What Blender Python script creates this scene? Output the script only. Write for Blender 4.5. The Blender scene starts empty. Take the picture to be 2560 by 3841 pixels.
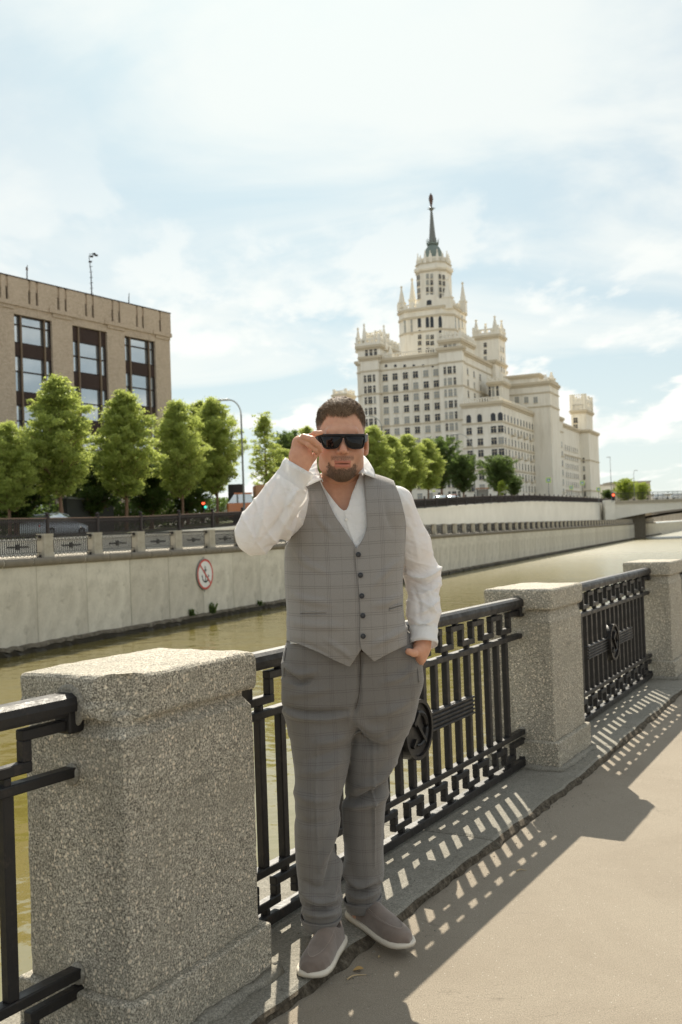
import bpy, bmesh, math, random
import numpy as np
from mathutils import Vector, Matrix
random.seed(7); rng = np.random.default_rng(11)
SC = bpy.context.scene
COL = SC.collection
rad = math.radians

# ------------------------------------------------------------------ camera
PITCH, ROLL, CAMZ, FPX = .01907, -.03563, 1.484, 3699.
FW = np.array([0, math.cos(PITCH), math.sin(PITCH)])
_u0 = np.array([0, -math.sin(PITCH), math.cos(PITCH)]); _r0 = np.array([1., 0, 0])
RT = math.cos(ROLL)*_r0 + math.sin(ROLL)*_u0
UP = -math.sin(ROLL)*_r0 + math.cos(ROLL)*_u0
CAM = np.array([0, 0, CAMZ])
cd = bpy.data.cameras.new('camera'); cam = bpy.data.objects.new('camera', cd); COL.objects.link(cam)
cd.sensor_fit = 'VERTICAL'; cd.sensor_height = 36; cd.sensor_width = 24; cd.lens = 36*FPX/3841
cd.clip_start = .05; cd.clip_end = 6000
m = Matrix(((RT[0], UP[0], -FW[0], 0), (RT[1], UP[1], -FW[1], 0), (RT[2], UP[2], -FW[2], CAMZ), (0, 0, 0, 1)))
cam.matrix_world = m
cd.dof.use_dof = True; cd.dof.focus_distance = 3.15; cd.dof.aperture_fstop = 6.3
SC.camera = cam

# ------------------------------------------------------------------ sun, sky, exposure
SUNDIR = Vector((-.04, 1.15, 1.035)).normalized()      # towards the sun
SUN_STRENGTH = 3.1; SKY_STRENGTH = .07; EXPOSURE = 1.36
sd = bpy.data.lights.new('sun', 'SUN'); sd.energy = SUN_STRENGTH; sd.angle = rad(.53); sd.color = (1, .915, .77)
sun = bpy.data.objects.new('sun', sd); COL.objects.link(sun)
sun.rotation_euler = (-SUNDIR).to_track_quat('-Z', 'Y').to_euler(); sun.location = (0, 0, 200)
world = bpy.data.worlds.new('World'); SC.world = world; world.use_nodes = True
NT = world.node_tree; NT.nodes.clear()
def wn(t, **k):
    n = NT.nodes.new(t)
    for a, b in k.items(): setattr(n, a, b)
    return n
def wl(a, b): NT.links.new(a, b)
def wmath(op, a, b=None, c=None, clamp=False):
    n = wn('ShaderNodeMath', operation=op, use_clamp=clamp)
    for i, v in enumerate((a, b, c)):
        if v is None: continue
        if isinstance(v, (int, float)): n.inputs[i].default_value = v
        else: wl(v, n.inputs[i])
    return n.outputs[0]
def build_world():
    out = wn('ShaderNodeOutputWorld'); bg = wn('ShaderNodeBackground'); bg.inputs['Strength'].default_value = 1
    sky = wn('ShaderNodeTexSky', sky_type='NISHITA', sun_disc=False)
    sky.sun_elevation = math.asin(SUNDIR.z); sky.sun_rotation = math.atan2(SUNDIR.x, SUNDIR.y)
    sky.air_density = 1.0; sky.dust_density = 1.6; sky.ozone_density = 1.6; sky.altitude = 150
    sc = wn('ShaderNodeVectorMath', operation='SCALE'); wl(sky.outputs[0], sc.inputs[0]); sc.inputs['Scale'].default_value = SKY_STRENGTH
    comp = wn('ShaderNodeVectorMath', operation='MULTIPLY_ADD'); wl(sc.outputs[0], comp.inputs[0]); comp.inputs[1].default_value = (3.1, 1.9, 1.65); comp.inputs[2].default_value = (1, 1, 1)
    dv = wn('ShaderNodeVectorMath', operation='DIVIDE'); wl(sc.outputs[0], dv.inputs[0]); wl(comp.outputs[0], dv.inputs[1])
    # soften the clear sky: thin high veil
    tc = wn('ShaderNodeTexCoord'); sep = wn('ShaderNodeSeparateXYZ'); wl(tc.outputs['Generated'], sep.inputs[0])
    x, y, z = sep.outputs
    zz = wmath('ADD', wmath('MAXIMUM', z, 0.0), .16)
    u = wmath('DIVIDE', x, zz); v = wmath('DIVIDE', y, zz)
    cmb = wn('ShaderNodeCombineXYZ'); wl(u, cmb.inputs[0]); wl(v, cmb.inputs[1])
    def noise(scale, rot, sx, sy, det, dist, off):
        mp = wn('ShaderNodeMapping'); wl(cmb.outputs[0], mp.inputs[0]); mp.inputs['Rotation'].default_value = (0, 0, rad(rot))
        mp.inputs['Scale'].default_value = (sx, sy, 1); mp.inputs['Location'].default_value = off
        n = wn('ShaderNodeTexNoise'); wl(mp.outputs[0], n.inputs['Vector']); n.inputs['Scale'].default_value = scale
        n.inputs['Detail'].default_value = det; n.inputs['Roughness'].default_value = .55; n.inputs['Distortion'].default_value = dist
        return n.outputs[0]
    def ramp(fac, a, b):
        n = wn('ShaderNodeMapRange', interpolation_type='SMOOTHSTEP'); wl(fac, n.inputs[0]); n.inputs[1].default_value = a; n.inputs[2].default_value = b
        return n.outputs[0]
    veil = ramp(noise(1.0, 52, 1.0, 1.5, 8, .6, (3.1, 1.7, 0)), .36, .64)
    puff = ramp(noise(2.1, 10, 1.0, .6, 9, .12, (5.2, 2.6, 0)), .49, .57)
    low = ramp(z, .46, .02)       # cumulus only low in the sky
    puff = wmath('MULTIPLY', puff, low)
    c = wmath('MAXIMUM', wmath('MULTIPLY', veil, .72), wmath('MULTIPLY', puff, .95))
    hz = wmath('MULTIPLY', ramp(z, .22, -.02), .55)
    c = wmath('MAXIMUM', c, hz)
    c = wmath('ADD', wmath('MULTIPLY', c, .70), .30, clamp=True)
    mix = wn('ShaderNodeMix', data_type='RGBA'); wl(c, mix.inputs[0]); wl(dv.outputs[0], mix.inputs[6])
    mix.inputs[7].default_value = (.395, .402, .382, 1)
    mixp = wn('ShaderNodeMix', data_type='RGBA'); wl(wmath('MULTIPLY', puff, .85), mixp.inputs[0]); wl(mix.outputs[2], mixp.inputs[6]); mixp.inputs[7].default_value = (.425, .424, .402, 1)
    # below the horizon: ground haze tone
    g = ramp(z, -.02, -.10)
    mix2 = wn('ShaderNodeMix', data_type='RGBA'); wl(g, mix2.inputs[0]); wl(mixp.outputs[2], mix2.inputs[6]); mix2.inputs[7].default_value = (.22, .20, .17, 1)
    wl(mix2.outputs[2], bg.inputs['Color']); wl(bg.outputs[0], out.inputs['Surface'])
build_world()
SC.view_settings.view_transform = 'Standard'; SC.view_settings.look = 'None'
SC.view_settings.exposure = EXPOSURE; SC.view_settings.gamma = 1; SC.view_settings.use_curve_mapping = False
SC.render.engine = 'CYCLES'

# ------------------------------------------------------------------ geometry helpers
def ray(x, y): return FW + RT*(x-1280)/FPX - UP*(y-1920.5)/FPX
def at(x, y, Y):
    d = ray(x, y); return CAM + d*(Y/d[1])
def onplane(x, y, P0, n):
    d = ray(x, y); return CAM + d*(np.dot(np.asarray(P0, float)-CAM, n)/np.dot(d, n))
def pix(P):
    Q = np.asarray(P, float) - CAM; d = Q@FW
    return np.stack([1280 + FPX*(Q@RT)/d, 1920.5 - FPX*(Q@UP)/d], -1)

def tag(o, label=None, cat=None, group=None, kind=None):
    if label: o['label'] = label
    if cat: o['category'] = cat
    if group: o['group'] = group
    if kind: o['kind'] = kind
    return o
def empty(name, loc=(0, 0, 0), rz=0):
    o = bpy.data.objects.new(name, None); COL.objects.link(o); o.location = loc; o.rotation_euler = (0, 0, rz); o.empty_display_size = .1
    return o
def link(name, me, parent=None, loc=None, rz=None, scale=None):
    o = bpy.data.objects.new(name, me); COL.objects.link(o)
    if parent is not None: o.parent = parent
    if loc is not None: o.location = loc
    if rz is not None: o.rotation_euler = (0, 0, rz)
    if scale is not None: o.scale = scale
    return o
def kids(o, _m={}):
    return [c for c in bpy.data.objects if c.parent == o]
def copy_tree(o, parent=None, children=None):
    c = o.copy(); COL.objects.link(c)
    if parent is not None: c.parent = parent
    for ch in (children if children is not None else o.children): copy_tree(ch, c)
    return c

class MB:
    """collects simple shapes; build() links them as one mesh object"""
    def __init__(s): s.v = []; s.f = []; s.mi = []
    def add(s, V, F, mi=0):
        n = len(s.v); s.v += [tuple(map(float, p)) for p in V]; s.f += [tuple(i+n for i in f) for f in F]; s.mi += [mi]*len(F); return s
    def box(s, lo, hi, mi=0):
        x0, y0, z0 = lo; x1, y1, z1 = hi
        V = [(x0, y0, z0), (x1, y0, z0), (x1, y1, z0), (x0, y1, z0), (x0, y0, z1), (x1, y0, z1), (x1, y1, z1), (x0, y1, z1)]
        return s.add(V, [(0, 3, 2, 1), (4, 5, 6, 7), (0, 1, 5, 4), (1, 2, 6, 5), (2, 3, 7, 6), (3, 0, 4, 7)], mi)
    def prism(s, pts, z0, z1, mi=0, top=None, top_scale=1, c=(0, 0)):
        n = len(pts); V = [(x, y, z0) for x, y in pts] + [(c[0]+(x-c[0])*top_scale, c[1]+(y-c[1])*top_scale, z1) for x, y in pts]
        F = [(i, (i+1) % n, (i+1) % n+n, i+n) for i in range(n)] + [tuple(range(n))[::-1], tuple(range(n, 2*n))]
        return s.add(V, F, mi)
    def tube(s, pts, r, seg=8, mi=0, cap=True):
        P = [np.array(p, float) for p in pts]; rr = r if hasattr(r, '__len__') else [r]*len(P); V = []; F = []
        t0 = P[1]-P[0]; ref = np.array([0, 0, 1.]) if abs(t0[2]) < .9*np.linalg.norm(t0) else np.array([1., 0, 0])
        for i, p in enumerate(P):
            t = P[min(i+1, len(P)-1)] - P[max(i-1, 0)]; t = t/(np.linalg.norm(t)+1e-12)
            a = np.cross(ref, t); a /= np.linalg.norm(a)+1e-12; b = np.cross(t, a)
            for k in range(seg):
                w = 2*math.pi*k/seg; V.append(p + rr[i]*(a*math.cos(w)+b*math.sin(w)))
        for i in range(len(P)-1):
            for k in range(seg):
                F.append((i*seg+k, i*seg+(k+1) % seg, (i+1)*seg+(k+1) % seg, (i+1)*seg+k))
        if cap: F += [tuple(range(seg))[::-1], tuple(range((len(P)-1)*seg, len(P)*seg))]
        return s.add(V, F, mi)
    def bar(s, a, b, w, h, mi=0, side=None):
        """rectangular bar from a to b, width w across 'side' direction, height h"""
        a = np.array(a, float); b = np.array(b, float); t = (b-a)/np.linalg.norm(b-a)
        sd = np.array(side, float) if side is not None else np.cross(t, [0, 0, 1.] if abs(t[2]) < .95 else [0, 1., 0])
        sd = sd - t*np.dot(sd, t); sd /= np.linalg.norm(sd); u = np.cross(sd, t)
        V = [p + sd*w/2*i + u*h/2*j for p in (a, b) for i, j in ((-1, -1), (1, -1), (1, 1), (-1, 1))]
        return s.add(V, [(0, 1, 2, 3), (7, 6, 5, 4), (0, 4, 5, 1), (1, 5, 6, 2), (2, 6, 7, 3), (3, 7, 4, 0)], mi)
    def lathe(s, prof, c=(0, 0, 0), seg=16, mi=0, ax='z'):
        V = []; F = []; n = len(prof)
        for r, z in prof:
            for k in range(seg):
                w = 2*math.pi*k/seg; p = (r*math.cos(w), r*math.sin(w), z)
                if ax == 'y': p = (p[0], p[2], p[1])
                V.append((c[0]+p[0], c[1]+p[1], c[2]+p[2]))
        for i in range(n-1):
            for k in range(seg): F.append((i*seg+k, i*seg+(k+1) % seg, (i+1)*seg+(k+1) % seg, (i+1)*seg+k))
        F += [tuple(range(seg))[::-1], tuple(range((n-1)*seg, n*seg))]
        return s.add(V, F, mi)
    def mesh(s, name, mats, smooth=False):
        me = bpy.data.meshes.new(name); me.from_pydata(s.v, [], s.f)
        for mt in (mats if isinstance(mats, (list, tuple)) else [mats]): me.materials.append(mt)
        if any(s.mi): me.polygons.foreach_set('material_index', s.mi)
        bm = bmesh.new(); bm.from_mesh(me); bmesh.ops.recalc_face_normals(bm, faces=bm.faces); bm.to_mesh(me); bm.free()
        if smooth: me.polygons.foreach_set('use_smooth', [True]*len(me.polygons))
        me.update(); return me
    def build(s, name, mats, parent=None, smooth=False, **k):
        return link(name, s.mesh(name, mats, smooth), parent, **k)
def npmesh(name, V, F, mat, smooth=True, parent=None):
    """V (n,3), F (m,3|4) arrays"""
    V = np.asarray(V, np.float32); F = np.asarray(F, np.int32); me = bpy.data.meshes.new(name); k = F.shape[1]
    me.vertices.add(len(V)); me.vertices.foreach_set('co', V.ravel()); me.loops.add(F.size); me.loops.foreach_set('vertex_index', F.ravel())
    me.polygons.add(len(F)); me.polygons.foreach_set('loop_start', np.arange(len(F), dtype=np.int32)*k)
    me.polygons.foreach_set('use_smooth', np.full(len(F), smooth)); me.materials.append(mat); me.update(calc_edges=True); me.validate()
    return link(name, me, parent)
def bevel(o, w=.01, seg=2, ang=30):
    b = o.modifiers.new('bevel', 'BEVEL'); b.width = w; b.segments = seg; b.limit_method = 'ANGLE'; b.angle_limit = rad(ang); return o

# ------------------------------------------------------------------ materials
def mat(name):
    mt = bpy.data.materials.new(name); mt.use_nodes = True; nt = mt.node_tree
    return mt, nt, nt.nodes['Principled BSDF']
class MN:
    def __init__(s, name, rough=.8, spec=.4, metal=0):
        s.m, s.nt, s.p = mat(name); s.p.inputs['Roughness'].default_value = rough; s.p.inputs['Metallic'].default_value = metal
        s.p.inputs['Specular IOR Level'].default_value = spec; s.tc = None
    def n(s, t, **k):
        n = s.nt.nodes.new(t)
        for a, b in k.items(): setattr(n, a, b)
        return n
    def l(s, a, b): s.nt.links.new(a, b)
    def coord(s, kind='Object', scale=(1, 1, 1), rot=(0, 0, 0), loc=(0, 0, 0)):
        if s.tc is None: s.tc = s.n('ShaderNodeTexCoord')
        mp = s.n('ShaderNodeMapping'); s.l(s.tc.outputs[kind], mp.inputs[0]); mp.inputs['Scale'].default_value = scale; mp.inputs['Rotation'].default_value = rot; mp.inputs['Location'].default_value = loc
        return mp.outputs[0]
    def noise(s, scale, vec=None, det=4, rough=.55, dist=0):
        n = s.n('ShaderNodeTexNoise'); n.inputs['Scale'].default_value = scale; n.inputs['Detail'].default_value = det; n.inputs['Roughness'].default_value = rough; n.inputs['Distortion'].default_value = dist
        s.l(vec if vec is not None else s.coord(), n.inputs['Vector']); return n.outputs[0]
    def voro(s, scale, vec=None, out='Distance', feature='F1'):
        n = s.n('ShaderNodeTexVoronoi', feature=feature); n.inputs['Scale'].default_value = scale; s.l(vec if vec is not None else s.coord(), n.inputs['Vector']); return n.outputs[out]
    def ramp(s, fac, stops):
        r = s.n('ShaderNodeValToRGB'); s.l(fac, r.inputs[0]); e = r.color_ramp.elements
        while len(e) < len(stops): e.new(.5)
        for i, (p, c) in enumerate(stops): e[i].position = p; e[i].color = (*c, 1) if len(c) == 3 else c
        return r.outputs[0]
    def rng(s, fac, a, b, c=0., d=1.):
        r = s.n('ShaderNodeMapRange'); s.l(fac, r.inputs[0])
        for i, v in enumerate((a, b, c, d)): r.inputs[i+1].default_value = v
        return r.outputs[0]
    def mix(s, fac, a, b, mode='MIX'):
        r = s.n('ShaderNodeMix', data_type='RGBA', blend_type=mode)
        for i, v in ((0, fac), (6, a), (7, b)):
            if isinstance(v, (int, float)): r.inputs[i].default_value = v
            elif isinstance(v, tuple): r.inputs[i].default_value = (*v, 1)
            else: s.l(v, r.inputs[i])
        return r.outputs[2]
    def math(s, op, a, b=0., clamp=False):
        r = s.n('ShaderNodeMath', operation=op, use_clamp=clamp)
        for i, v in enumerate((a, b)):
            if isinstance(v, (int, float)): r.inputs[i].default_value = v
            else: s.l(v, r.inputs[i])
        return r.outputs[0]
    def color(s, c):
        if isinstance(c, tuple): s.p.inputs['Base Color'].default_value = (*c, 1)
        else: s.l(c, s.p.inputs['Base Color'])
        return s
    def bump(s, h, dist=.01, strength=1.):
        b = s.n('ShaderNodeBump'); b.inputs['Distance'].default_value = dist; b.inputs['Strength'].default_value = strength; s.l(h, b.inputs['Height'])
        prev = s.p.inputs['Normal']
        if prev.is_linked: s.l(prev.links[0].from_socket, b.inputs['Normal'])
        s.l(b.outputs[0], prev); return s
def plain(name, c, rough=.7, spec=.4, metal=0, var=.12, sc=3.):
    k = MN(name, rough, spec, metal); n = k.noise(sc); k.color(k.mix(n, tuple(v*(1-var) for v in c), tuple(min(1, v*(1+var)) for v in c))); return k.m

def granite(name, sc=1., tone=(1, 1, 1), contrast=1.):
    k = MN(name, .78, .35)
    v = k.coord('Object', (sc, sc, sc))
    warp = k.n('ShaderNodeVectorMath', operation='ADD'); k.l(v, warp.inputs[0])
    nz = k.n('ShaderNodeTexNoise'); nz.inputs['Scale'].default_value = 60; k.l(v, nz.inputs['Vector'])
    ws = k.n('ShaderNodeVectorMath', operation='SCALE'); k.l(nz.outputs[1], ws.inputs[0]); ws.inputs['Scale'].default_value = .012; k.l(ws.outputs[0], warp.inputs[1]); wv = warp.outputs[0]
    base = k.ramp(k.noise(150, wv, 4, .75), [(.36, (.022, .020, .018)), (.46, (.12, .11, .092)), (.55, (.26, .24, .205)), (.68, (.46, .43, .37))])
    cells = k.rng(k.voro(52, wv), .20, .42, 1, 0)
    pick = k.n('ShaderNodeTexVoronoi'); pick.inputs['Scale'].default_value = 52; k.l(wv, pick.inputs['Vector'])
    sp = k.n('ShaderNodeSeparateColor'); k.l(pick.outputs['Color'], sp.inputs[0])
    sel = k.rng(sp.outputs[0], .52, .60)
    f = k.math('MULTIPLY', cells, sel)
    pale = k.mix(sp.outputs[1], (.60, .54, .45), (.50, .42, .33))
    c = k.mix(k.math('MULTIPLY', f, .85*contrast), base, pale)
    dark = k.math('MULTIPLY', k.rng(k.voro(75, wv), .14, .30, 1, 0), k.rng(sp.outputs[2], .6, .7))
    c = k.mix(k.math('MULTIPLY', dark, .85), c, (.03, .03, .028))
    grime = k.rng(k.noise(3.2, v, 5, .6), .42, .68)
    c = k.mix(k.math('MULTIPLY', grime, .45), c, (.15, .14, .115))
    st = k.math('MULTIPLY', k.rng(k.noise(2.2, k.coord('Object', (.9, .9, 2.6), (0, rad(32), 0)), 7, .7, .6), .60, .70), k.rng(k.noise(1.1, v, 3), .42, .6)); c = k.mix(k.math('MULTIPLY', st, .6), c, (.06, .06, .05))
    c = k.mix(1.0, c, tone, 'MULTIPLY')
    k.color(c); k.bump(k.noise(150, v, 4, .7), .0035, .9); k.bump(k.noise(14, v, 4), .006, .5)
    return k.m
M = {}
M['granite'] = granite('granite', 1.4, (1.82, 1.80, 1.70), .75)
M['granite_cap'] = granite('granite_cap', 1.4, (1.85, 1.83, 1.72), .7)
def _mats():
    k = MN('cast_iron', .42, .35); k.color(k.mix(k.math('MULTIPLY', k.rng(k.noise(14, None, 7, .75), .56, .72), .55), k.mix(k.noise(9), (.010, .010, .011), (.024, .021, .019)), (.085, .062, .048))); k.bump(k.noise(60), .002, .6); k.bump(k.noise(9), .003, .5)
    k.l(k.rng(k.noise(20), .3, .7, .32, .6), k.p.inputs['Roughness']); M['iron'] = k.m
    # asphalt
    k = MN('asphalt', .88, .3); v = k.coord('Object')
    c = k.ramp(k.noise(260, v, 3, .8), [(.32, (.19, .162, .126)), (.5, (.31, .266, .205)), (.68, (.41, .357, .28))])
    c = k.mix(k.math('MULTIPLY', k.rng(k.voro(150, v), .1, .2, 1, 0), .5), c, (.42, .38, .31))
    c = k.mix(k.math('MULTIPLY', k.rng(k.noise(1.3, v, 5, .65, 1), .40, .70), .40), c, (.22, .182, .136))
    c = k.mix(k.math('MULTIPLY', k.rng(k.noise(9, v, 6, .7), .5, .75), .25), c, (.33, .285, .22))
    c = k.mix(k.math('MULTIPLY', k.rng(k.voro(38, v), .05, .09, 1, 0), .8), c, (.62, .58, .5))
    cr = k.math('ABSOLUTE', k.math('SUBTRACT', k.noise(.9, v, 6, .6, .6), .5)); cr = k.math('MULTIPLY', k.rng(cr, 0, .0022, 1, 0), k.rng(k.noise(.7, k.coord('Object', (1, 1, 1), (0, 0, 0), (5, 3, 0)), 2), .5, .56)); c = k.mix(k.math('MULTIPLY', cr, .3), c, (.07, .055, .04))
    k.color(c); k.bump(k.noise(220, v, 3, .8), .004, 1); k.bump(k.noise(6, v), .01, .4); M['asphalt'] = k.m
    # ledge stone
    k = MN('ledge_stone', .85, .3); v = k.coord('Object')
    c = k.ramp(k.noise(170, v, 4, .75), [(.3, (.10, .095, .08)), (.5, (.25, .235, .195)), (.7, (.42, .39, .33))])
    c = k.mix(k.math('MULTIPLY', k.rng(k.noise(2.5, v, 6, .7, 1), .4, .7), .6), c, (.17, .155, .12))
    c = k.mix(k.math('MULTIPLY', k.rng(k.noise(30, v, 5, .7), .56, .7), .5), c, (.07, .06, .045))
    k.color(c); k.bump(k.noise(120, v, 4, .7), .004, .8); k.bump(k.noise(16, v, 5), .012, .6); M['ledge'] = k.m
    # broken side of the ledge
    k = MN('ledge_broken', .95, .2); v = k.coord('Object')
    c = k.ramp(k.noise(38, v, 6, .75), [(.3, (.035, .028, .02)), (.5, (.11, .09, .065)), (.72, (.25, .215, .16))])
    k.color(c); k.bump(k.noise(40, v, 6, .75), .02, 1); M['broken'] = k.m
    # canal wall concrete slabs
    k = MN('canal_slab', .9, .25); v = k.coord('Object'); ri = k.n('ShaderNodeObjectInfo')
    c = k.mix(ri.outputs['Random'], (.58, .54, .45), (.68, .64, .54))
    c = k.mix(k.math('MULTIPLY', k.rng(k.noise(.38, v, 9, .68, 1.4), .42, .66), .5), c, (.33, .305, .245))
    c = k.mix(k.math('MULTIPLY', k.rng(k.noise(.8, k.coord('Object', (6, 6, .35)), 6, .65, .4), .56, .75), .4), c, (.60, .57, .49))
    c = k.mix(k.math('MULTIPLY', k.rng(k.noise(1.1, k.coord('Object', (1.6, 1.6, .8), (0, 0, 0), (4, 2, 1)), 9, .72, 1), .57, .68), .45), c, (.19, .17, .13))
    c = k.mix(k.math('MULTIPLY', k.rng(k.noise(9, v, 6, .7), .5, .8), .3), c, (.2, .185, .15))
    k.color(c); k.bump(k.noise(6, v, 6), .02, .6); M['slab'] = k.m
    k = MN('wet_footing_and_shade', .6, .5); k.color(k.mix(k.noise(3), (.018, .016, .010), (.06, .048, .03))); M['footing'] = k.m
    k = MN('footing_rim', .9, .3); k.color(k.mix(k.rng(k.noise(4, None, 6, .7), .35, .65), (.07, .058, .042), (.21, .185, .14))); M['rim'] = k.m
    k = MN('pale_render', .9, .3); v = k.coord('Object')
    c = k.mix(k.rng(k.noise(.25, v, 6, .6), .3, .7), (.66, .64, .57), (.76, .74, .67)); c = k.mix(k.math('MULTIPLY', k.rng(k.noise(.7, k.coord('Object', (5, 5, .3)), 6, .7), .56, .75), .35), c, (.36, .35, .30))
    k.color(c); M['render'] = k.m
    k = MN('coping', .85, .3); c = k.mix(k.rng(k.noise(3, None, 6, .7), .3, .7), (.33, .30, .24), (.48, .44, .36)); k.color(c); k.bump(k.noise(20), .01, .6); M['coping'] = k.m
    # water
    k = MN('canal_water', .06, .5); k.p.inputs['IOR'].default_value = 2.1; v = k.coord('Object')
    k.color(k.mix(k.rng(k.noise(.12, v, 4, .6), .3, .7), (.150, .122, .030), (.190, .155, .045)))
    b = k.math('ADD', k.math('MULTIPLY', k.noise(.8, k.coord('Object', (1, 1, 1), (0, 0, .4)), 3, .5), 1.0), k.math('MULTIPLY', k.noise(5., v, 3, .5), .12))
    far = k.n('ShaderNodeSeparateXYZ'); k.l(v, far.inputs[0]); amp = k.rng(far.outputs[1], 40, 150, 2.6, 12); b = k.math('MULTIPLY', b, amp); k.bump(b, .035, .5); k.l(k.rng(far.outputs[1], 40, 150, .05, .30), k.p.inputs['Roughness']); M['water'] = k.m
    # brick
    k = MN('brown_brick', .9, .25); br = k.n('ShaderNodeTexBrick'); k.l(k.coord('Object', (1, 1, 1), (rad(90), 0, 0)), br.inputs['Vector'])
    br.inputs['Scale'].default_value = 2.6; br.inputs['Color1'].default_value = (.50, .40, .30, 1); br.inputs['Color2'].default_value = (.68, .565, .44, 1); br.inputs['Mortar'].default_value = (.16, .12, .09, 1)
    br.inputs['Mortar Size'].default_value = .03; br.inputs['Row Height'].default_value = .3
    c = k.mix(k.rng(k.noise(.35, None, 6, .6), .3, .7), br.outputs[0], (.58, .475, .365)); c = k.mix(.35, c, br.outputs[0]); k.color(c); M['brick'] = k.m
    M['brown'] = plain('dark_brown_cladding', (.035, .022, .019), .6)
    M['slat'] = plain('cladding_slat', (.085, .052, .04), .55)
    M['mullion'] = plain('bronze_mullion', (.19, .135, .085), .5)
    k = MN('window_glass', .05, .8); k.color(k.mix(k.noise(.5), (.42, .46, .48), (.62, .66, .68))); k.p.inputs['Metallic'].default_value = .8; M['glass'] = k.m
    M['wall_cream'] = None
    k = MN('cream_stone', .85, .3); v = k.coord('Object')
    c = k.mix(k.rng(k.noise(.08, v, 6, .6), .3, .7), (.78, .74, .64), (.86, .82, .72)); c = k.mix(k.math('MULTIPLY', k.rng(k.noise(.5, k.coord('Object', (1, 1, .15)), 6, .65), .48, .72), .6), c, (.54, .485, .38))
    k.color(c); k.bump(k.noise(2.0), .05, .4); M['cream'] = k.m
    M['cream_trim'] = plain('cream_trim', (.56, .49, .365), .85, sc=.3)
    M['coping_shade'] = plain('shaded_coping', (.21, .185, .145), .9, sc=2., var=.35); M['joint'] = plain('pale_joint', (.55, .52, .44), .9)  # darker coping copy: shade on the stone nose put into its colour
    M['pane'] = plain('dark_pane', (.028, .033, .04), .3, .4)
    M['pane_l'] = plain('pale_pane', (.30, .31, .29), .3, .5)
    M['copper'] = plain('green_copper', (.18, .225, .20), .6)
    M['spire'] = plain('grey_green_spire', (.17, .18, .165), .5)
    M['bronze'] = plain('dark_bronze', (.10, .055, .04), .5)
    M['bark'] = plain('bark', (.19, .115, .075), .9, sc=8, var=.35)
    M['dark_metal'] = plain('dark_metal', (.02, .018, .018), .5)
    M['post_grey'] = plain('grey_metal', (.17, .18, .175), .5)
    M['white'] = plain('white_paint', (.72, .72, .70), .5)
    M['red'] = plain('red_paint', (.52, .045, .03), .5)
    M['black'] = plain('black_paint', (.012, .012, .014), .5)
    M['pavement'] = plain('quay_paving', (.55, .50, .40), .9, sc=1.5)
    M['street'] = plain('street_asphalt', (.16, .15, .13), .9, sc=.6)
    def leaf(name, a, b, tr):
        k = MN(name, .55, .35); ri = k.n('ShaderNodeObjectInfo'); g = k.n('ShaderNodeNewGeometry')
        c = k.mix(g.outputs['Random Per Island'], a, b); k.color(c)
        t = k.n('ShaderNodeBsdfTranslucent'); k.l(k.mix(.5, c, tr), t.inputs[0]); ms = k.n('ShaderNodeMixShader'); ms.inputs[0].default_value = .56
        k.l(k.p.outputs[0], ms.inputs[1]); k.l(t.outputs[0], ms.inputs[2]); k.l(ms.outputs[0], k.nt.nodes['Material Output'].inputs[0]); return k.m
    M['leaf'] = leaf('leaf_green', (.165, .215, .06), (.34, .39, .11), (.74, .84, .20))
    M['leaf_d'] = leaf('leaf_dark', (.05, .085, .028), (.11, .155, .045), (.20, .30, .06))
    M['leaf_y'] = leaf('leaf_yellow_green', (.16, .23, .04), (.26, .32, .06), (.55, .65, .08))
    k = MN('lawn', .9); k.color(k.mix(k.noise(3), (.06, .10, .02), (.16, .17, .04))); M['lawn'] = k.m
_mats()
# ------------------------------------------------------------------ near bank
GZ = .085; LZ = .12                                            # top of the stone ledge
PN = [np.array(p) for p in ((-.589, 2.587), (1.144, 5.477), (2.784, 8.424))]
def hd(a, b): return (b-a)/np.linalg.norm(b-a)
PN = [PN[0]-3.37*np.array((.535, .845))] + PN
for k in range(3):
    h = math.radians(28.6-.9*k); PN.append(PN[-1]+3.37*np.array((math.sin(h), math.cos(h))))
HDG = [hd(PN[i], PN[min(i+1, len(PN)-1)]) if i < len(PN)-1 else hd(PN[-2], PN[-1]) for i in range(len(PN))]
def perp(u): return np.array([-u[1], u[0]])          # towards the canal
A_, B_ = .582, .386                                  # pillar size along / across the quay
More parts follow.
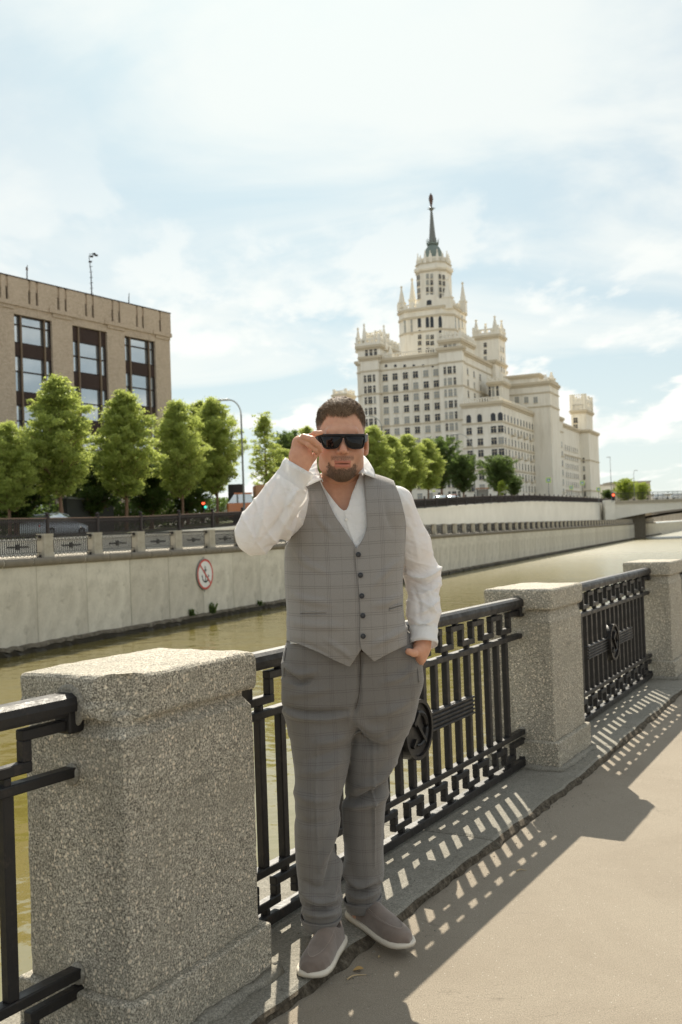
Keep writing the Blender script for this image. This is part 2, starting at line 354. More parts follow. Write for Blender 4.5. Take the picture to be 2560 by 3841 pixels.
# curb line 0.15 outside the pillars, canal edge 0.58 inside
def offline(d):
    L = []
    for i, p in enumerate(PN): L.append(p + perp(HDG[i])*d)
    L = [L[0] - HDG[0]*4] + L + [L[-1]+HDG[-1]*60]
    return L
def dense(L, step):
    out = []
    for a, b in zip(L[:-1], L[1:]):
        n = max(1, int(np.linalg.norm(b-a)/step)); out += [a+(b-a)*i/n for i in range(n)]
    out.append(L[-1]); return np.array(out)
def near_ground():
    # pavement: one sheet from the curb outwards to the horizon on this bank
    L = offline(-.12); P = np.array(L); mb = MB()
    F = []; V = []
    ext = [p - perp(hd(P[max(i-1, 0)], P[min(i+1, len(P)-1)]))*2500 for i, p in enumerate(P)]
    V = [(*p, GZ) for p in P] + [(*p, GZ) for p in ext]; n = len(P)
    V[0] = (P[0][0]-300*HDG[0][0], P[0][1]-300*HDG[0][1], GZ); V[n] = (ext[0][0]-300, ext[0][1]-300, GZ)
    V.append((P[-1][0]+2500*HDG[-1][0], P[-1][1]+2500*HDG[-1][1], GZ)); V.append((ext[-1][0]+2500*HDG[-1][0], ext[-1][1]+2500*HDG[-1][1], GZ))
    idx = list(range(n))+[2*n]; jdx = [n+i for i in range(n)]+[2*n+1]
    for i in range(n): mb.f.append((idx[i], jdx[i], jdx[i+1], idx[i+1]))
    mb.v = V; mb.mi = [0]*len(mb.f)
    o = mb.build('pavement', M['asphalt']); tag(o, kind='structure')
    # ledge: stone slabs, each a piece, chipped towards the pavement
    root = empty('stone_ledge'); tag(root, 'low chipped stone ledge carrying the granite pillars and iron railings beside the asphalt', 'ledge')
    s0 = dense(offline(0), .02); 
    d = np.concatenate([[0], np.cumsum(np.linalg.norm(np.diff(s0, axis=0), axis=1))])
    keep = d < 22; C = s0[keep]; D = d[keep]; T = np.gradient(C, axis=0); T /= np.linalg.norm(T, axis=1)[:, None]; Nn = np.stack([-T[:, 1], T[:, 0]], 1)
    r = np.random.default_rng(5)
    def sm(n, w, amp):
        x = r.normal(size=n+4*w); kx = np.hanning(2*w+1); kx /= kx.sum(); y = np.convolve(x, kx, 'same')[2*w:2*w+n]; return y/y.std()*amp
    n = len(C); e1 = sm(n, 4, .004)+sm(n, 25, .006); e1 += np.clip(sm(n, 9, .012)-.006, 0, .04); e2 = sm(n, 3, .005)+sm(n, 14, .005); zz = sm(n, 12, .0035)
    rows = [  # offset from pillar face (+canal), z, jitter
        (-.100+e1*0-.0, 0*D+.05), (-.158+e2*.8, .0*D+GZ+.001), (-.155+e2*.8, GZ+.010+e2*.2), (-.150+e1*.7-e2*.3, GZ+.022+e1*.1), (-.143+e1*.7, LZ-.006+zz), (-.130+e1*.6, LZ+zz*.4), (-.05+0*D, LZ+0*D), (.2+0*D, LZ+0*D), (.585+0*D, LZ+0*D), (.60+0*D, LZ-.02+0*D), (.60+0*D, -.4+0*D)]
    joints = [0]; x = 1.1
    while x < 22: joints.append(np.searchsorted(D, x)); x += 1.9+.35*r.random()
    joints.append(n-1)
    for a, b in zip(joints[:-1], joints[1:]):
        sel = np.arange(a, b+1) if b == joints[-1] else np.arange(a, b+1)
        V = []; 
        for j, i in enumerate(sel):
            inset = .006 if j in (0, len(sel)-1) else 0
            for k, (o_, z_) in enumerate(rows):
                oo = (o_[i] if hasattr(o_, '__len__') else o_); p = C[i]+Nn[i]*oo + T[i]*(.004 if j == 0 else (-.004 if j == len(sel)-1 else 0)); V.append((*p, z_[i]-(inset if k > 4 else 0)))
        R = len(rows); F = [(j*R+k, (j+1)*R+k, (j+1)*R+k+1, j*R+k+1) for j in range(len(sel)-1) for k in range(R-1)]
        mb = MB(); mb.v = V; mb.f = F; mb.mi = [1 if k < 4 else 0 for j in range(len(sel)-1) for k in range(R-1)]
        mb.f += [tuple(range(R))[::-1], tuple((len(sel)-1)*R+k for k in range(R))]; mb.mi += [0, 0]
        o = mb.build('ledge_slab', [M['ledge'], M['broken']], root, smooth=False)
    # quay wall below the ledge, down into the water
    W0 = offline(.55); mb = MB(); V = []
    W0[0] = W0[1]-HDG[0]*80
    W0[-1] = W0[-2]+HDG[-1]*700
    for p in W0: V += [(*p, -.3), (*p, -5)]
    mb.v = V; mb.f = [(2*i, 2*i+2, 2*i+3, 2*i+1) for i in range(len(W0)-1)]; mb.mi = [0]*len(mb.f)
    tag(mb.build('quay_wall', M['slab']), kind='structure')
    # debris on the pavement along the foot of the ledge
    mb = MB(); rr = np.random.default_rng(3)
    for i in range(2600):
        j = rr.integers(0, n); off = -.160-abs(rr.normal())*.06; q = C[j]+Nn[j]*off; s = .0012+rr.random()**3*.004; z0 = GZ
        if rr.random() < .3: q = C[j]+Nn[j]*rr.uniform(-.11, .12); z0 = LZ
        a = rr.random()*6.28; V = [(q[0]+s*math.cos(a+w)*rr.uniform(.6, 1.2), q[1]+s*math.sin(a+w)*rr.uniform(.6, 1.2), z0) for w in (0, 2.1, 4.2)]+[(q[0], q[1], z0+s*1.1)]
        mb.add(V, [(0, 1, 3), (1, 2, 3), (2, 0, 3)])
    tag(mb.build('grit', M['ledge']), 'fine grit and crumbs scattered along the foot of the chipped ledge', 'grit', kind='stuff')
near_ground()

# ---- granite pillars
def pillar_mesh(kind, seed):
    """subdivided stone block with rounded, slightly worn edges; local x along the quay, y towards canal, origin at street corner, z=0 at ledge"""
    def block(x0, x1, y0, y1, z0, z1, rr_, step, topr=None):
        bm = bmesh.new(); bmesh.ops.create_cube(bm, size=1)
        for v in bm.verts: v.co = Vector((x0+(v.co.x+.5)*(x1-x0), y0+(v.co.y+.5)*(y1-y0), z0+(v.co.z+.5)*(z1-z0)))
        bmesh.ops.bevel(bm, geom=bm.edges[:], offset=rr_, segments=3, profile=.5, affect='EDGES')
        for ax, n in ((0, int((x1-x0)/step)), (1, int((y1-y0)/step)), (2, int((z1-z0)/step))):
            lo = (x0, y0, z0)[ax]; hi = (x1, y1, z1)[ax]
            for i in range(1, n):
                co = Vector((0, 0, 0)); co[ax] = lo+rr_+(hi-lo-2*rr_)*i/n; no = Vector((0, 0, 0)); no[ax] = 1
                bmesh.ops.bisect_plane(bm, geom=bm.verts[:]+bm.edges[:]+bm.faces[:], plane_co=co, plane_no=no)
        return bm
    cx, cy = A_/2, B_/2; st = .03 if kind == 'near' else .08; out = {}
    parts = {'plinth': block(-.022, A_+.022, -.022, B_+.022, -.02, .155, .010, st),
             'shaft': block(.004, A_-.004, .004, B_-.004, .15, .905, .012, st),
             'cap': block(-.009, A_+.009, -.009, B_+.009, .880, 1.0, .020, st*.7)}
    # groove under the cap: neck
    from mathutils import noise
    for nm, bm in parts.items():
        for v in bm.verts:
            p = v.co.copy(); nn = Vector((noise.noise(p*9+Vector((seed, 0, 0))), noise.noise(p*9+Vector((0, seed, 5))), noise.noise(p*9+Vector((3, 0, seed)))))
            n2 = Vector((noise.noise(p*34+Vector((seed, 0, 0))), noise.noise(p*34+Vector((0, seed, 5))), noise.noise(p*34+Vector((3, 0, seed)))))
            v.co += nn*.004 + n2*.0022
            if nm == 'shaft' and p.z > .842:       # recessed neck
                t = min(1, (p.z-.842)/.012); v.co.x += (.020 if p.x < cx else -.020)*t; v.co.y += (.020 if p.y < cy else -.020)*t
            if nm == 'cap' and kind == 'near':     # worn, chamfered corner nearest the street
                d = (p.x+p.y)
                if d < .09: k = (.09-d)*.5; v.co.x += k; v.co.y += k
                if p.x < .03 and p.z > .93: v.co.x += .008
        me = bpy.data.meshes.new(nm); bm.to_mesh(me); bm.free(); me.materials.append(M['granite_cap'] if nm == 'cap' else M['granite']); me.polygons.foreach_set('use_smooth', [False]*len(me.polygons)); out[nm] = me
    return out
pm_n = pillar_mesh('near', 1.3); pm_f = pillar_mesh('far', 4.1)
PLAB = ['granite pillar beyond the left edge behind the camera', 'large speckled granite pillar in the left foreground, nearest the camera', 'granite pillar right of the standing man, holding railings on both sides',
        'granite pillar at the right edge of the photo, farther along the quay', 'granite pillar farther along the quay outside the frame', 'fifth granite pillar along the quay outside the frame', 'last granite pillar along the quay outside the frame']
for i in (1, 2, 3, 4):
    u = HDG[i] if i else HDG[0]; 
    if i == 2: u = hd(PN[1], PN[3])
    r = empty('granite_pillar', (*PN[i], LZ), math.atan2(u[1], u[0])); tag(r, PLAB[i], 'pillar', 'granite pillars along the near quay')
    ms = pm_n if i == 1 else pm_f
    for nm in ('plinth', 'shaft', 'cap'): link(nm, ms[nm], r)
    # mortar bead at foot and cement round the rail sockets
    mb = MB()
    rr = np.random.default_rng(i)
    pts = []
    for (a, b) in (((-.03, -.03), (A_+.03, -.03)), ((A_+.03, -.03), (A_+.03, B_+.03)), ((-.03, B_+.03), (-.03, -.03))):
        q = [np.array((a[0]+(b[0]-a[0])*t+rr.normal()*.004, a[1]+(b[1]-a[1])*t+rr.normal()*.004, .004+rr.normal()*.003)) for t in np.linspace(0, 1, 16)]
        mb.tube(q, [.016+rr.random()*.012 for _ in q], 6)
    mb.build('mortar_bead', M['ledge'], r, smooth=True)
    mb = MB()
    for x, sg in ((-.001, -1), (A_+.001, 1)):
        for z, h, w in ((.915, .12, .11), (.73, .06, .05), (.195, .06, .05), (.05, .05, .05)):
            if h > .1 or rr.random() < .6: mb.lathe([(.001, -.009), (w*.52, -.008), (w*.60, -.002), (w*.60, .002), (w*.52, .008), (.001, .009)], (0, 0, 0), 14); mb.v[-84:] = [(x+q[2], .193+q[0]*.9, z+q[1]*(h/w)*.85) for q in mb.v[-84:]]
    if i != 3: bevel(mb.build('socket_cement', M['ledge'], r), .006)

# ---- cast iron railing panel (local x along panel from pillar face origin corner, y towards canal, z from ledge)
S0, PIT, NB = .865, .1267, 19
SL = S0+PIT*(NB-1); SC_ = (S0+SL)/2
def railing(i, label, vis=True):
    a, b = PN[i], PN[i+1]; u = hd(a, b)
    r = empty('iron_railing', (*(a+perp(u)*.193), LZ), math.atan2(u[1], u[0])); tag(r, label, 'railing', 'cast iron railings between the near granite pillars')
    if getattr(railing, 'proto', None):
        for c in railing.proto: 
            d = c.copy(); COL.objects.link(d); d.parent = r
            for e in [x for x in bpy.data.objects if x.parent == c]:
                g = e.copy(); COL.objects.link(g); g.parent = d
        return r
    x0, x1 = A_-.02, 3.37+.02; I = M['iron']; parts = []
    # handrail with rounded top
    prof = [(-.038, .905), (.038, .905), (.040, .925), (.036, .943), (.02, .953), (-.02, .953), (-.036, .943), (-.040, .925)]
    V = [(x, y, z) for x in (x0, x1) for y, z in prof]; n = len(prof); mb = MB(); mb.add(V, [(k, (k+1) % n, n+(k+1) % n, n+k) for k in range(n)]+[tuple(range(n))[::-1], tuple(range(n, 2*n))])
    mb.box((x0, -.026, .895), (x1, .026, .906)); parts.append(mb.build('handrail', I, r))
    for z0, z1, w in ((.724, .752, .040), (.186, .215, .040), (.014, .052, .042)):
        mb = MB(); mb.box((x0+.02, -w/2, z0), (x1-.02, w/2, z1)); parts.append(bevel(mb.build('rail', I, r), .004, 2))
    mb = MB(); mb.box((-.0175, -.015, .213), (.0175, .015, .729)); bar = bevel(mb.build('baluster', I, r), .004, 1); bar.location.x = S0; parts.append(bar)
    for k in range(1, NB):
        o = bar.copy(); COL.objects.link(o); o.location.x = S0+PIT*k; parts.append(o)
    # meander bands
    def band(nm, zb, zt, zlo, zhi):
        mb = MB(); t = .029; ya, yb = -.0155, .0155; e = 0
        zs = {0: zb, 1: zt}
        for k in range(NB):
            c = S0+PIT*k; low = (k % 2 == 0); z = zb if low else zt       # loop centred on every bar
            mb.box((c-PIT/2-t/2, ya, z-t/2), (c+PIT/2+t/2, yb, z+t/2))
            if low: mb.box((c-.011, ya+.001, zlo-.002), (c+.011, yb-.001, z-t/2+.001))
            else: mb.box((c-.011, ya+.001, z+t/2-.001), (c+.011, yb-.001, zhi+.002))
        for k in range(NB+1):
            c = S0+PIT*(k-.5); mb.box((c-t/2, ya+.0008, zb+t/2-.001), (c+t/2, yb-.0008, zt-t/2+.001))
        for xa, xb in ((x0, S0-PIT/2+t/2), (SL+PIT/2-t/2, x1)): mb.box((xa, ya, zt-t/2), (xb, yb, zt+t/2))
        o = mb.build(nm, I, r); bevel(o, .003, 1); return o
    parts.append(band('key_pattern_band', .785, .868, .750, .896)); parts.append(band('key_pattern_band', .086, .150, .050, .190))
    # end brackets hooked into the stone
    for xa, xb, bb in ((x0, A_+.055, 0), (x1-.055, x1, 0), (x0, A_+.045, 1), (x1-.045, x1, 1)):
        mb = MB(); mb.box((xa, -.030, .845), (xb, .030, .906)) if not bb else mb.box((xa, -.023, .012), (xb, .023, .07)); parts.append(bevel(mb.build('end_bracket', I, r), .006, 2))
    # ribbed plate and medallion
    mb = MB(); w = .66
    mb.box((SC_-w, -.016, .425), (SC_+w, .010, .518))
    for k in range(5): z = .4315+k*.0195; mb.box((SC_-w+.003, -.026, z-.0052+.0), (SC_+w-.003, -.0155, z+.0062))
    parts.append(bevel(mb.build('ribbed_plate', I, r), .003, 1))
    med = MB(); cz = .472
    med.lathe([(.118, -.030), (.128, -.038), (.133, -.030), (.133, .020), (.118, .026)], (SC_, 0, cz), 40, ax='y')
    med.lathe([(.117, -.031), (.112, -.0325), (.104, -.0315), (.103, -.026)], (SC_, 0, cz), 40, ax='y')
    mo = med.build('medallion', I, r, smooth=True); mo.data.polygons.foreach_set('use_smooth', [False]*len(mo.data.polygons)); parts.append(mo)
    ring = MB(); ring.lathe([(.133, -.028), (.133, -.046), (.117, -.046), (.117, -.028), (.133, -.028)], (SC_, 0, cz), 40, ax='y'); ro = ring.build('rim', I, mo)
    # relief: sickle crescent and hammer
    rel = MB(); P = []; R = []
    for k in range(15):
        w_ = rad(128-17.0*k); rr_ = .072; P.append((SC_+.006+rr_*math.cos(w_), -.036, cz+.002+rr_*math.sin(w_))); R.append(.004+.010*math.sin(math.pi*min(1, (k+.5)/15)))
    rel.tube(P, R, 6); rel.bar((SC_-.062, -.038, cz-.070), (SC_-.030, -.038, cz-.040), .016, .014)
    rel.bar((SC_+.060, -.040, cz-.062), (SC_-.040, -.040, cz+.052), .013, .014); rel.bar((SC_-.066, -.042, cz+.030), (SC_-.018, -.042, cz+.074), .030, .020)
    rel.build('relief_emblem', I, mo)
    railing.proto = parts
    return r
railing(1, 'black iron railing between the foreground pillar and the next one, behind the man')
railing(0, 'black iron railing end running out of the photo left of the foreground pillar')
railing(2, 'black iron railing with ribbed plate and round medallion at far right between two pillars')

railing(3, 'iron railing just outside the right edge of the photo beyond the farthest pillar')
# small dry bits lying on the asphalt
def bits():
    r = np.random.default_rng(9)
    def tw(px, py, L, a, z, lab, cat='twig'):
        P = onplane(px, py, (0, 0, z), np.array([0, 0, 1.])); mb = MB(); d = np.array((math.cos(a), math.sin(a), 0)); n_ = np.array((-d[1], d[0], 0))
        pts = [P+d*L*(t-.5)+n_*L*.12*math.sin(3*t)+np.array((0, 0, .004+.003*math.sin(5*t))) for t in np.linspace(0, 1, 6)]
        mb.tube(pts, [.0028, .0026, .0024, .002, .0016, .001], 5); tag(mb.build('twig', M['bark_dry'], None, True), lab, cat)
    def leaf_(px, py, s, z, lab):
        P = onplane(px, py, (0, 0, z), np.array([0, 0, 1.])); V = []; n = 7
        for i in range(n):
            t = i/(n-1); w = s*.35*math.sin(math.pi*t)**.7+.0005
            for j in (-1, 0, 1): V.append((P[0]+s*(t-.5), P[1]+w*j, z+.003+.006*abs(j)*math.sin(3*t)+.004*t))
        mb = MB(); mb.add(V, [(3*i+j, 3*i+3+j, 3*i+4+j, 3*i+1+j) for i in range(n-1) for j in (0, 1)])
        tag(mb.build('dry_leaf', M['dry']), lab, 'leaf')
    M['bark_dry'] = plain('dry_twig', (.45, .34, .2), .9); M['dry'] = plain('dry_leaf', (.42, .27, .10), .8)
    tw(1958, 3268, .045, .3, GZ, 'short pale twig lying on the sunlit asphalt right of the railing shadow')
    tw(1340, 3668, .07, .5, GZ, 'dry twig beside the curled leaf at the foot of the ledge')
    leaf_(1345, 3643, .035, GZ, 'curled dry yellow leaf on the asphalt in front of the right shoe')
    tw(1425, 3592, .018, 1.2, GZ, 'tiny pale wood chip on the asphalt below the left shoe')
bits()
# ------------------------------------------------------------------ canal and the far bank
UB = np.array((.389, .9212)); UB /= np.linalg.norm(UB); NB_ = np.array((-UB[1], UB[0])); FBA = math.atan2(UB[1], UB[0])
def fb(s, d, z=0.): p = UB*s+NB_*d; return (p[0], p[1], z)
WZ = -3.1; QZ = .81; DW = 27.8; DF = 35.0
_rs = [-60, 40, 50, 60, 66, 71, 85, 104, 137, 167, 235, 265, 3000]; _rz = [1.62, 1.62, 1.70, 1.98, 2.15, 2.4, 2.95, 3.6, 4.6, 5.3, 5.95, 6.1, 6.1]
def ramp(s): return float(np.interp(s, _rs, _rz))
def far_bank():
    # water: one wide sheet between the two quay walls
    mb = MB(); V = [fb(-200, -400, WZ), fb(2600, -400, WZ), fb(2600, DW+.3, WZ), fb(-200, DW+.3, WZ)]
    # keep the water on the canal side of our own quay
    q = offline(.56); q = [q[1]-HDG[0]*80]+q[1:-1]+[q[-2]+HDG[-1]*700]
    poly = [(*p, WZ) for p in q]; last = q[-1]; far = fb(2600, DW+.3, WZ); 
    V = poly + [(last[0]+2200*UB[0], last[1]+2200*UB[1], WZ), far, fb(-120, DW+.3, WZ)]
    mb.add(V, [tuple(range(len(V)))]); tag(mb.build('canal_water', M['water']), kind='structure')
    # wall of concrete slabs, each its own piece
    root = empty('canal_wall', (0, 0, 0), FBA); tag(root, 'grey stained concrete canal wall with vertical slab joints on the far bank', 'wall', )
    r = np.random.default_rng(2); mb = MB(); L = 3.33; mb.box((.012, 0, WZ+.30), (L-.012, .35, .47)); me = bevel(mb.build('slab', M['slab'], root), .012, 1); me.location = (-20+.0, DW, 0)
    s = -20+.0; base = me; k = 0; off = (32.96 % L)-(20 % L)
    s = 32.96-16*L; me.location.x = s; s += L
    while s < 240:
        o = base.copy(); COL.objects.link(o); o.location = (s, DW+r.uniform(-.012, .012), 0); s += L
    o = None
    while s < 620:
        o = base.copy(); COL.objects.link(o); o.location = (s, DW, 0); s += L
        if s > 300: break
    mb = MB(); mb.box((s, DW, WZ), (2600, DW+.35, .47)); mb.build('wall_run', M['slab'], root)
    mb = MB(); mb.box((-60, DW+.03, WZ-.5), (s, DW+.3, .46)); mb.build('joint_backing', M['footing'], root)
    # footing: pale broken rim and wet dark base at the waterline
    V = []; xs = np.arange(-40, 320, .35); rn = np.random.default_rng(4); j1 = rn.normal(size=len(xs))
    for i, x in enumerate(xs):
        a = .03*j1[i]; V += [(x, DW+.02, WZ+.42+a*.5), (x, DW-.10+a, WZ+.36+a), (x, DW-.12+a, WZ+.24+a), (x, DW-.05, WZ+.20+a), (x, DW-.02+a, WZ+.0), (x, DW, WZ-.5)]
    mb = MB(); R = 6; mb.v = V; mb.f = [(i*R+k, (i+1)*R+k, (i+1)*R+k+1, i*R+k+1) for i in range(len(xs)-1) for k in range(R-1)]; mb.mi = [0 if k < 2 else 1 for i in range(len(xs)-1) for k in range(R-1)]
    mb.build('footing', [M['rim'], M['footing']], root)
    # coping stones with rounded nose
    pr = [(DW+.5, .46), (DW-.02, .46), (DW-.06, .50), (DW-.13, .54), (DW-.165, .62), (DW-.165, .70), (DW-.12, .78), (DW-.04, .81), (DW+.5, .81)]
    mb = MB(); Lc = 1.72; n = len(pr); V = [(x, y-DW, z) for x in (.03, Lc-.03) for y, z in pr]; mb.add(V, [(k, (k+1) % n, n+(k+1) % n, n+k) for k in range(n)]+[tuple(range(n))[::-1], tuple(range(n, 2*n))])
    c0 = mb.build('coping_stone', M['coping_shade'], root); jb = MB(); V = [(x, DW+(y-DW)*.86+.004, (z-.64)*.93+.64) for x in (10, 302) for y, z in pr]; jb.add(V, [(k, (k+1) % n, n+(k+1) % n, n+k) for k in range(n)]+[tuple(range(n))[::-1], tuple(range(n, 2*n))]); jb.build('mortar_joints', M['joint'], root); s = 12.; c0.location = (s, DW, 0); cnt = 1
    while s < 300:
        s += Lc; o = c0.copy(); COL.objects.link(o); o.location = (s, DW+r.uniform(-.01, .01), 0); cnt += 1
    # lower quay
    mb = MB(); mb.add([fb(-120, DW+.1, QZ-.004), fb(2600, DW+.1, QZ-.004), fb(2600, DF+.2, QZ-.004), fb(-120, DF+.2, QZ-.004)], [(0, 1, 2, 3)]); tag(mb.build('lower_quay', M['pavement']), kind='structure')
    # street on the embankment, rising to the bridge
    ss = list(range(-120, 300, 6))+[400, 800, 2600]; V = []
    for s in ss: V += [fb(s, DF+.25, ramp(s)+.02), fb(s, DF+5, ramp(s)+.02), fb(s, DF+1800, ramp(s)+.02)]
    mb = MB(); mb.v = V; mb.f = [(3*i+k, 3*i+3+k, 3*i+4+k, 3*i+1+k) for i in range(len(ss)-1) for k in (0, 1)]; mb.mi = [0]*len(mb.f); tag(mb.build('embankment_street', M['street']), kind='structure')
    V = []; ss = list(range(-20, 130, 6))
    for s in ss: V += [fb(s, DF+1.9, ramp(s)+.06), fb(s, DF+9, ramp(s)+.06)]
    mb = MB(); mb.v = V; mb.f = [(2*i, 2*i+2, 2*i+3, 2*i+1) for i in range(len(ss)-1)]; mb.mi = [0]*len(mb.f); tag(mb.build('lawn_strip', M['lawn']), kind='structure')
    # upper retaining wall
    ss = list(range(-60, 268, 4)); V = []
    for s in ss:
        z = ramp(s); V += [fb(s, DF, QZ-.3), fb(s, DF, z-.12), fb(s, DF-.08, z-.12), fb(s, DF-.08, z+.03), fb(s, DF+.3, z+.03)]
    mb = MB(); mb.v = V; mb.f = [(5*i+k, 5*i+5+k, 5*i+6+k, 5*i+1+k) for i in range(len(ss)-1) for k in range(4)]; mb.mi = [0]*len(mb.f)
    tag(mb.build('retaining_wall', M['render']), 'long pale rendered retaining wall rising towards the bridge on the far bank', 'wall')
far_bank()

# ---- far balustrade: the same pillars and panels along the lower quay
def far_balustrade():
    mb = MB(); mb.box((-.30, -.19, 0), (.30, .19, .88)); mb.box((-.31, -.2, .90), (.31, .2, 1.0)); mb.box((-.29, -.18, .88), (.29, .18, .9)); mb.box((-.32, -.21, 0), (.32, .21, .16))
    pm = mb.mesh('far_pillar', M['coping']); I = M['iron']
    PT = 3.42
    # panel proto with parts; local x centre
    def panel_parts():
        L = PT-.6; P = {}
        a = MB(); a.box((-L/2, -.04, .88), (L/2, .04, .95)); P['handrail'] = [a.mesh('handrail', I)]
        P['rail'] = []
        for z in (.74, .20, .03): a = MB(); a.box((-L/2, -.017, z-.015), (L/2, .017, z+.015)); P['rail'].append(a.mesh('rail', I))
        a = MB(); a.box((-.021, -.016, .21), (.021, .016, .73)); b = a.mesh('baluster', I); P['baluster'] = b
        P['key_pattern_band'] = []
        for zb, zt in ((.785, .868), (.086, .15)):
            a = MB()
            for k in range(19):
                c = (k-9)*.1267; z = zb if k % 2 == 0 else zt; a.box((c-.075, -.014, z-.016), (c+.075, .014, z+.016)); a.box((c-.078, -.014, zb), (c-.048, .014, zt))
            P['key_pattern_band'].append(a.mesh('key_pattern_band', I))
        a = MB(); a.box((-.66, -.03, .43), (.66, .01, .51)); P['ribbed_plate'] = [a.mesh('ribbed_plate', I)]
        a = MB(); a.lathe([(.13, -.05), (.13, .02)], (0, 0, .47), 14, ax='y'); P['medallion'] = [a.mesh('medallion', I)]
        P['end_bracket'] = []
        for xa, xb, za, zb in ((-L/2, -L/2+.1, .8, .95), (L/2-.1, L/2, .8, .95), (-L/2, -L/2+.07, 0, .12), (L/2-.07, L/2, 0, .12)): a = MB(); a.box((xa, -.05, za), (xb, .05, zb)); P['end_bracket'].append(a.mesh('end_bracket', I))
        return P
    P = panel_parts(); a = MB(); L = PT-.6
    # plain joined panel for the far ones
    a.box((-L/2, -.04, .88), (L/2, .04, .95))
    for z in (.74, .20, .03): a.box((-L/2, -.017, z-.015), (L/2, .017, z+.015))
    for k in range(19): a.box(((k-9)*.1267-.016, -.012, .045), ((k-9)*.1267+.016, .012, .87))
    a.box((-.66, -.03, .43), (.66, .01, .51)); a.lathe([(.13, -.05), (.13, .02)], (0, 0, .47), 10, ax='y'); far = a.mesh('railing_panel', I)
    s0 = 33.85-3*PT            # pillar seen at the left edge of the far quay
    ORD = ['first', 'second', 'third', 'fourth', 'fifth', 'sixth', 'seventh', 'eighth']
    i = 0; s = s0
    while s < 300:
        vis = i-3
        x, y, z = fb(s, DW+.24, QZ)
        o = link('balustrade_pillar', pm, None, (x, y, z), FBA)
        nm = (ORD[vis]+' grey stone balustrade pillar from the left on the far quay') if 0 <= vis < 6 else 'small grey stone pillar in the long balustrade on the far quay'
        tag(o, nm, 'pillar', 'stone pillars of the far quay balustrade' if not (0 <= vis < 6) else 'near end pillars of the far quay balustrade')
        x, y, z = fb(s+PT/2, DW+.24, QZ)
        if -2 <= vis < 7:
            r = empty('balustrade_railing', (x, y, z), FBA)
            lab = {-1: 'iron railing panel cut by the left edge on the far quay', -2: 'iron railing panel outside the left edge on the far quay'}.get(vis, None) or ('iron railing panel right of the '+ORD[vis]+' far quay pillar from the left')
            tag(r, lab, 'railing', 'iron panels at the left of the far quay')
            for nm, v in P.items():
                if nm == 'baluster':
                    for k in range(19): link(nm, v, r, ((k-9)*.1267, 0, 0))
                else:
                    for me in v: link(nm, me, r)
        else:
            o = link('balustrade_railing', far, None, (x, y, z), FBA); tag(o, 'dark iron panel between small pillars of the long far quay balustrade', 'railing', 'iron panels of the long far balustrade')
        i += 1; s += PT
far_balustrade()

# ---- upper black fence along the street
def upper_fence():
    r = empty('street_fence'); tag(r, 'black cast iron street fence with knobbed posts along the upper embankment', 'fence')
    mb = MB(); mb.lathe([(.15, 0), (.15, .14), (.12, .17), (.11, 1.05), (.15, 1.08), (.15, 1.14), (.08, 1.17), (.07, 1.20), (.12, 1.25), (.12, 1.31), (.04, 1.38)], (0, 0, 0), 8); pm = mb.mesh('post', M['iron_w']); 
    s = 42.6-6*4.35; posts = []
    while s < 272: posts.append(s); s += 4.35
    for s in posts: link('post', pm, r, fb(s, DF+.1, ramp(s)+.02))
    for a, b in zip(posts[:-1], posts[1:]):
        za, zb = ramp(a)+.02, ramp(b)+.02; pa = np.array(fb(a, DF+.1)); pb = np.array(fb(b, DF+.1))
        up = lambda p, z: (p[0], p[1], z)
        mb = MB(); mb.bar(up(pa, za+1.06), up(pb, zb+1.06), .09, .05); mb.build('top_rail', M['rail_b'], r)
        mb = MB(); mb.bar(up(pa, za+.88), up(pb, zb+.88), .04, .03); mb.bar(up(pa, za+.14), up(pb, zb+.14), .05, .04); mb.build('rail', M['iron_w'], r)
        mb = MB(); n = 30 if a < 110 else 16
        for k in range(1, n):
            t = k/n; p = pa+(pb-pa)*t; z = za+(zb-za)*t; w = .045 if a < 110 else .07
            mb.bar(up(p, z+.10), up(p, z+1.04), w*.6, w, side=(UB[0], UB[1], 0))
            if a < 110:
                q = pa+(pb-pa)*(t+.5/n); mb.bar(up(p, z+.86), up(q, z+1.03), .03, .045); mb.bar(up(q, z+.86), up(p, z+1.03), .03, .045); mb.bar(up(p, z+.45), up(q, z+.86), .02, .035); mb.bar(up(q, z+.16), up(p, z+.34), .02, .035)
        tag(mb.build('ironwork', M['iron_w'], r), kind='stuff')
M['iron_w'] = plain('black_fence_iron', (.022, .016, .015), .5); M['rail_b'] = plain('worn_brown_rail', (.16, .105, .075), .45)
upper_fence()

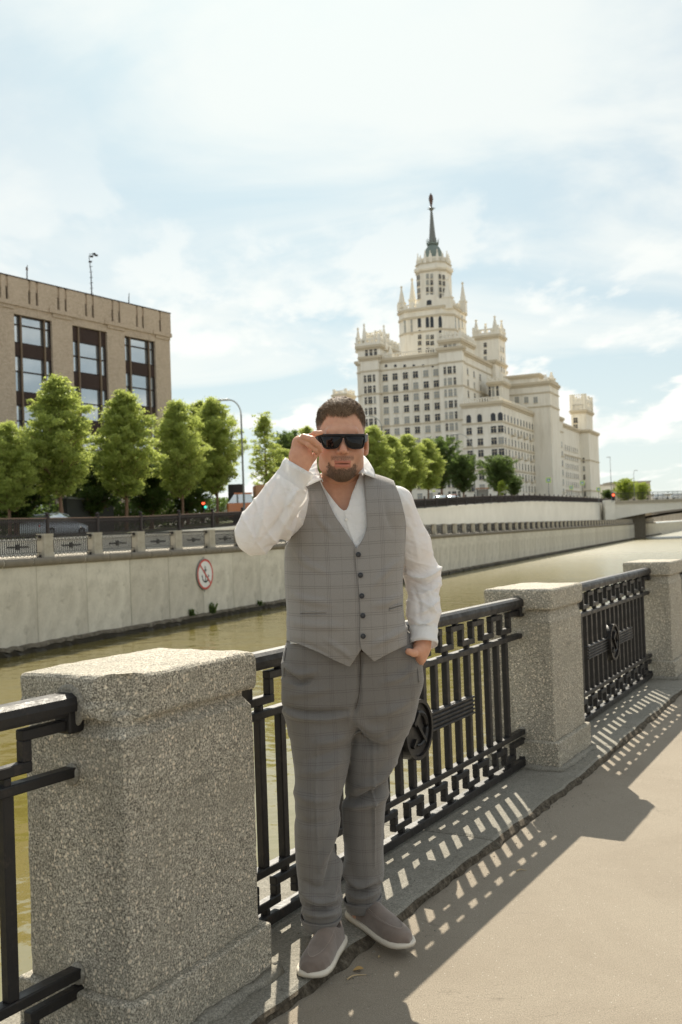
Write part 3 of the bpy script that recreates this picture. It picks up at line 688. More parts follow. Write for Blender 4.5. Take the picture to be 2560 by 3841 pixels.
# ---- no anchoring sign on the canal wall
def anchor_sign():
    P = onplane(769, 2154, fb(0, DW-.06), np.array((*NB_, 0.))); s = float(P[:2]@UB); z = float(P[2])
    r = empty('no_anchoring_sign', fb(s, DW-.02, z), FBA); tag(r, 'round white sign with red rim and slash over a black anchor on the canal wall', 'sign')
    R = .85
    def disc(nm, r0, y0, y1, mt, rin=None):
        mb = MB()
        if rin is None: mb.lathe([(r0, y0), (r0, y1)], (0, 0, 0), 48, ax='y')
        else:
            mb.lathe([(rin, y0), (r0, y0), (r0, y1), (rin, y1), (rin, y0)], (0, 0, 0), 48, ax='y'); mb.f = mb.f[:-2]; mb.mi = mb.mi[:-2]
        return mb.build(nm, mt, r)
    disc('backing_plate', R, -.06, -.01, M['post_grey']); disc('white_face', R-.035, -.075, -.055, M['white']); disc('red_rim', R-.035, -.082, -.068, M['red'], R-.135)
    mb = MB(); mb.bar((-.50, -.088, .50), (.50, -.088, -.50), .012, .085, side=(0, 1, 0)); mb.build('red_slash', M['red'], r)
    a = MB(); y = -.079
    a.box((-.03, y-.004, -.42), (.03, y+.004, .30)); a.box((-.15, y-.005, .20), (.15, y+.003, .255))
    for k in range(16):
        w = 2*math.pi*k/16; w2 = 2*math.pi*(k+1)/16; a.bar((.055*math.cos(w), y, .36+.055*math.sin(w)), (.055*math.cos(w2), y, .36+.055*math.sin(w2)), .008, .03, side=(0, 1, 0))
    pts = [(.34*math.cos(t), -.05-.0+.36*math.sin(t)) for t in np.linspace(rad(200), rad(340), 15)]
    for i, (p, q) in enumerate(zip(pts[:-1], pts[1:])):
        w = .04+.055*math.sin(math.pi*(i+.5)/14); a.bar((p[0], y, p[1]), (q[0], y, q[1]), .008, w, side=(0, 1, 0))
    for sg in (-1, 1): a.add([(sg*.40, y-.004, -.13), (sg*.23, y-.004, -.17), (sg*.33, y-.004, .0), (sg*.40, y+.003, -.13), (sg*.23, y+.003, -.17), (sg*.33, y+.003, .0)], [(0, 1, 2), (3, 5, 4), (0, 3, 4, 1), (1, 4, 5, 2), (2, 5, 3, 0)])
    a.build('anchor_symbol', M['black'], r)
    b = MB(); b.box((-.02, -.01, -.95), (.02, .02, .95)); b.build('bracket', M['post_grey'], r)
anchor_sign()
def weeds():
    for px, py, h, lab in ((797, 2290, .62, 'dark green weed growing from the canal wall foot below the anchor sign'), (720, 2298, .35, 'small weed tuft on the canal wall foot left of the larger one'), (975, 2262, .3, 'small weed clump on the wall foot nearest the man')):
        P = onplane(px, py, fb(0, DW-.12), np.array((*NB_, 0.))); mb = MB(); r = np.random.default_rng(int(px))
        for k in range(90):
            a = r.random()*6.28; l = h*r.uniform(.3, 1); b = P+np.array((r.normal()*.10, r.normal()*.05, -.15)); t = b+np.array((math.cos(a)*l*.35, math.sin(a)*l*.2, l)); s = .05
            d = np.array((r.normal(), r.normal(), r.normal()))*s; mb.add([b, t, t+d, b+d*.4], [(0, 1, 2, 3)])
        tag(mb.build('weed', M['leaf_d']), lab, 'plant')
weeds()

# ---- the bridge closing the view on the right
def bridge():
    r = empty('road_bridge', (0, 0, 0)); tag(r, 'pale concrete road bridge with shallow arches crossing the canal at right', 'bridge')
    D0 = 238.; x0 = fb(258, DF)[0]-2; Z0 = 6.2
    X0 = at(2300, 1900, D0)[0]; X1 = X0+260
    dep = 30
    def prof(xa, xb, zs, zc, n=14):
        return [(xa+(xb-xa)*k/n, zs+(zc-zs)*(1-(2*k/n-1)**2)) for k in range(n+1)]
    mb = MB(); xa = X0; span = [(X0+.5, X0+47)]; 
    pts = [(X0, Z0-.6)]
    low = prof(X0+.5, X0+48, 1.9, 4.1)
    poly = [(X0-1, Z0-.55), (X1, Z0-.55)]+[(X1, 3.9), (X0+50, 2.0)]+low[::-1]+[(X0-1, 1.8)]
    n = len(poly); V = [(x, D0, z) for x, z in poly]+[(x, D0+.6, z) for x, z in poly]; mb.add(V, [tuple(range(n)), tuple(range(n, 2*n))[::-1]]+[(i, (i+1) % n, (i+1) % n+n, i+n) for i in range(n)])
    mb.build('arch_face', M['render'], r)
    mb = MB(); mb.box((X0-1, D0-.35, Z0-.55), (X1, D0+dep, Z0+.0)); mb.box((X0-1, D0-.5, Z0-.12), (X1, D0-.3, Z0+.12)); mb.build('deck', M['coping'], r)
    mb = MB(); mb.box((X0-.8, D0+.6, 3.9), (X1, D0+dep, Z0-.56)); mb.build('soffit', M['footing'], r)  # near-black underside: shade below the deck put into the colour
    mb = MB(); mb.box((X0+1, D0+2, -3.5), (X0+8.3, D0+dep-3, 4.0)); mb.build('shaded_wall', M['rim'], r)  # dark block painting the shaded quay wall under the bridge
    for k in range(6):
        low2 = prof(X0+8, X0+60, 0.6, 3.5, 12); y = D0+22+k*1.2; mb = MB()
        for (a, za), (b, zb) in zip(low2[:-1], low2[1:]): mb.bar((a, y, za+.2), (b, y, zb+.2), .4, .5)
        if k in (0, 3): mb.build('arch_rib', M['footing'], r)
    # parapet
    mb = MB()
    for k in range(90): x = X0+k*1.2; mb.box((x, D0-.3, Z0), (x+.10, D0-.2, Z0+1.9))
    mb.box((X0, D0-.32, Z0+1.9), (X1-120, D0-.18, Z0+2.0)); mb.box((X0, D0-.3, Z0+.3), (X1-120, D0-.2, Z0+.36))
    for k in range(90):
        x = X0+k*1.2
        for j in range(1, 5): mb.box((x+j*.24, D0-.27, Z0+.3), (x+j*.24+.05, D0-.23, Z0+1.9))
    tag(mb.build('parapet', M['dark_metal'], r), kind='stuff')
    mb = MB(); mb.box((X0-2.2, D0-1.2, -3.3+4.1), (X0+.2, D0+1, Z0+.4)); mb.build('abutment', M['render'], r)
bridge()
# ------------------------------------------------------------------ brown brick office block on the left
def brick_building():
    P0 = np.array((-28.6, 82.7)); hdg = rad(33.4); u = np.array((math.sin(hdg), math.cos(hdg))); nrm = np.array((u[1], -u[0]))   # nrm faces the canal
    # local: x along u, y = away from canal (depth), z
    root = empty('office_building', (P0[0], P0[1], 0), math.atan2(u[1], u[0])); tag(root, 'brown brick office block with tall window bays at the upper left', 'building')
    def S(px):                                   # pixel column at roof height -> distance along the facade
        P = onplane(px, 1250, (*P0, 0), np.array((*nrm, 0.))); return float((P[:2]-P0)@u)
    SE = S(637); ZB = 1.0; ZC = 21.9; ZR = 24.3
    bays = [(S(55), S(197), 0), (S(273), S(402), 1), (S(468), S(582), 0)]
    per = bays[1][0]-bays[0][0]; bays = [(bays[0][0]-per*(1+k), bays[0][1]-per*(1+k), (k+1) % 2) for k in (1, 0)]+bays
    W0 = bays[0][0]-2.5; B = M['brick']
    xs = [W0]+[v for b in bays for v in b[:2]]+[SE]
    for k in range(0, len(xs), 2):
        mb = MB(); mb.box((xs[k], 0, ZB), (xs[k+1], 1.0, ZC-.35)); mb.build('brick_pier', B, root)
        mb = MB(); a = .4; mb.box((xs[k]-a, -.22, ZC-.05), (min(xs[k+1]+a, SE+.12), 1, ZC+.32)); mb.box((xs[k]+.02, -.10, ZC-.36), (xs[k+1]-.02, .9, ZC-.052)); mb.build('cornice_block', B, root)
    for a, b, t in bays: mb = MB(); mb.box((a, .004, 21.15), (b, 1, ZC-.053)); mb.box((a+.4, -.12, ZC-.05), (b-.4, .9, ZC+.315)); mb.build('brick_lintel', B, root)
    mb = MB(); mb.box((W0, .55, ZB), (SE-.002, 22, ZC-.4)); mb.box((W0, .5, ZC-.04), (SE+.0, 22, ZC+.3)); mb.build('body', M['brown_wall'], root)
    # parapet with narrow dark slots
    slots = [S(v*.421) for v in (5, 68, 268, 335, 525, 590, 770, 830, 1003, 1063, 1220, 1273, 1425)]
    e = [W0]
    for s in slots: e += [s-.13, s+.13]
    e.append(SE+.1)
    for k in range(0, len(e), 2): mb = MB(); mb.box((e[k], -.10, ZC+.32), (e[k+1], .5, ZR)); mb.build('parapet_panel', B, root)
    for s in slots: mb = MB(); mb.box((s-.13, .10, ZC+.32), (s+.13, .5, ZR-.9)); mb.build('slot_recess', M['brown'], root); mb = MB(); mb.box((s-.13, .02, ZR-.9), (s+.13, .5, ZR-.02)); mb.build('slot_head', B, root)
    mb = MB(); mb.box((W0, -.14, ZR), (SE+.14, .6, ZR+.09)); mb.box((SE-.5, .6, ZC+.3), (SE+.1, 22, ZR)); mb.build('roof_edge', M['brown'], root)
    mb = MB(); mb.box((SE-.001, .6, ZB), (SE+.0, 1, ZC)); 
    # windows and spandrels
    def bay(a, b, t):
        w = b-a; m1, m2 = a+.19*w, a+.81*w
        if t == 0: rows = [('w', 18.7, 21.1, 20.3), ('s', 17.6, 18.7), ('w', 14.45, 17.6, 16.25), ('s', 13.35, 14.45), ('w', 10.2, 13.35, 11.95), ('s', 9.1, 10.2), ('w', 6, 9.1, 7.6), ('s', 4.9, 6), ('w', 1.5, 4.9, 3)]
        else: rows = [('s', 19.8, 21.1), ('w', 16.9, 19.8, 18.4), ('s', 15.6, 16.9), ('w', 12.5, 15.6, 14.1), ('s', 11.3, 12.5), ('w', 8.2, 11.3, 9.8), ('s', 7.1, 8.2), ('w', 4, 7.1, 5.5), ('s', 1.5, 4)]
        for row in rows:
            k, z0, z1 = row[:3]
            if k == 's':
                mb = MB(); mb.box((a, .26, z0), (b, .5, z1)); sp = mb.build('spandrel', M['brown'], root)
                mb = MB(); n = int(w/.16)
                for i in range(n): x = a+(i+.5)*w/n; mb.box((x-.035, .20, z0+.03), (x+.035, .262, z1-.03))
                tag(mb.build('cladding_slats', M['slat'], sp), kind='stuff')
            else:
                fr = MB(); 
                for x in (a+.05, m1, m2, b-.05): fr.box((x-.05, .22, z0), (x+.05, .42, z1))
                zt = row[3]
                for z in (z0+.04, zt, z1-.04): fr.box((a, .225, z-.05), (b, .415, z+.05))
                f = fr.build('window', M['brown'], root)
                for (xa, xb) in ((a+.1, m1-.05), (m1+.05, m2-.05), (m2+.05, b-.1)):
                    for (za, zb) in ((z0+.09, zt-.05), (zt+.05, z1-.09)):
                        tilt = random.uniform(-.012, .012); mb = MB(); y = .34
                        mb.add([(xa, y-tilt, za), (xb, y+tilt, za), (xb, y+tilt, zb), (xa, y-tilt, zb), (xa, y+.03, za), (xb, y+.03, za), (xb, y+.03, zb), (xa, y+.03, zb)], [(0, 1, 2, 3), (7, 6, 5, 4), (0, 4, 5, 1), (1, 5, 6, 2), (2, 6, 7, 3), (3, 7, 4, 0)])
                        mb.build('pane', M['glass'], f)
        mb = MB()
        for x in (m1, m2): mb.box((x-.07, .06, 1.5), (x+.07, .21, 21.1))
        mb.build('mullion', M['mullion'], root)
    for b in bays: bay(*b)
    # roof masts
    def mast(px, ytop, lab, cross=False, hh=0):
        s = S(px); base = P0+u*s-nrm*1.5; d = ray(px, ytop); Y = base[1]; zt = CAMZ+d[2]/d[1]*Y; mb = MB(); H = zt-ZR
        r = empty('roof_antenna', (base[0], base[1], ZR)); tag(r, lab, 'antenna')
        mb.tube([(0, 0, -.3), (0, 0, H*.6), (.06 if not cross else -.15, 0, H)], [.07, .05, .03], 6); mb.build('mast', M['dark_metal'], r)
        if cross:
            b = MB(); 
            for k in range(7): z = H*(.15+.12*k); b.bar((-.16, 0, z), (.16, 0, z+.05), .03, .04)
            b.build('rungs', M['dark_metal'], r); b = MB()
            for dx, dz in ((.25, .0), (.5, .25), (.7, .1), (.1, -.5)): b.lathe([(.0, 0), (.16, .05), (.16, .16), (0, .2)], (dx-.15, 0, H+dz-.2), 8); b.bar((-.15, 0, H+dz-.1), (dx-.1, 0, H+dz-.1), .04, .04)
            b.build('camera_cluster', M['dark_metal'], r)
        else: b = MB(); b.lathe([(.0, 0), (.10, .06), (.09, .26), (.04, .34)], (0, 0, H-.5 if not hh else .1), 8); b.build('insulator', M['bronze'], r)
    mast(151, 993, 'short roof mast with bronze insulator at the left end of the brick roof'); mast(391, 957, 'tall ladder mast with a camera cluster on the brick roof', True); mast(529, 1098, 'thin roof rod near the right corner of the brick roof', hh=1)
M['brown_wall'] = plain('side_brick', (.27, .19, .135), .9)
brick_building()

# ------------------------------------------------------------------ Stalinist skyscraper
def skyscraper():
    K = np.array((50.0, 300.0)); th = rad(24.6); bv = np.array((math.sin(th), math.cos(th))); av = np.array((-bv[1], bv[0]))
    # local frame: x = towards the right along the front (-av), y = back (bv)
    xv = -av; root = empty('tower_block', (K[0], K[1], 0), math.atan2(xv[1], xv[0])); tag(root, 'pale stepped Stalinist skyscraper with pinnacled central tower and green spire', 'skyscraper')
    C_, T_ = M['cream'], M['cream_trim']
    def q(px, py, b0):          # pixel -> (x, z) on the plane y=b0 (front-facing)
        P0 = K+bv*b0; P = onplane(px, py, (*P0, 0), np.array((*bv, 0.))); return float((P[:2]-K)@xv), float(P[2])
    def qs(px, py, x0):         # pixel -> (y, z) on the plane x=x0 (side facing right)
        P0 = K+xv*x0; P = onplane(px, py, (*P0, 0), np.array((*xv, 0.))); return float((P[:2]-K)@bv), float(P[2])
    WM = {}
    def win_mesh(kind):
        if kind in WM: return WM[kind]
        mb = MB(); # unit window: width 1 height 1 centred; facing -y
        if kind.startswith('arch'):
            pts = [(-.5, -.5), (.5, -.5), (.5, .2)]+[(.5*math.cos(t), .2+.3*math.sin(t)) for t in np.linspace(0, math.pi, 7)[1:-1]]+[(-.5, .2)]
            n = len(pts); mb.add([(x, -.05, z) for x, z in pts]+[(x, .05, z) for x, z in pts], [tuple(range(n))]+[(i, (i+1) % n, (i+1) % n+n, i+n) for i in range(n)], 0)
            mb.box((-.6, -.12, -.56), (.6, .02, -.5), 1)
        else:
            mb.box((-.5, -.04, -.5), (.5, .05, .5), 0)
            mb.box((-.03, -.07, -.5), (.03, -.035, .5), 1); mb.box((-.5, -.07, .12), (.5, -.035, .18), 1)
            mb.box((-.60, -.20, -.60), (.60, .02, -.5), 1)
        WM[kind] = mb.mesh('window_'+kind, [M['pane'] if kind[-1] != 'l' else M['pane_l'], T_]); return WM[kind]
    count = [0]
    def win(par, x, z, w, h, y, side=None, kind=None, off=.0):
        kind = kind or ('sqd' if random.random() < .72 else 'sql')
        o = link('window', win_mesh(kind), par); o.scale = (w, 1, h)
        if side is None: o.location = (x, y-off, z)
        else: o.location = (side+off, x, z); o.rotation_euler = (0, 0, rad(90))
        count[0] += 1
    def block(nm, x0, x1, y0, y1, z0, z1, mt=None, cor=True):
        mb = MB(); mb.box((x0, y0, z0), (x1, y1, z1)); 
        o = mb.build(nm, mt or C_, root)
        if cor:
            c = MB(); e = .7
            c.box((x0-e, y0-e, z1-.5), (x1+e, y1+e, z1+.35)); c.box((x0-e*.5, y0-e*.5, z1-1.1), (x1+e*.5, y1+e*.5, z1-.5)); c.build('cornice', T_, o)
        return o
    def bands(par, x0, x1, y0, y1, zs, e=.25):
        for z in zs: c = MB(); c.box((x0-e, y0-e, z), (x1+e, y1+e, z+.45)); c.build('string_course', T_, par)
    def pinn(par, x, y, z, h, w, ball=True):
        mb = MB(); s = w/2; mb.box((x-s, y-s, z), (x+s, y+s, z+h*.34)); mb.box((x-s*1.2, y-s*1.2, z+h*.34), (x+s*1.2, y+s*1.2, z+h*.38))
        mb.prism([(x-s*.85, y-s*.85), (x+s*.85, y-s*.85), (x+s*.85, y+s*.85), (x-s*.85, y+s*.85)], z+h*.38, z+h*.92, top_scale=.16, c=(x, y))
        mb.lathe([(0.05, h*.88), (s*.45, h*.92), (s*.45, h*.96), (.05, h)], (x, y, z), 8); mb.build('pinnacle', C_, par)
    def crest(par, x0, x1, y0, y1, z, h, step=2.2):
        """pierced parapet: merlons with gaps"""
        mb = MB()
        def run(ax, a, b, fix):
            n = max(2, int(abs(b-a)/step))
            for k in range(n+1):
                c = a+(b-a)*k/n; hh = h*(1 if k % 2 == 0 else .55)
                if ax == 0: mb.box((c-step*.22, fix-.4, z), (c+step*.22, fix+.4, z+hh))
                else: mb.box((fix-.41, c-step*.22, z), (fix+.41, c+step*.22, z+hh))
            if ax == 0: mb.box((a, fix-.3, z), (b, fix+.3, z+h*.3)); mb.box((a, fix-.3, z+h*.55), (b, fix+.3, z+h*.72))
            else: mb.box((fix-.3, a, z), (fix+.3, b, z+h*.3)); mb.box((fix-.3, a, z+h*.55), (fix+.3, b, z+h*.72))
        run(0, x0, x1, y0); run(0, x0, x1, y1); run(1, y0, y1, x0); run(1, y0, y1, x1); mb.build('crest', C_, par)
    def rail_(par, x0, x1, y0, z, h=1.5):
        mb = MB(); mb.box((x0, y0-.2, z+h-.25), (x1, y0+.2, z+h)); n = max(2, int((x1-x0)/.8))
        for k in range(n+1): c = x0+(x1-x0)*k/n; mb.box((c-.16, y0-.15, z), (c+.16, y0+.15, z+h-.25))
        mb.build('roof_balustrade', C_, par)
    # ---------------- main front block
    bm = 6.0
    xl, zc = q(1340, 1378, bm); xr, _ = q(1735, 1330, bm); ztop = q(1540, 1338, bm)[1]
    main = block('main_block', xl, xr, bm, bm+52, 0, ztop)
    rail_(main, xl+6, xr-6, bm+.2, ztop+.35)
    # pavilions at both ends, projecting
    xa, _ = q(1358, 1500, bm-1.8); xb, _ = q(1424, 1500, bm-1.8); pl = block('left_pavilion', xa, xb, bm-1.8, bm, 0, ztop+1.0)
    xc, _ = q(1652, 1500, bm-1.8); xd, _ = q(1734, 1500, bm-1.8); pr_ = block('right_pavilion', xc, xd+.6, bm-1.8, bm, 0, ztop+1.0)
    rows = [q(1560, y, bm)[1] for y in (1405, 1446, 1488, 1530, 1572, 1621, 1665, 1710)]
    dz = (rows[0]-rows[4])/4; r0 = rows[0]; rows = [r0-dz*k for k in range(13)]
    cols = [q(x, 1450, bm)[0] for x in (1447, 1484, 1523, 1561, 1600, 1638)]
    for k, z in enumerate(rows):
        if z < 2: break
        for x in cols: win(main, x, z, 1.7, 2.15, bm)
        for c0, c1, par, dx in ((xa, xb, pl, .0), (xc, xd, pr_, 0)):
            cx = (c0+c1)/2-.1
            win(par, cx, z, 1.35, 2.3, bm-1.8); win(par, cx-1.6, z, .8, 2.3, bm-1.8); win(par, cx+1.6, z, .8, 2.3, bm-1.8)
    for px in (1449, 1484, 1519, 1553, 1588, 1623): x, z = q(px, 1372, bm); o = link('round_window', win_mesh('archd'), main, (x, bm, z)); o.scale = (.9, 1, .9)
    for z in (rows[1]-dz*.52, rows[4]-dz*.52, rows[0]+dz*.62): bands(main, xl, xr, bm, bm+52, [z]); bands(pl, xa, xb, bm-1.8, bm, [z]); bands(pr_, xc, xd+.6, bm-1.8, bm, [z])
    # pilaster strips
    for i in range(len(cols)-1): mb = MB(); x = (cols[i]+cols[i+1])/2; mb.box((x-.32, bm-.16, 2), (x+.32, bm, rows[0]+dz*.6)); mb.build('pilaster', C_, main)
    # side windows of the main block (right flank, seen obliquely)
    for k in range(5):
        for j in range(3): win(main, bm+5+7*j, rows[k], 1.3, 2.0, 0, side=xr)
    # attic pavilions
    za = ztop+.35; zb = q(1690, 1277, bm-1)[1]; xe, _ = q(1651, 1300, bm-1); xf, _ = q(1727, 1300, bm-1)
    at_ = block('attic_pavilion', xe, xf, bm-1, bm+14, za-1, zb, cor=True); crest(at_, xe-.2, xf+.2, bm-1.2, bm+14, zb+.35, 2.2, 1.3)
    for dx in (-1.5, 0, 1.5): win(at_, (xe+xf)/2+dx, (za+zb)/2-.3, 1.0, 4.0, bm-1)
    xg, _ = q(1342, 1300, bm-1); xh, _ = q(1425, 1300, bm-1); zl = q(1380, 1300, bm-1)[1]
    al = block('attic_pavilion', xg, xh, bm-1, bm+16, za-1, zl); crest(al, xg, xh, bm-1.2, bm+16, zl+.35, 3.0, 1.4)
    for dx in (-1.6, 0, 1.6): win(al, (xg+xh)/2+dx+.8, za+2.0, 1.0, 3.6, bm-1)
    for px, py in ((1343, 1228), (1366, 1213), (1417, 1240), (1440, 1218), (1465, 1297)):
        x, z = q(px, py, bm+3 if px != 1366 else bm); pinn(al, x, bm+3 if px != 1366 else bm, zl-1 if px < 1450 else za, z-(zl-1 if px < 1450 else za), 1.7)
    x, _ = q(1400, 1270, bm+6); mb = MB(); mb.box((q(1378, 1270, bm+6)[0], bm+5, zl), (q(1432, 1270, bm+6)[0], bm+12, q(1400, 1262, bm+6)[1])); mb.build('attic_drum', C_, al); crest(al, q(1378, 1270, bm+6)[0], q(1432, 1270, bm+6)[0], bm+5, bm+12, q(1400, 1262, bm+6)[1], 1.6, 1.5)
    # ---------------- central tower
    bt = 34.0; x0, _ = q(1489, 1300, bt); x1, _ = q(1698, 1300, bt); xm = (x0+x1)/2; w = x1-x0; zt = q(1600, 1160, bt)[1]; zcor = q(1600, 1180, bt)[1]
    side = w*.98; ch = 3.2
    pts = [(x0+ch, bt), (x1-ch, bt), (x1, bt+ch), (x1, bt+side-ch), (x1-ch, bt+side), (x0+ch, bt+side), (x0, bt+side-ch), (x0, bt+ch)]
    def octo(nm, pts, z0, z1, mt, par=None, sc=1, c=(0, 0)): mb = MB(); mb.prism(pts, z0, z1, top_scale=sc, c=c); return mb.build(nm, mt, par or root)
    cen = (xm, bt+side/2); grow = lambda k: [(cen[0]+(x-cen[0])*k, cen[1]+(y-cen[1])*k) for x, y in pts]
    tw = octo('central_tower', pts, ztop-2, zt, C_)
    octo('cornice', grow(1.05), zt-.2, zt+.7, T_, tw); octo('cornice', grow(1.025), zt-2.6, zt-2.1, T_, tw); zmid = q(1600, 1243, bt)[1]; octo('string_course', grow(1.02), zmid-.2, zmid+.4, T_, tw); octo('cornice', grow(1.03), zcor-1.0, zcor-.7, T_, tw)
    for px in (1574, 1604, 1621, 1652): x, z = q(px, 1207, bt); win(tw, x, z, 1.25, 4.0, bt, kind='archd')
    for px in (1575, 1605, 1622, 1652):
        for py in (1264, 1287, 1314): x, z = q(px, py, bt); win(tw, x, z, 1.25 if px < 1660 else 1.0, 1.5, bt)
    for px in (1575, 1652): x, z = q(px, 1243, bt); win(tw, x, z, .9, 1.0, bt, kind='archd')
    for px in (1520, 1545): x, z = q(px, 1225, bt); win(tw, x, z, .7, 5, bt, kind='sql')
    for k, px in enumerate((1703, 1718, 1733)): y, z = qs(px, 1205, x1); win(tw, bt+4.5+k*4.0, z, 1.2, 4.5, 0, side=x1, kind='sql')
    # pinnacles on the tower shoulders
    def pin_at(px, pyt, pyb, b0, wd): x, z = q(px, pyt, b0); _, zb2 = q(px, pyb, b0); pinn(tw, x, b0, zb2, z-zb2, wd)
    pin_at(1506, 1072, 1175, bt+3.5, 2.1); pin_at(1546, 1042, 1175, bt+side*.8, 2.3); pin_at(1678, 1040, 1160, bt+1.8, 2.9); pin_at(1735, 1056, 1175, bt+side*.6, 2.1)
    x_, _ = q(1611, 1130, bt+.5); z_, = (q(1611, 1104, bt+.5)[1],)
    mb = MB(); mb.prism([(x_-5, bt+.3), (x_+5, bt+.3), (x_+5, bt+2.2), (x_-5, bt+2.2)], zt+.7, z_-3.0); pr2 = mb.build('gable', C_, tw)
    mb = MB(); n = 9; P = [(x_+4.0*math.cos(t), z_-3.2+3.2*math.sin(t)) for t in np.linspace(0, math.pi, n)]; mb.add([(x, bt+.5, z) for x, z in P]+[(x, bt+2.1, z) for x, z in P], [tuple(range(n)), tuple(range(n, 2*n))[::-1]]+[(i, i+1, i+1+n, i+n) for i in range(n-1)]+[(n-1, 0, n, 2*n-1)]); mb.build('gable_arch', C_, tw)
    o = link('round_window', win_mesh('archd'), tw, (x_, bt+.3, z_-2.9)); o.scale = (1.8, 1, 1.8)
    crest(tw, x0+1, x1-1, bt+1, bt+side-1, zt+.7, 2.6, 2.6)
    # upper shaft
    bu = bt+5.5; xs0, _ = q(1554, 1080, bu); xs1, _ = q(1668, 1080, bu); ws = xs1-xs0; cs = ((xs0+xs1)/2, bu+ws/2); c2 = ws*.22
    ps = [(xs0+c2, bu), (xs1-c2, bu), (xs1, bu+c2), (xs1, bu+ws-c2), (xs1-c2, bu+ws), (xs0+c2, bu+ws), (xs0, bu+ws-c2), (xs0, bu+c2)]
    gs = lambda k: [(cs[0]+(x-cs[0])*k, cs[1]+(y-cs[1])*k) for x, y in ps]
    z1 = q(1620, 1016, bu)[1]; z2 = q(1620, 1000, bu)[1]; z3 = q(1620, 983, bu)[1]
    sh = octo('upper_shaft', gs(.98), zt, z1, C_); octo('cornice', gs(1.02), z1-.2, z1+.5, T_, sh); octo('cornice', gs(1.10), z2-.6, z2+.5, C_, sh); octo('collar', gs(1.05), z1+.5, z2-.6, C_, sh); octo('drum', gs(.98), z2+.5, z3, C_, sh); octo('cornice', gs(1.03), z3-.2, z3+.3, T_, sh)
    for py in (1036, 1060, 1086, 1109):
        for px in (1604, 1620): x, z = q(px, py, bu); win(sh, x, z, .95, 1.7, bu)
        for px, sg in ((1645, 1), (1657, 1), (1577, -1), (1587, -1)):
            _, z = q(px, py, bu); f = .3 if px in (1645, 1587) else .72; 
            if sg > 0: x, y = xs1-c2+(c2)*f, bu+c2*f; a = rad(45)
            else: x, y = xs0+c2-c2*f, bu+c2*f; a = rad(-45)
            o = link('window', win_mesh('sqd'), sh, (x, y, z), a); o.scale = (.85, 1, 1.6)
    # crown of little turrets
    for k in range(16):
        t = 2*math.pi*(k+.5)/16; rr = ws*.50; x, y = cs[0]+rr*math.cos(t), cs[1]+rr*math.sin(t); pinn(sh, x, y, z3, 4.6 if k % 2 else 3.4, 1.0)
    mb = MB(); mb.lathe([(ws*.47, 0), (ws*.47, 2.2), (ws*.44, 2.2), (ws*.44, 0)], (cs[0], cs[1], z3), 16); mb.build('crown_wall', C_, sh)
    # green dome and spire
    bc = cs[1]; zd0 = q(1617, 960, bc)[1]; zd1 = q(1617, 921, bc)[1]; mb = MB(); mb.lathe([(3.4, z3-1-zd0), (3.4, 0), (3.2, .3*(zd1-zd0)), (2.6, .65*(zd1-zd0)), (1.6, zd1-zd0), (2.2, zd1-zd0+.1), (2.2, zd1-zd0+.5), (1.0, zd1-zd0+.6)], (cs[0], bc, zd0), 16); mb.build('copper_dome', M['copper'], sh, smooth=False)
    for k in range(8): t = 2*math.pi*k/8; pinn(sh, cs[0]+3.3*math.cos(t), bc+3.3*math.sin(t), zd0-2.5, 3.6, .9)
    zs = q(1614, 792, bc)[1]; zst = q(1612, 725, bc)[1]; mb = MB(); mb.lathe([(1.45, 0), (1.15, .25*(zs-zd1)), (.35, zs-zd1)], (cs[0], bc, zd1+.5), 10); mb.build('spire', M['spire'], sh)
    mb = MB(); mb.lathe([(.3, 0), (.9, .5), (.9, 1.0), (.3, 1.4)], (cs[0], bc, zs), 8)
    for k in range(8): t = k*math.pi/4; mb.tube([(cs[0], bc, zs+.7), (cs[0]+1.6*math.cos(t), bc+1.6*math.sin(t), zs+.9)], [.14, .05], 5)
    mb.build('spire_collar', M['spire'], sh)
    mb = MB(); H = zst-zs; mb.lathe([(.25, .8), (.35, H*.3), (.62, H*.48), (.85, H*.66), (.65, H*.85), (.3, H*.93), (.1, H)], (cs[0], bc, zs), 9); mb.build('finial_emblem', M['bronze'], sh)
    for k in range(8): t = k*math.pi/4+.2; mb = MB(); mb.tube([(cs[0]+2.0*math.cos(t), bc+2.0*math.sin(t), zd1+.4), (cs[0]+2.2*math.cos(t), bc+2.2*math.sin(t), zd1+2.2)], [.22, .08], 5); mb.build('antefix', M['copper'], sh)
    # ---------------- right rear tower
    br = 44.0; xa, _ = q(1777, 1300, br); xb, _ = q(1872, 1300, br); z1 = q(1820, 1262, br)[1]; dd = (xb-xa)*.95
    rt = block('right_turret_tower', xa, xb, br, br+dd, 0, z1)
    crest(rt, xa+.2, xb-.2, br+.2, br+dd-.2, z1+.35, 3.2, 1.9)
    for px, py, yy in ((1786, 1198, br+1), (1822, 1212, br+dd-1), (1856, 1183, br+1), (1892, 1198, br+dd-1)):
        x, z = q(px, py, yy); pinn(rt, min(max(x, xa+.8), xb-.8), yy, z1-1, z-z1+1, 2.1)
    for py in (1294, 1320, 1345): x, z = q(1821, py, br); win(rt, x, z, 1.1, 1.6, br)
    for k in range(6):
        for dy in (.3, .65): win(rt, br+dd*dy, z1-4.5-3.6*k, 1.1, 1.9, 0, side=xb)
    z4 = q(1820, 1357, br-5)[1]; xa2, _ = q(1764, 1400, br-5); xb2, _ = q(1860, 1400, br-5)
    r2 = block('turret_base', xa2, xb2, br-5, br+dd, 0, z4)
    for px in (1802, 1832): x, z = q(px, 1385, br-5); win(r2, x, z, 1.1, 4.2, br-5, kind='archd')
    for py in (1442, 1468):
        for px in (1781, 1803): x, z = q(px, py, br-5); win(r2, x, z, 1.1, 1.9, br-5)
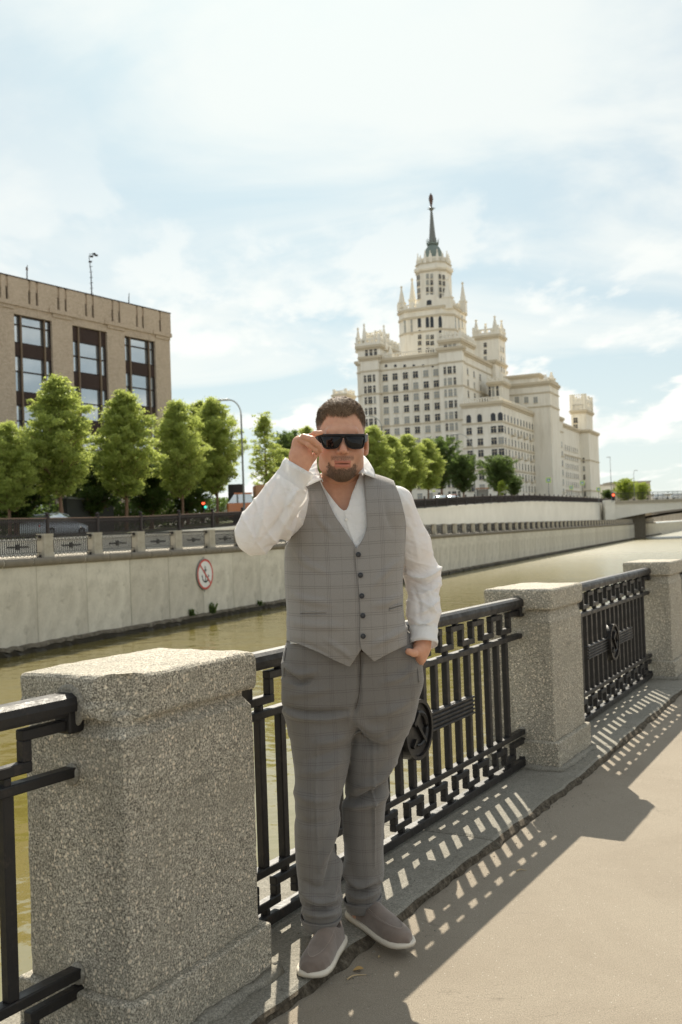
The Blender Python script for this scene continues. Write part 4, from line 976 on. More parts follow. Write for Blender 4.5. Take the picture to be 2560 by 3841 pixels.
    # bay turret with windows
    bb = 24.; xa3, _ = q(1834, 1450, bb); xb3, _ = q(1884, 1450, bb); z5 = q(1850, 1437, bb)[1]; r3 = block('corner_bay', xa3, xb3, bb, bb+9, 0, z5); crest(r3, xa3, xb3, bb, bb+9, z5+.3, 1.6, 1.5)
    for px in (1838, 1851, 1867): x, z = q(px, 1468, bb); win(r3, x, z, .8, 4., bb)
    bb2 = 30.; lnk = block('rear_wing', q(1735, 1400, bb2)[0], q(1800, 1400, bb2)[0], bb2, bb2+20, 0, q(1760, 1415, bb2)[1])
    for py in (1442, 1468, 1493):
        for px in (1748, 1765): x, z = q(px, py, bb2); win(lnk, x, z, 1.2, 2.0, bb2)
    # ---------------- corner wing along the embankment
    xw, _ = q(1738, 1600, 0); zw = q(1820, 1512, 0)[1]; zp = q(1820, 1495, 0)[1]; L = qs(2034, 1600, 0)[0]
    wg = block('embankment_wing', xw, 0, 0, L, 0, zw); rail_(wg, xw+.5, -.5, -.3, zw+.35, zp-zw)
    mb = MB(); n = int(L/1.2); mb.box((-.4, 0, zp-.25), (0, L, zp))
    for k in range(n): mb.box((-.3, k*1.2, zw+.35), (-.02, k*1.2+.4, zp-.25))
    mb.build('roof_balustrade', C_, wg)
    zr = [q(1800, y, 0)[1] for y in (1568, 1615, 1657, 1701, 1744)]; dzr = (zr[1]-zr[4])/3; zr = [zr[0], zr[1]]+[zr[1]-dzr*k for k in range(1, 9)]
    for i, z in enumerate(zr):
        if z < 2: break
        for px in (1762, 1803, 1854, 1881): x, _ = q(px, 1650, 0); win(wg, x, z, 1.7 if i else 1.5, 2.1 if i else 2.5, 0, kind='archd' if i == 0 else None)
        nw = 12
        for k in range(nw):
            y = 3.5+(L-6)*k/nw; win(wg, y, z, 1.35, 2.05, 0, side=0, kind='archd' if i == 0 else None)
    bands(wg, xw, 0, 0, L, [zr[0]-dzr*.52, zr[2]-dzr*.55, zr[4]-dzr*.55])
    for k in (2, 4, 6, 8):
        y = 3.5+(L-6)*k/12
        for zi in (1, 3, 5):
            mb = MB(); mb.box((0, y-1.2, zr[zi]-1.5), (1.1, y+1.2, zr[zi]-1.3)); mb.box((1.0, y-1.2, zr[zi]-1.3), (1.1, y+1.2, zr[zi]-.5)); mb.build('balcony', T_, wg)
    # tall attic block behind the wing
    y2a, _ = 0, 0; xo = -.8; ya, zz1 = qs(1905, 1447, xo); yb, _ = qs(2062, 1440, xo); zz = qs(1980, 1446, xo)[1]
    zz = qs(2062, 1432, xo)[1]
    yf = 40.; zz = q(2000, 1438, yf)[1]; xq = q(1868, 1500, yf)[0]; xo = q(2064, 1500, yf)[0]; ub = block('rear_attic', xq, xo, yf, yf+14, 0, zz)
    for px in (1905, 1940, 1975, 2010): x, z = q(px, 1500, yf); win(ub, x, z, 1.4, 2.0, yf, kind='sql' if px > 1930 else None)
    bands(ub, xq, xo, yf, yf+14, [q(2000, 1478, yf)[1], q(2000, 1530, yf)[1]]); yb = yf+6
    x5 = xo; y5a, y5b = yb-6, yb; zz5 = qs(2062, 1402, xo)[1]; pinn(ub, xo-1.5, yf+1.5, zz, q(2060, 1400, yf)[1]-zz, 1.8)
    # projecting pavilion on the wing
    xp = 3.0; pa, _ = qs(2040, 1600, xp); pb, _ = qs(2122, 1600, xp); zpv = qs(2060, 1530, xp)[1]
    pv = block('projecting_pavilion', -10, xp, pa, pa+13, 0, zpv); pv2 = block('projecting_pavilion', -12, xp-1.0, pa+13, pb, 0, zpv-1.5)
    zq = qs(2085, 1452, -1)[1]; up_ = block('pavilion_attic', -12, 1.0, pa+4, pb-4, zpv-1, zq+0)
    pinn(up_, 0, pb-7, zq, qs(2110, 1420, 0)[1]-zq, 2.4); bands(pv, -10, xp, pa, pa+13, [zpv*.30, zpv*.62, zpv*.86]); bands(pv2, -12, xp-1, pa+13, pb, [zpv*.30, zpv*.62, zpv*.84])
    for z in zr[1:]:
        if z < 2: break
        for y in (pa+2.5, pa+6.5, pa+10.5): win(pv, y, z, 1.9, 2.1, 0, side=xp)
        for y in np.linspace(pa+16, pb-3, 6): win(pv2, y, z, 1.8, 2.1, 0, side=xp-1)
        win(pv, xp-1.5, z, 1.1, 2.1, pa)
    for x in (-7, -4, -1): 
        for z in (zpv-7, zpv-11): win(pv, x+2, z, .9, 1.9, pa, kind='sql')
    # onward wing and far turret
    pc, _ = qs(2178, 1700, 0); zo = qs(2140, 1602, 0)[1]; ow = block('onward_wing', -12, 0, pb, pc, 0, zo); 
    for z in zr[1:]:
        if z > zo-2 or z < 2: continue
        for k in range(9): win(ow, pb+5+(pc-pb-8)*k/9, z, 1.3, 2.0, 0, side=0)
    bands(ow, -12, 0, pb, pc, [zo*.35, zo*.7])
    xt = 1.5; ta = pc; tb = qs(2247, 1700, xt+14)[0]; tb = max(tb, ta+22); 
    xR = q(2247, 1700, ta+22)[0]; xL = q(2180, 1700, ta)[0]; xE = xR
    zt1 = q(2215, 1613, ta)[1]; ft = block('far_turret_block', xL-6, xE, ta, ta+22, 0, zt1)
    zt2 = q(2190, 1540, ta+3)[1]; xu0, xu1 = q(2144, 1580, ta+3)[0], q(2224, 1580, ta+18)[0]; ftu = block('far_turret', xu0, xu1, ta+3, ta+18, zt1-1, zt2)
    zt3 = q(2190, 1480, ta+3)[1]; crest(ftu, xu0+.5, xu1-.5, ta+3.5, ta+17.5, zt2+.35, (zt3-zt2), 4.2)
    for k in range(6): x = xu0+.8+(xu1-xu0-1.6)*k/5; pinn(ftu, x, ta+3.3, zt2, (zt3-zt2)*1.08, 1.3)
    bands(ft, xL-6, xE, ta, ta+22, [zt1*.36, zt1*.68]); 
    for py in (1577, 1602): x, z = q(2160, py, ta+3); win(ftu, x, z, 1.8, 2.2, ta+3)
    for k in range(3):
        for z in zr[2:]:
            if 2 < z < zt1-3: win(ft, xE-2.5-3*k, z, .8, 2.0, ta)
    # low turret peeping over the man's head
    bq = 60.; xa, _ = q(1252, 1500, bq); xb, _ = q(1300, 1500, bq); z0 = q(1276, 1482, bq)[1]; z1 = q(1276, 1462, bq)[1]; lt = block('far_left_turret', xa, xb, bq, bq+8, 0, z0); crest(lt, xa+.3, xb-.3, bq+.3, bq+7.7, z0+.3, z1-z0, 2.4)
    block('left_rear_wing', q(1235, 1600, bq)[0], q(1345, 1600, bq)[0], bq-4, bq+20, 0, q(1300, 1560, bq)[1])
    return count[0]
skyscraper()

def far_houses():
    def box(px0, px1, pyt, D, lab, mt, nm='distant_building'):
        x0 = at(px0, pyt, D); x1 = at(px1, pyt, D); mb = MB(); root = empty(nm, (x0[0], D, 5)); tag(root, lab, 'building'); w = x1[0]-x0[0]; h = x0[2]-5
        mb.box((0, 0, -5), (w, 16, h)); mb.build('wall', mt, root); mb = MB(); mb.box((-.4, -.4, h), (w+.4, 16.4, h+.6)); mb.build('roof', M['coping'], root)
        nx = max(2, int(w/4)); nz = max(1, int(h/3.6)); wm = MB()
        wm.box((-.6, -.05, -.8), (.6, .05, .8)); me = wm.mesh('window', M['pane'])
        for i in range(nx):
            for j in range(nz): link('window', me, root, ((i+.5)*w/nx, -.02, 2+(j)*3.6))
    box(2251, 2300, 1822, 470, 'low pale distant building just right of the skyscraper wing', M['cream']); box(2290, 2440, 1812, 620, 'grey distant building behind the round green trees at far right', M['cream_trim']); box(2430, 2640, 1858, 800, 'very low distant building on the horizon at the right edge', M['cream'])
far_houses()
# ------------------------------------------------------------------ trees
def tree_mesh(seed, H, R, trunk, shape='cone', n=9000, leafs=.10, dens=46):
    """returns trunk mesh, crown mesh. base at z=0"""
    r = np.random.default_rng(seed); mb = MB()
    tr = [(0, 0, 0)]; 
    for k in range(1, 9): tr.append((tr[-1][0]+r.normal()*.04, tr[-1][1]+r.normal()*.04, H*.96*k/8))
    mb.tube(tr, [trunk*(1-.93*k/8) for k in range(9)], 7)
    C = []; 
    zb = H*.27
    for k in range(dens):
        t = (k+.5)/dens; z = zb+(H-zb)*t**.92; a = k*2.4+r.normal()*.3
        if shape == 'cone': rr_ = R*(1-t)**.62*min(1, .42+2.2*t)
        elif shape == 'egg': rr_ = R*(1-t)**.5*min(1, .5+1.6*t)
        elif shape == 'oval': rr_ = R*math.sqrt(max(0, 1-(2*t-.85)**2/1.4))
        else: rr_ = R*math.sqrt(max(.02, 1-abs(2*t-1)**2.4))
        rr_ *= r.uniform(.62, 1.12); tip = np.array((math.cos(a)*rr_, math.sin(a)*rr_, z+rr_*.30+.1)); b = np.array((0, 0, z-rr_*.25))
        mid = (b+tip)/2+np.array((0, 0, -.06*rr_)); mb.tube([b, mid, tip], [trunk*.26*(1-t)+.012, trunk*.15*(1-t)+.009, .006], 4, cap=False)
        m_ = max(2, int(rr_/.42))
        for j in range(m_):
            f = (j+.8)/m_; c = b+(tip-b)*f if f < 1 else tip; s = (.20+.22*r.random())*(R/2.2)**.5*(1.15-.25*f)
            C.append((c+r.normal(size=3)*.10, s, f))
            if r.random() < .75: C.append((c+r.normal(size=3)*(.26, .26, .18), s*.8, f))
    C.append((np.array((tr[-1][0], tr[-1][1], H)), .16, 1)); C.append((np.array((tr[-1][0], tr[-1][1], H*.95)), .22, 1))
    cw = np.array([c[1]**2*(0.5+c[2]) for c in C]); cw /= cw.sum(); idx = r.choice(len(C), n, p=cw)
    cc = np.array([c[0] for c in C])[idx]; ss = np.array([c[1] for c in C])[idx]
    d = r.normal(size=(n, 3)); d /= np.linalg.norm(d, axis=1)[:, None]; P = cc+d*(ss*r.random(n)**.45*np.where(r.random(n) < .16, 1.7, 1.))[:, None]*np.array((1.25, 1.25, .62))
    t1 = r.normal(size=(n, 3)); t1[:, 2] *= .6; t1 /= np.linalg.norm(t1, axis=1)[:, None]; t2 = np.cross(t1, r.normal(size=(n, 3))); t2 /= np.linalg.norm(t2, axis=1)[:, None]
    L = leafs*(.6+.8*r.random(n))[:, None]
    V = np.empty((n, 4, 3)); V[:, 0] = P-t1*L; V[:, 1] = P+t2*L*.48; V[:, 2] = P+t1*L; V[:, 3] = P-t2*L*.48
    return mb, V.reshape(-1, 3), np.arange(4*n).reshape(-1, 4)
def mk_mesh(V, F, mt):
    me = bpy.data.meshes.new('crown'); V = np.asarray(V, np.float32); F = np.asarray(F, np.int32)
    me.vertices.add(len(V)); me.vertices.foreach_set('co', V.ravel()); me.loops.add(F.size); me.loops.foreach_set('vertex_index', F.ravel()); me.polygons.add(len(F)); me.polygons.foreach_set('loop_start', np.arange(len(F), dtype=np.int32)*4)
    me.materials.append(mt); me.update(calc_edges=True); return me
TV = {}
def tree_variant(k):
    if k in TV: return TV[k]
    cfg = {'a': (1, 9, 2.95, .15, 'cone', 52000, .078, 84, 'leaf'), 'b': (2, 9, 2.8, .14, 'cone', 47000, .078, 78, 'leaf'), 'c': (3, 9, 3.2, .15, 'egg', 54000, .08, 86, 'leaf'), 'thin': (5, 8, 1.9, .11, 'cone', 8000, .085, 46, 'leaf'),
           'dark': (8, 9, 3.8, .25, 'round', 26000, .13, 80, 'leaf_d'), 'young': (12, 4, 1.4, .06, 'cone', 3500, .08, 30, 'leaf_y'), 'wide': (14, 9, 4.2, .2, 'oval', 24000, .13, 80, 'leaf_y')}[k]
    mb, V, F = tree_mesh(*cfg[:4], cfg[4], cfg[5], cfg[6], cfg[7]); TV[k] = (mb.mesh('trunk', M['bark'], True), mk_mesh(V, F, M[cfg[8]]), cfg[1]); return TV[k]
def tree(px, pytop, D, zb, var, lab, wide=1., rot=None, group='street trees on the far embankment'):
    P = at(px, pytop, D); tm, cm, H = tree_variant(var); sc = (P[2]-zb)/H
    r = empty('street_tree', (P[0], P[1], zb), rot if rot is not None else random.random()*6.28); r.scale = (sc*wide, sc*wide, sc); tag(r, lab, 'tree', group); link('trunk', tm, r); link('crown', cm, r)
def stZ(px, D): X = (px-1280)/FPX*D; s = X*UB[0]+D*UB[1]; return ramp(s)
for px, py, D, v, w, lab in (
    (215, 1432, 60, 'a', .98, 'tall pointed green tree in front of the left window bay of the brick block'),
    (462, 1480, 66, 'b', 1.0, 'pointed green tree in front of the middle window bay of the brick block'),
    (668, 1520, 72, 'c', .80, 'bright leafy tree at the right corner of the brick block'),
    (25, 1600, 56.5, 'c', .95, 'leafy tree cut by the left edge of the photo'),
    (800, 1510, 79, 'c', .82, 'large rounded tree left of the curved street lamp'),
    (745, 1520, 90, 'b', 1.0, 'taller tree crown behind between the corner tree and the street lamp'),
    (990, 1565, 86, 'thin', 1.0, 'slim open conifer-shaped tree standing against the sky left of the man'),
    (1062, 1690, 92, 'b', 1.2, 'low green tree between the slim tree and the raised hand'),
    (1150, 1610, 96, 'b', .9, 'tree top showing just above the raised hand'),
    (1082, 1635, 120, 'dark', .62, 'small dark tree top far behind the slim tree'),
    (1395, 1610, 110, 'c', .9, 'bright green tree right beside the sunglasses and ear'),
    (1460, 1640, 115, 'b', 1.15, 'green tree second to the right of the head'),
    (1530, 1640, 121, 'c', 1.0, 'green tree third to the right of the head'),
    (1600, 1655, 128, 'a', 1.05, 'last bright pointed tree before the dark trees on the right'),
    (1648, 1655, 150, 'dark', .8, 'dark tree behind the bright pointed tree'),
    (1735, 1715, 146, 'dark', .85, 'dark rounded tree left of the tall lamp pole'),
    (1868, 1718, 166, 'dark', 1.0, 'large dark tree in front of the skyscraper corner'),
    (1925, 1790, 175, 'dark', .9, 'lower dark tree at the foot of the embankment wing'),
    (1882, 1806, 161, 'young', 1.0, 'small bright yellow-green sapling behind the fence'),
    (2345, 1802, 330, 'wide', .95, 'rounded yellow-green tree beyond the bridge nearest the traffic light'),
    (2405, 1815, 335, 'wide', .85, 'rounded yellow-green tree beyond the bridge on the right of its neighbour'),
    (2280, 1840, 340, 'dark', .9, 'small dark bush-like tree beyond the left bridge end')):
    zb = stZ(px, D); tree(px, py, D, zb, v, lab, w)
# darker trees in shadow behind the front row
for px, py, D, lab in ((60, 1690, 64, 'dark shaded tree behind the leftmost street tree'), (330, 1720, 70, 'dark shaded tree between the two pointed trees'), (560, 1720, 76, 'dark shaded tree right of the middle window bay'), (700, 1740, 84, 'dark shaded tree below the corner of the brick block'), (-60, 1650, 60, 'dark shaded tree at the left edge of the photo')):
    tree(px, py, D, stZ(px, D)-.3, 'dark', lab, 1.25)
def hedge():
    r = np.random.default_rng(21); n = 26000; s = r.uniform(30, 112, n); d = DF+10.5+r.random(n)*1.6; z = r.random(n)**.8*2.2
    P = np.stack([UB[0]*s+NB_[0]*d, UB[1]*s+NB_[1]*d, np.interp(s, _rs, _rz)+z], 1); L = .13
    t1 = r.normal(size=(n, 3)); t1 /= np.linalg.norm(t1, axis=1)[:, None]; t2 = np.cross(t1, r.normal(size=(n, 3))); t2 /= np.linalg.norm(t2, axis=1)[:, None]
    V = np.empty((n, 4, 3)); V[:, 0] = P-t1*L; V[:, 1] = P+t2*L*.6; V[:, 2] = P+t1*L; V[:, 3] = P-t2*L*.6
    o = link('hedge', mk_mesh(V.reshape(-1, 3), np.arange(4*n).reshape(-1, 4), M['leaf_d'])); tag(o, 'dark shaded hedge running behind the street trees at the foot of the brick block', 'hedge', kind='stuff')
hedge()
def gate_wall():
    # dark wall/shop front at the foot of the office block seen between the trunks
    P = at(245, 1900, 66); Q = at(420, 1900, 74); mb = MB(); r = empty('dark_kiosk', (0, 0, 0)); tag(r, 'dark grey low kiosk wall seen between two tree trunks', 'kiosk')
    z0 = 1.6; mb.bar((P[0], P[1], z0+1.35), (Q[0], Q[1], z0+1.35), .3, 2.7); mb.build('wall', M['dark_grey'], r); mb = MB(); mb.bar((P[0], P[1], z0+2.75), (Q[0], Q[1], z0+2.75), .5, .12); mb.build('roof', M['post_grey'], r)
M['dark_grey'] = plain('dark_grey', (.05, .05, .05), .8)
gate_wall()

# ------------------------------------------------------------------ cars
def car(px, py, D, zb, body, lab, yaw, L=4.4, cat='car', nm='parked_car'):
    P = at(px, py, D); r = empty(nm, (P[0], P[1], zb), yaw); tag(r, lab, cat)
    def loft(secs, nm, mt):      # secs: (x, halfwidth_bottom, halfwidth_top, z0, z1)
        mb = MB(); V = []; 
        for x, wb, wt, z0, z1 in secs: V += [(x, -wb, z0), (x, -wb*1.02, (z0*.45+z1*.55)), (x, -wt, z1), (x, wt, z1), (x, wb*1.02, (z0*.45+z1*.55)), (x, wb, z0)]
        n = len(secs); F = [(i*6+k, (i+1)*6+k, (i+1)*6+(k+1) % 6, i*6+(k+1) % 6) for i in range(n-1) for k in range(6)]+[tuple(range(6))[::-1], tuple(range((n-1)*6, n*6))]
        mb.add(V, F); return bevel(mb.build(nm, mt, r, True), .03, 2)
    h = L/2; loft([(-h, .72, .66, .35, .78), (-h+.12, .84, .78, .22, .92), (-h*.5, .88, .80, .2, .97), (0, .88, .80, .2, .97), (h*.45, .88, .78, .2, .93), (h-.2, .82, .70, .22, .78), (h, .68, .58, .32, .66)], 'body', body)
    loft([(-h*.80, .72, .60, .90, .98), (-h*.52, .76, .60, .93, 1.38), (-h*.1, .77, .62, .95, 1.46), (h*.22, .77, .62, .95, 1.38), (h*.52, .74, .64, .90, .95)], 'glasshouse', M['glass'])
    loft([(-h*.50, .58, .50, 1.37, 1.42), (-h*.1, .62, .54, 1.43, 1.49), (h*.2, .60, .52, 1.37, 1.42)], 'roof', body)
    for x in (-h*.62, h*.62):
        for y in (-.80, .80):
            mb = MB(); mb.lathe([(.10, -.09), (.31, -.10), (.33, -.05), (.33, .05), (.31, .10), (.10, .09)], (x, y, .33), 18, ax='y'); w = mb.build('wheel', M['black'], r)
            mb = MB(); mb.lathe([(.20, -.105), (.20, .105)], (x, y, .33), 12, ax='y'); mb.build('rim', M['post_grey'], w)
    for y in (-.6, .6):
        mb = MB(); mb.box((h-.12, y-.14, .58), (h+.0, y+.14, .70)); mb.build('headlight', M['white'], r)
        mb = MB(); mb.box((-h+.01, y-.14, .62), (-h+.10, y+.14, .78)); mb.build('tail_light', M['red'], r)
def paint(nm, c): k = MN(nm, .25, .6); k.color(c); k.p.inputs['Coat Weight'].default_value = .6; return k.m
M['silver'] = paint('silver_paint', (.42, .45, .48)); M['orange'] = paint('orange_paint', (.62, .19, .05)); M['darkcar'] = paint('dark_paint', (.03, .03, .035)); M['redcar'] = paint('red_car_paint', (.42, .04, .04)); M['whitecar'] = paint('white_car_paint', (.7, .7, .68))
YU = math.atan2(UB[1], UB[0])
car(205, 1930, 58, 1.64, M['silver'], 'silver parked car half hidden behind the fence and the leftmost trunk', YU)
car(1655, 1860, 130, stZ(1655, 130), M['darkcar'], 'dark parked car behind the fence right of the bright trees', YU)
car(1700, 1860, 137, stZ(1700, 137), M['redcar'], 'red car partly hidden behind the dark parked car', YU)
for px, D, lab in ((2480, 246, 'white car driving on the bridge nearest the round trees'), (2545, 248, 'white car on the bridge at the right edge of the photo')): car(px, 1875, D, 6.25, M['whitecar'], lab, 0, nm='white_car')
def van():
    P = at(968, 1850, 80.5); zb = stZ(968, 80.5); r = empty('orange_truck', (P[0], P[1], zb), rad(10)); tag(r, 'orange utility truck with box body partly hidden behind the raised elbow', 'truck')
    mb = MB(); mb.box((-2.6, -1.1, .5), (-.4, 1.1, 1.6)); bevel(mb.build('cab', M['orange'], r), .12, 2); mb = MB(); mb.add([(-2.5, -1.0, 1.6), (-.5, -1.0, 1.6), (-.6, -.9, 2.3), (-2.0, -.9, 2.3), (-2.5, 1.0, 1.6), (-.5, 1.0, 1.6), (-.6, .9, 2.3), (-2.0, .9, 2.3)], [(0, 1, 2, 3), (4, 7, 6, 5), (0, 3, 7, 4), (1, 5, 6, 2), (3, 2, 6, 7)]); mb.build('windscreen', M['glass'], r)
    mb = MB(); mb.box((-2.0, -.95, 2.3), (-.55, .95, 2.42)); mb.build('cab_roof', M['orange'], r)
    mb = MB(); mb.box((-.3, -1.2, .7), (4.2, 1.2, 3.0)); bevel(mb.build('box_body', M['tan'], r), .05, 1)
    for x in (-1.7, 2.8):
        for y in (-1.0, 1.0): mb = MB(); mb.lathe([(.15, -.14), (.42, -.15), (.44, .0), (.42, .15), (.15, .14)], (x, y, .44), 16, ax='y'); mb.build('wheel', M['black'], r)
    for y in (-.8, .8): mb = MB(); mb.box((-2.68, y-.15, .9), (-2.58, y+.15, 1.1)); mb.build('headlight', M['white'], r)
M['tan'] = plain('tan_orange', (.42, .23, .13), .6)
van()

# ------------------------------------------------------------------ lamps, signs, shelter, lights
def lamp(px, pytop, D, lab, armpx, armpy, col='post_grey', zb=None):
    P = at(px, pytop, D); Q = at(armpx, armpy, D); zb = stZ(px, D) if zb is None else zb; r = empty('street_lamp', (P[0], P[1], zb)); tag(r, lab, 'street lamp')
    H = P[2]-zb; mb = MB(); mb.tube([(0, 0, 0), (0, 0, H*.5), (0, 0, H)], [.09, .075, .06], 8); mb.build('pole', M[col], r)
    dx = Q[0]-P[0]; dz = Q[2]-P[2]; mb = MB(); pts = [(dx*(1-math.cos(t)), 0, H+dz*math.sin(t)) for t in np.linspace(0, math.pi/2, 8)]; mb.tube(pts, [.06]*8, 6); mb.build('arm', M['post_light'], r)
    mb = MB(); sg = 1 if dx > 0 else -1; mb.box((dx-.1*sg if sg > 0 else dx-.8, -.14, H+dz-.06), (dx+.8 if sg > 0 else dx+.1, .14, H+dz+.08)); bevel(mb.build('lamp_head', M['post_light'], r), .04, 2)
M['post_light'] = plain('light_grey_metal', (.38, .40, .39), .5)
lamp(905, 1555, 76, 'tall street lamp with curved arm reaching left, standing left of the man', 858, 1500, 'post_grey')
lamp(1777, 1700, 147, 'tall grey street lamp left of the large dark tree', 1722, 1628); lamp(1432, 1600, 118, 'street lamp arm against the skyscraper just right of the head', 1380, 1560)
lamp(2291, 1760, 236, 'thin tall pole at the left end of the bridge', 2289, 1715); lamp(2378, 1790, 250, 'slender mast with small head above the round trees on the bridge', 2381, 1765, zb=6.2)
def sign(px, py, D, w, lab, pole=True):
    P = at(px, py, D); zb = stZ(px, D) if D < 235 else 6.1; r = empty('crossing_sign', (P[0], P[1], zb)); tag(r, lab, 'sign'); h = P[2]-zb
    mb = MB(); mb.tube([(0, .08, 0), (0, .08, h+w*.5)], .06, 6); mb.build('pole', M['post_grey'], r)
    mb = MB(); mb.box((-w/2, -.03, h-w/2), (w/2, .03, h+w/2)); mb.build('green_border', M['neon'], r); a = w*.32
    mb = MB(); mb.box((-a, -.05, h-a), (a, -.02, h+a)); mb.build('blue_field', M['blue'], r)
    mb = MB(); mb.add([(-a*.8, -.06, h-a*.75), (a*.8, -.06, h-a*.75), (0, -.06, h+a*.8), (-a*.8, -.05, h-a*.75), (a*.8, -.05, h-a*.75), (0, -.05, h+a*.8)], [(0, 1, 2), (3, 5, 4), (0, 3, 4, 1), (1, 4, 5, 2), (2, 5, 3, 0)]); mb.build('white_triangle', M['white'], r)
    mb = MB(); mb.lathe([(.0, -.0), (a*.12, 0), (a*.12, a*.2), (0, a*.2)], (0, -.07, h+a*.10), 8); mb.bar((0, -.07, h+a*.1), (0, -.07, h-a*.25), .02, a*.18, side=(0, 1, 0)); mb.bar((0, -.07, h-a*.2), (-a*.25, -.07, h-a*.65), .02, a*.10, side=(0, 1, 0)); mb.bar((0, -.07, h-a*.2), (a*.25, -.07, h-a*.65), .02, a*.10, side=(0, 1, 0)); mb.build('walker_symbol', M['black'], r)
M['neon'] = plain('yellow_green_border', (.45, .62, .12), .5); M['blue'] = plain('sign_blue', (.10, .22, .42), .5)
for px, py, D, w, lab in ((2058, 1801, 200, 1.0, 'large crossing sign in front of the projecting pavilion'), (1898, 1821, 166, .7, 'small crossing sign beside the yellow-green sapling'), (2185, 1812, 230, 1.0, 'crossing sign in front of the far turret block'), (2144, 1829, 222, .8, 'narrow crossing sign between the two larger ones'), (2246, 1836, 225, .9, 'crossing sign nearest the bridge end')):
    sign(px, py, D, w, lab)
def shelter():
    P = at(1810, 1850, 152); zb = stZ(1810, 152); r = empty('bus_shelter', (P[0], P[1], zb)); tag(r, 'small bus shelter with pale roof beside the tall lamp pole', 'bus shelter'); mb = MB()
    for x in (-.8, .8): mb.box((x-.05, -.5, 0), (x+.05, -.4, 2.3)); mb.box((x-.05, .4, 0), (x+.05, .5, 2.3))
    mb.build('frame', M['post_grey'], r); mb = MB(); mb.box((-1.0, -.7, 2.3), (1.0, .7, 2.45)); mb.build('roof', M['tan'], r); mb = MB(); mb.box((-.75, .42, .4), (.75, .46, 2.2)); mb.build('glass_panel', M['pane_l'], r); mb = MB(); mb.box((-.6, .0, .4), (.6, .35, .5)); mb.build('bench', M['brown'], r)
shelter()
def billboard():
    P = at(886, 1860, 80); zb = stZ(886, 80); r = empty('poster_stand', (P[0], P[1], zb)); tag(r, 'dark poster stand behind the fence left of the orange truck', 'poster stand'); mb = MB(); mb.box((-.62, -.1, .4), (.62, .1, 3.2)); mb.build('case', M['dark_grey'], r); mb = MB(); mb.lathe([(.0, -.13), (.32, -.13), (.32, -.10), (0, -.10)], (0, 0, 1.9), 16, ax='y'); mb.build('poster_disc', M['post_light'], r); mb = MB(); mb.box((-.3, -.08, 0), (.3, .08, .4)); mb.build('foot', M['dark_grey'], r)
billboard()
def emit(nm, c, s):
    k = MN(nm); k.p.inputs['Emission Color'].default_value = (*c, 1); k.p.inputs['Emission Strength'].default_value = s; k.color(c); return k.m
M['lred'] = emit('red_light', (1, .10, .04), 1.4); M['lgreen'] = emit('green_light', (.05, .6, .42), .8)
def tlight(px, py, D, zb, lab, green=False, s=1.):
    P = at(px, py, D); r = empty('traffic_light', (P[0], P[1], zb)); tag(r, lab, 'traffic light'); h = P[2]-zb; mb = MB(); mb.tube([(0, .1, 0), (0, .1, h+.3*s)], .06*s, 6); mb.build('pole', M['post_grey'], r)
    mb = MB(); mb.box((-.17*s, -.1, h-.62*s), (.17*s, .1, h+.25*s)); bevel(mb.build('housing', M['black'], r), .03, 1); mb = MB(); mb.lathe([(.0, -.15), (.13*s, -.15), (.14*s, -.10), (0, -.10)], (0, 0, h), 14, ax='y'); mb.build('red_lens', M['lred'], r)
    if green: mb = MB(); mb.lathe([(.0, -.15), (.11*s, -.15), (.12*s, -.10), (0, -.10)], (.18, 0, h-.36*s), 14, ax='y'); mb.build('green_lens', M['lgreen'], r)
tlight(764, 1887, 88, stZ(764, 88)-.3, 'traffic light showing red and green behind the fence left of the poster stand', True, 1.0); tlight(2301, 1857, 232, 6.0, 'traffic light glowing red at the left end of the bridge', s=2.0)
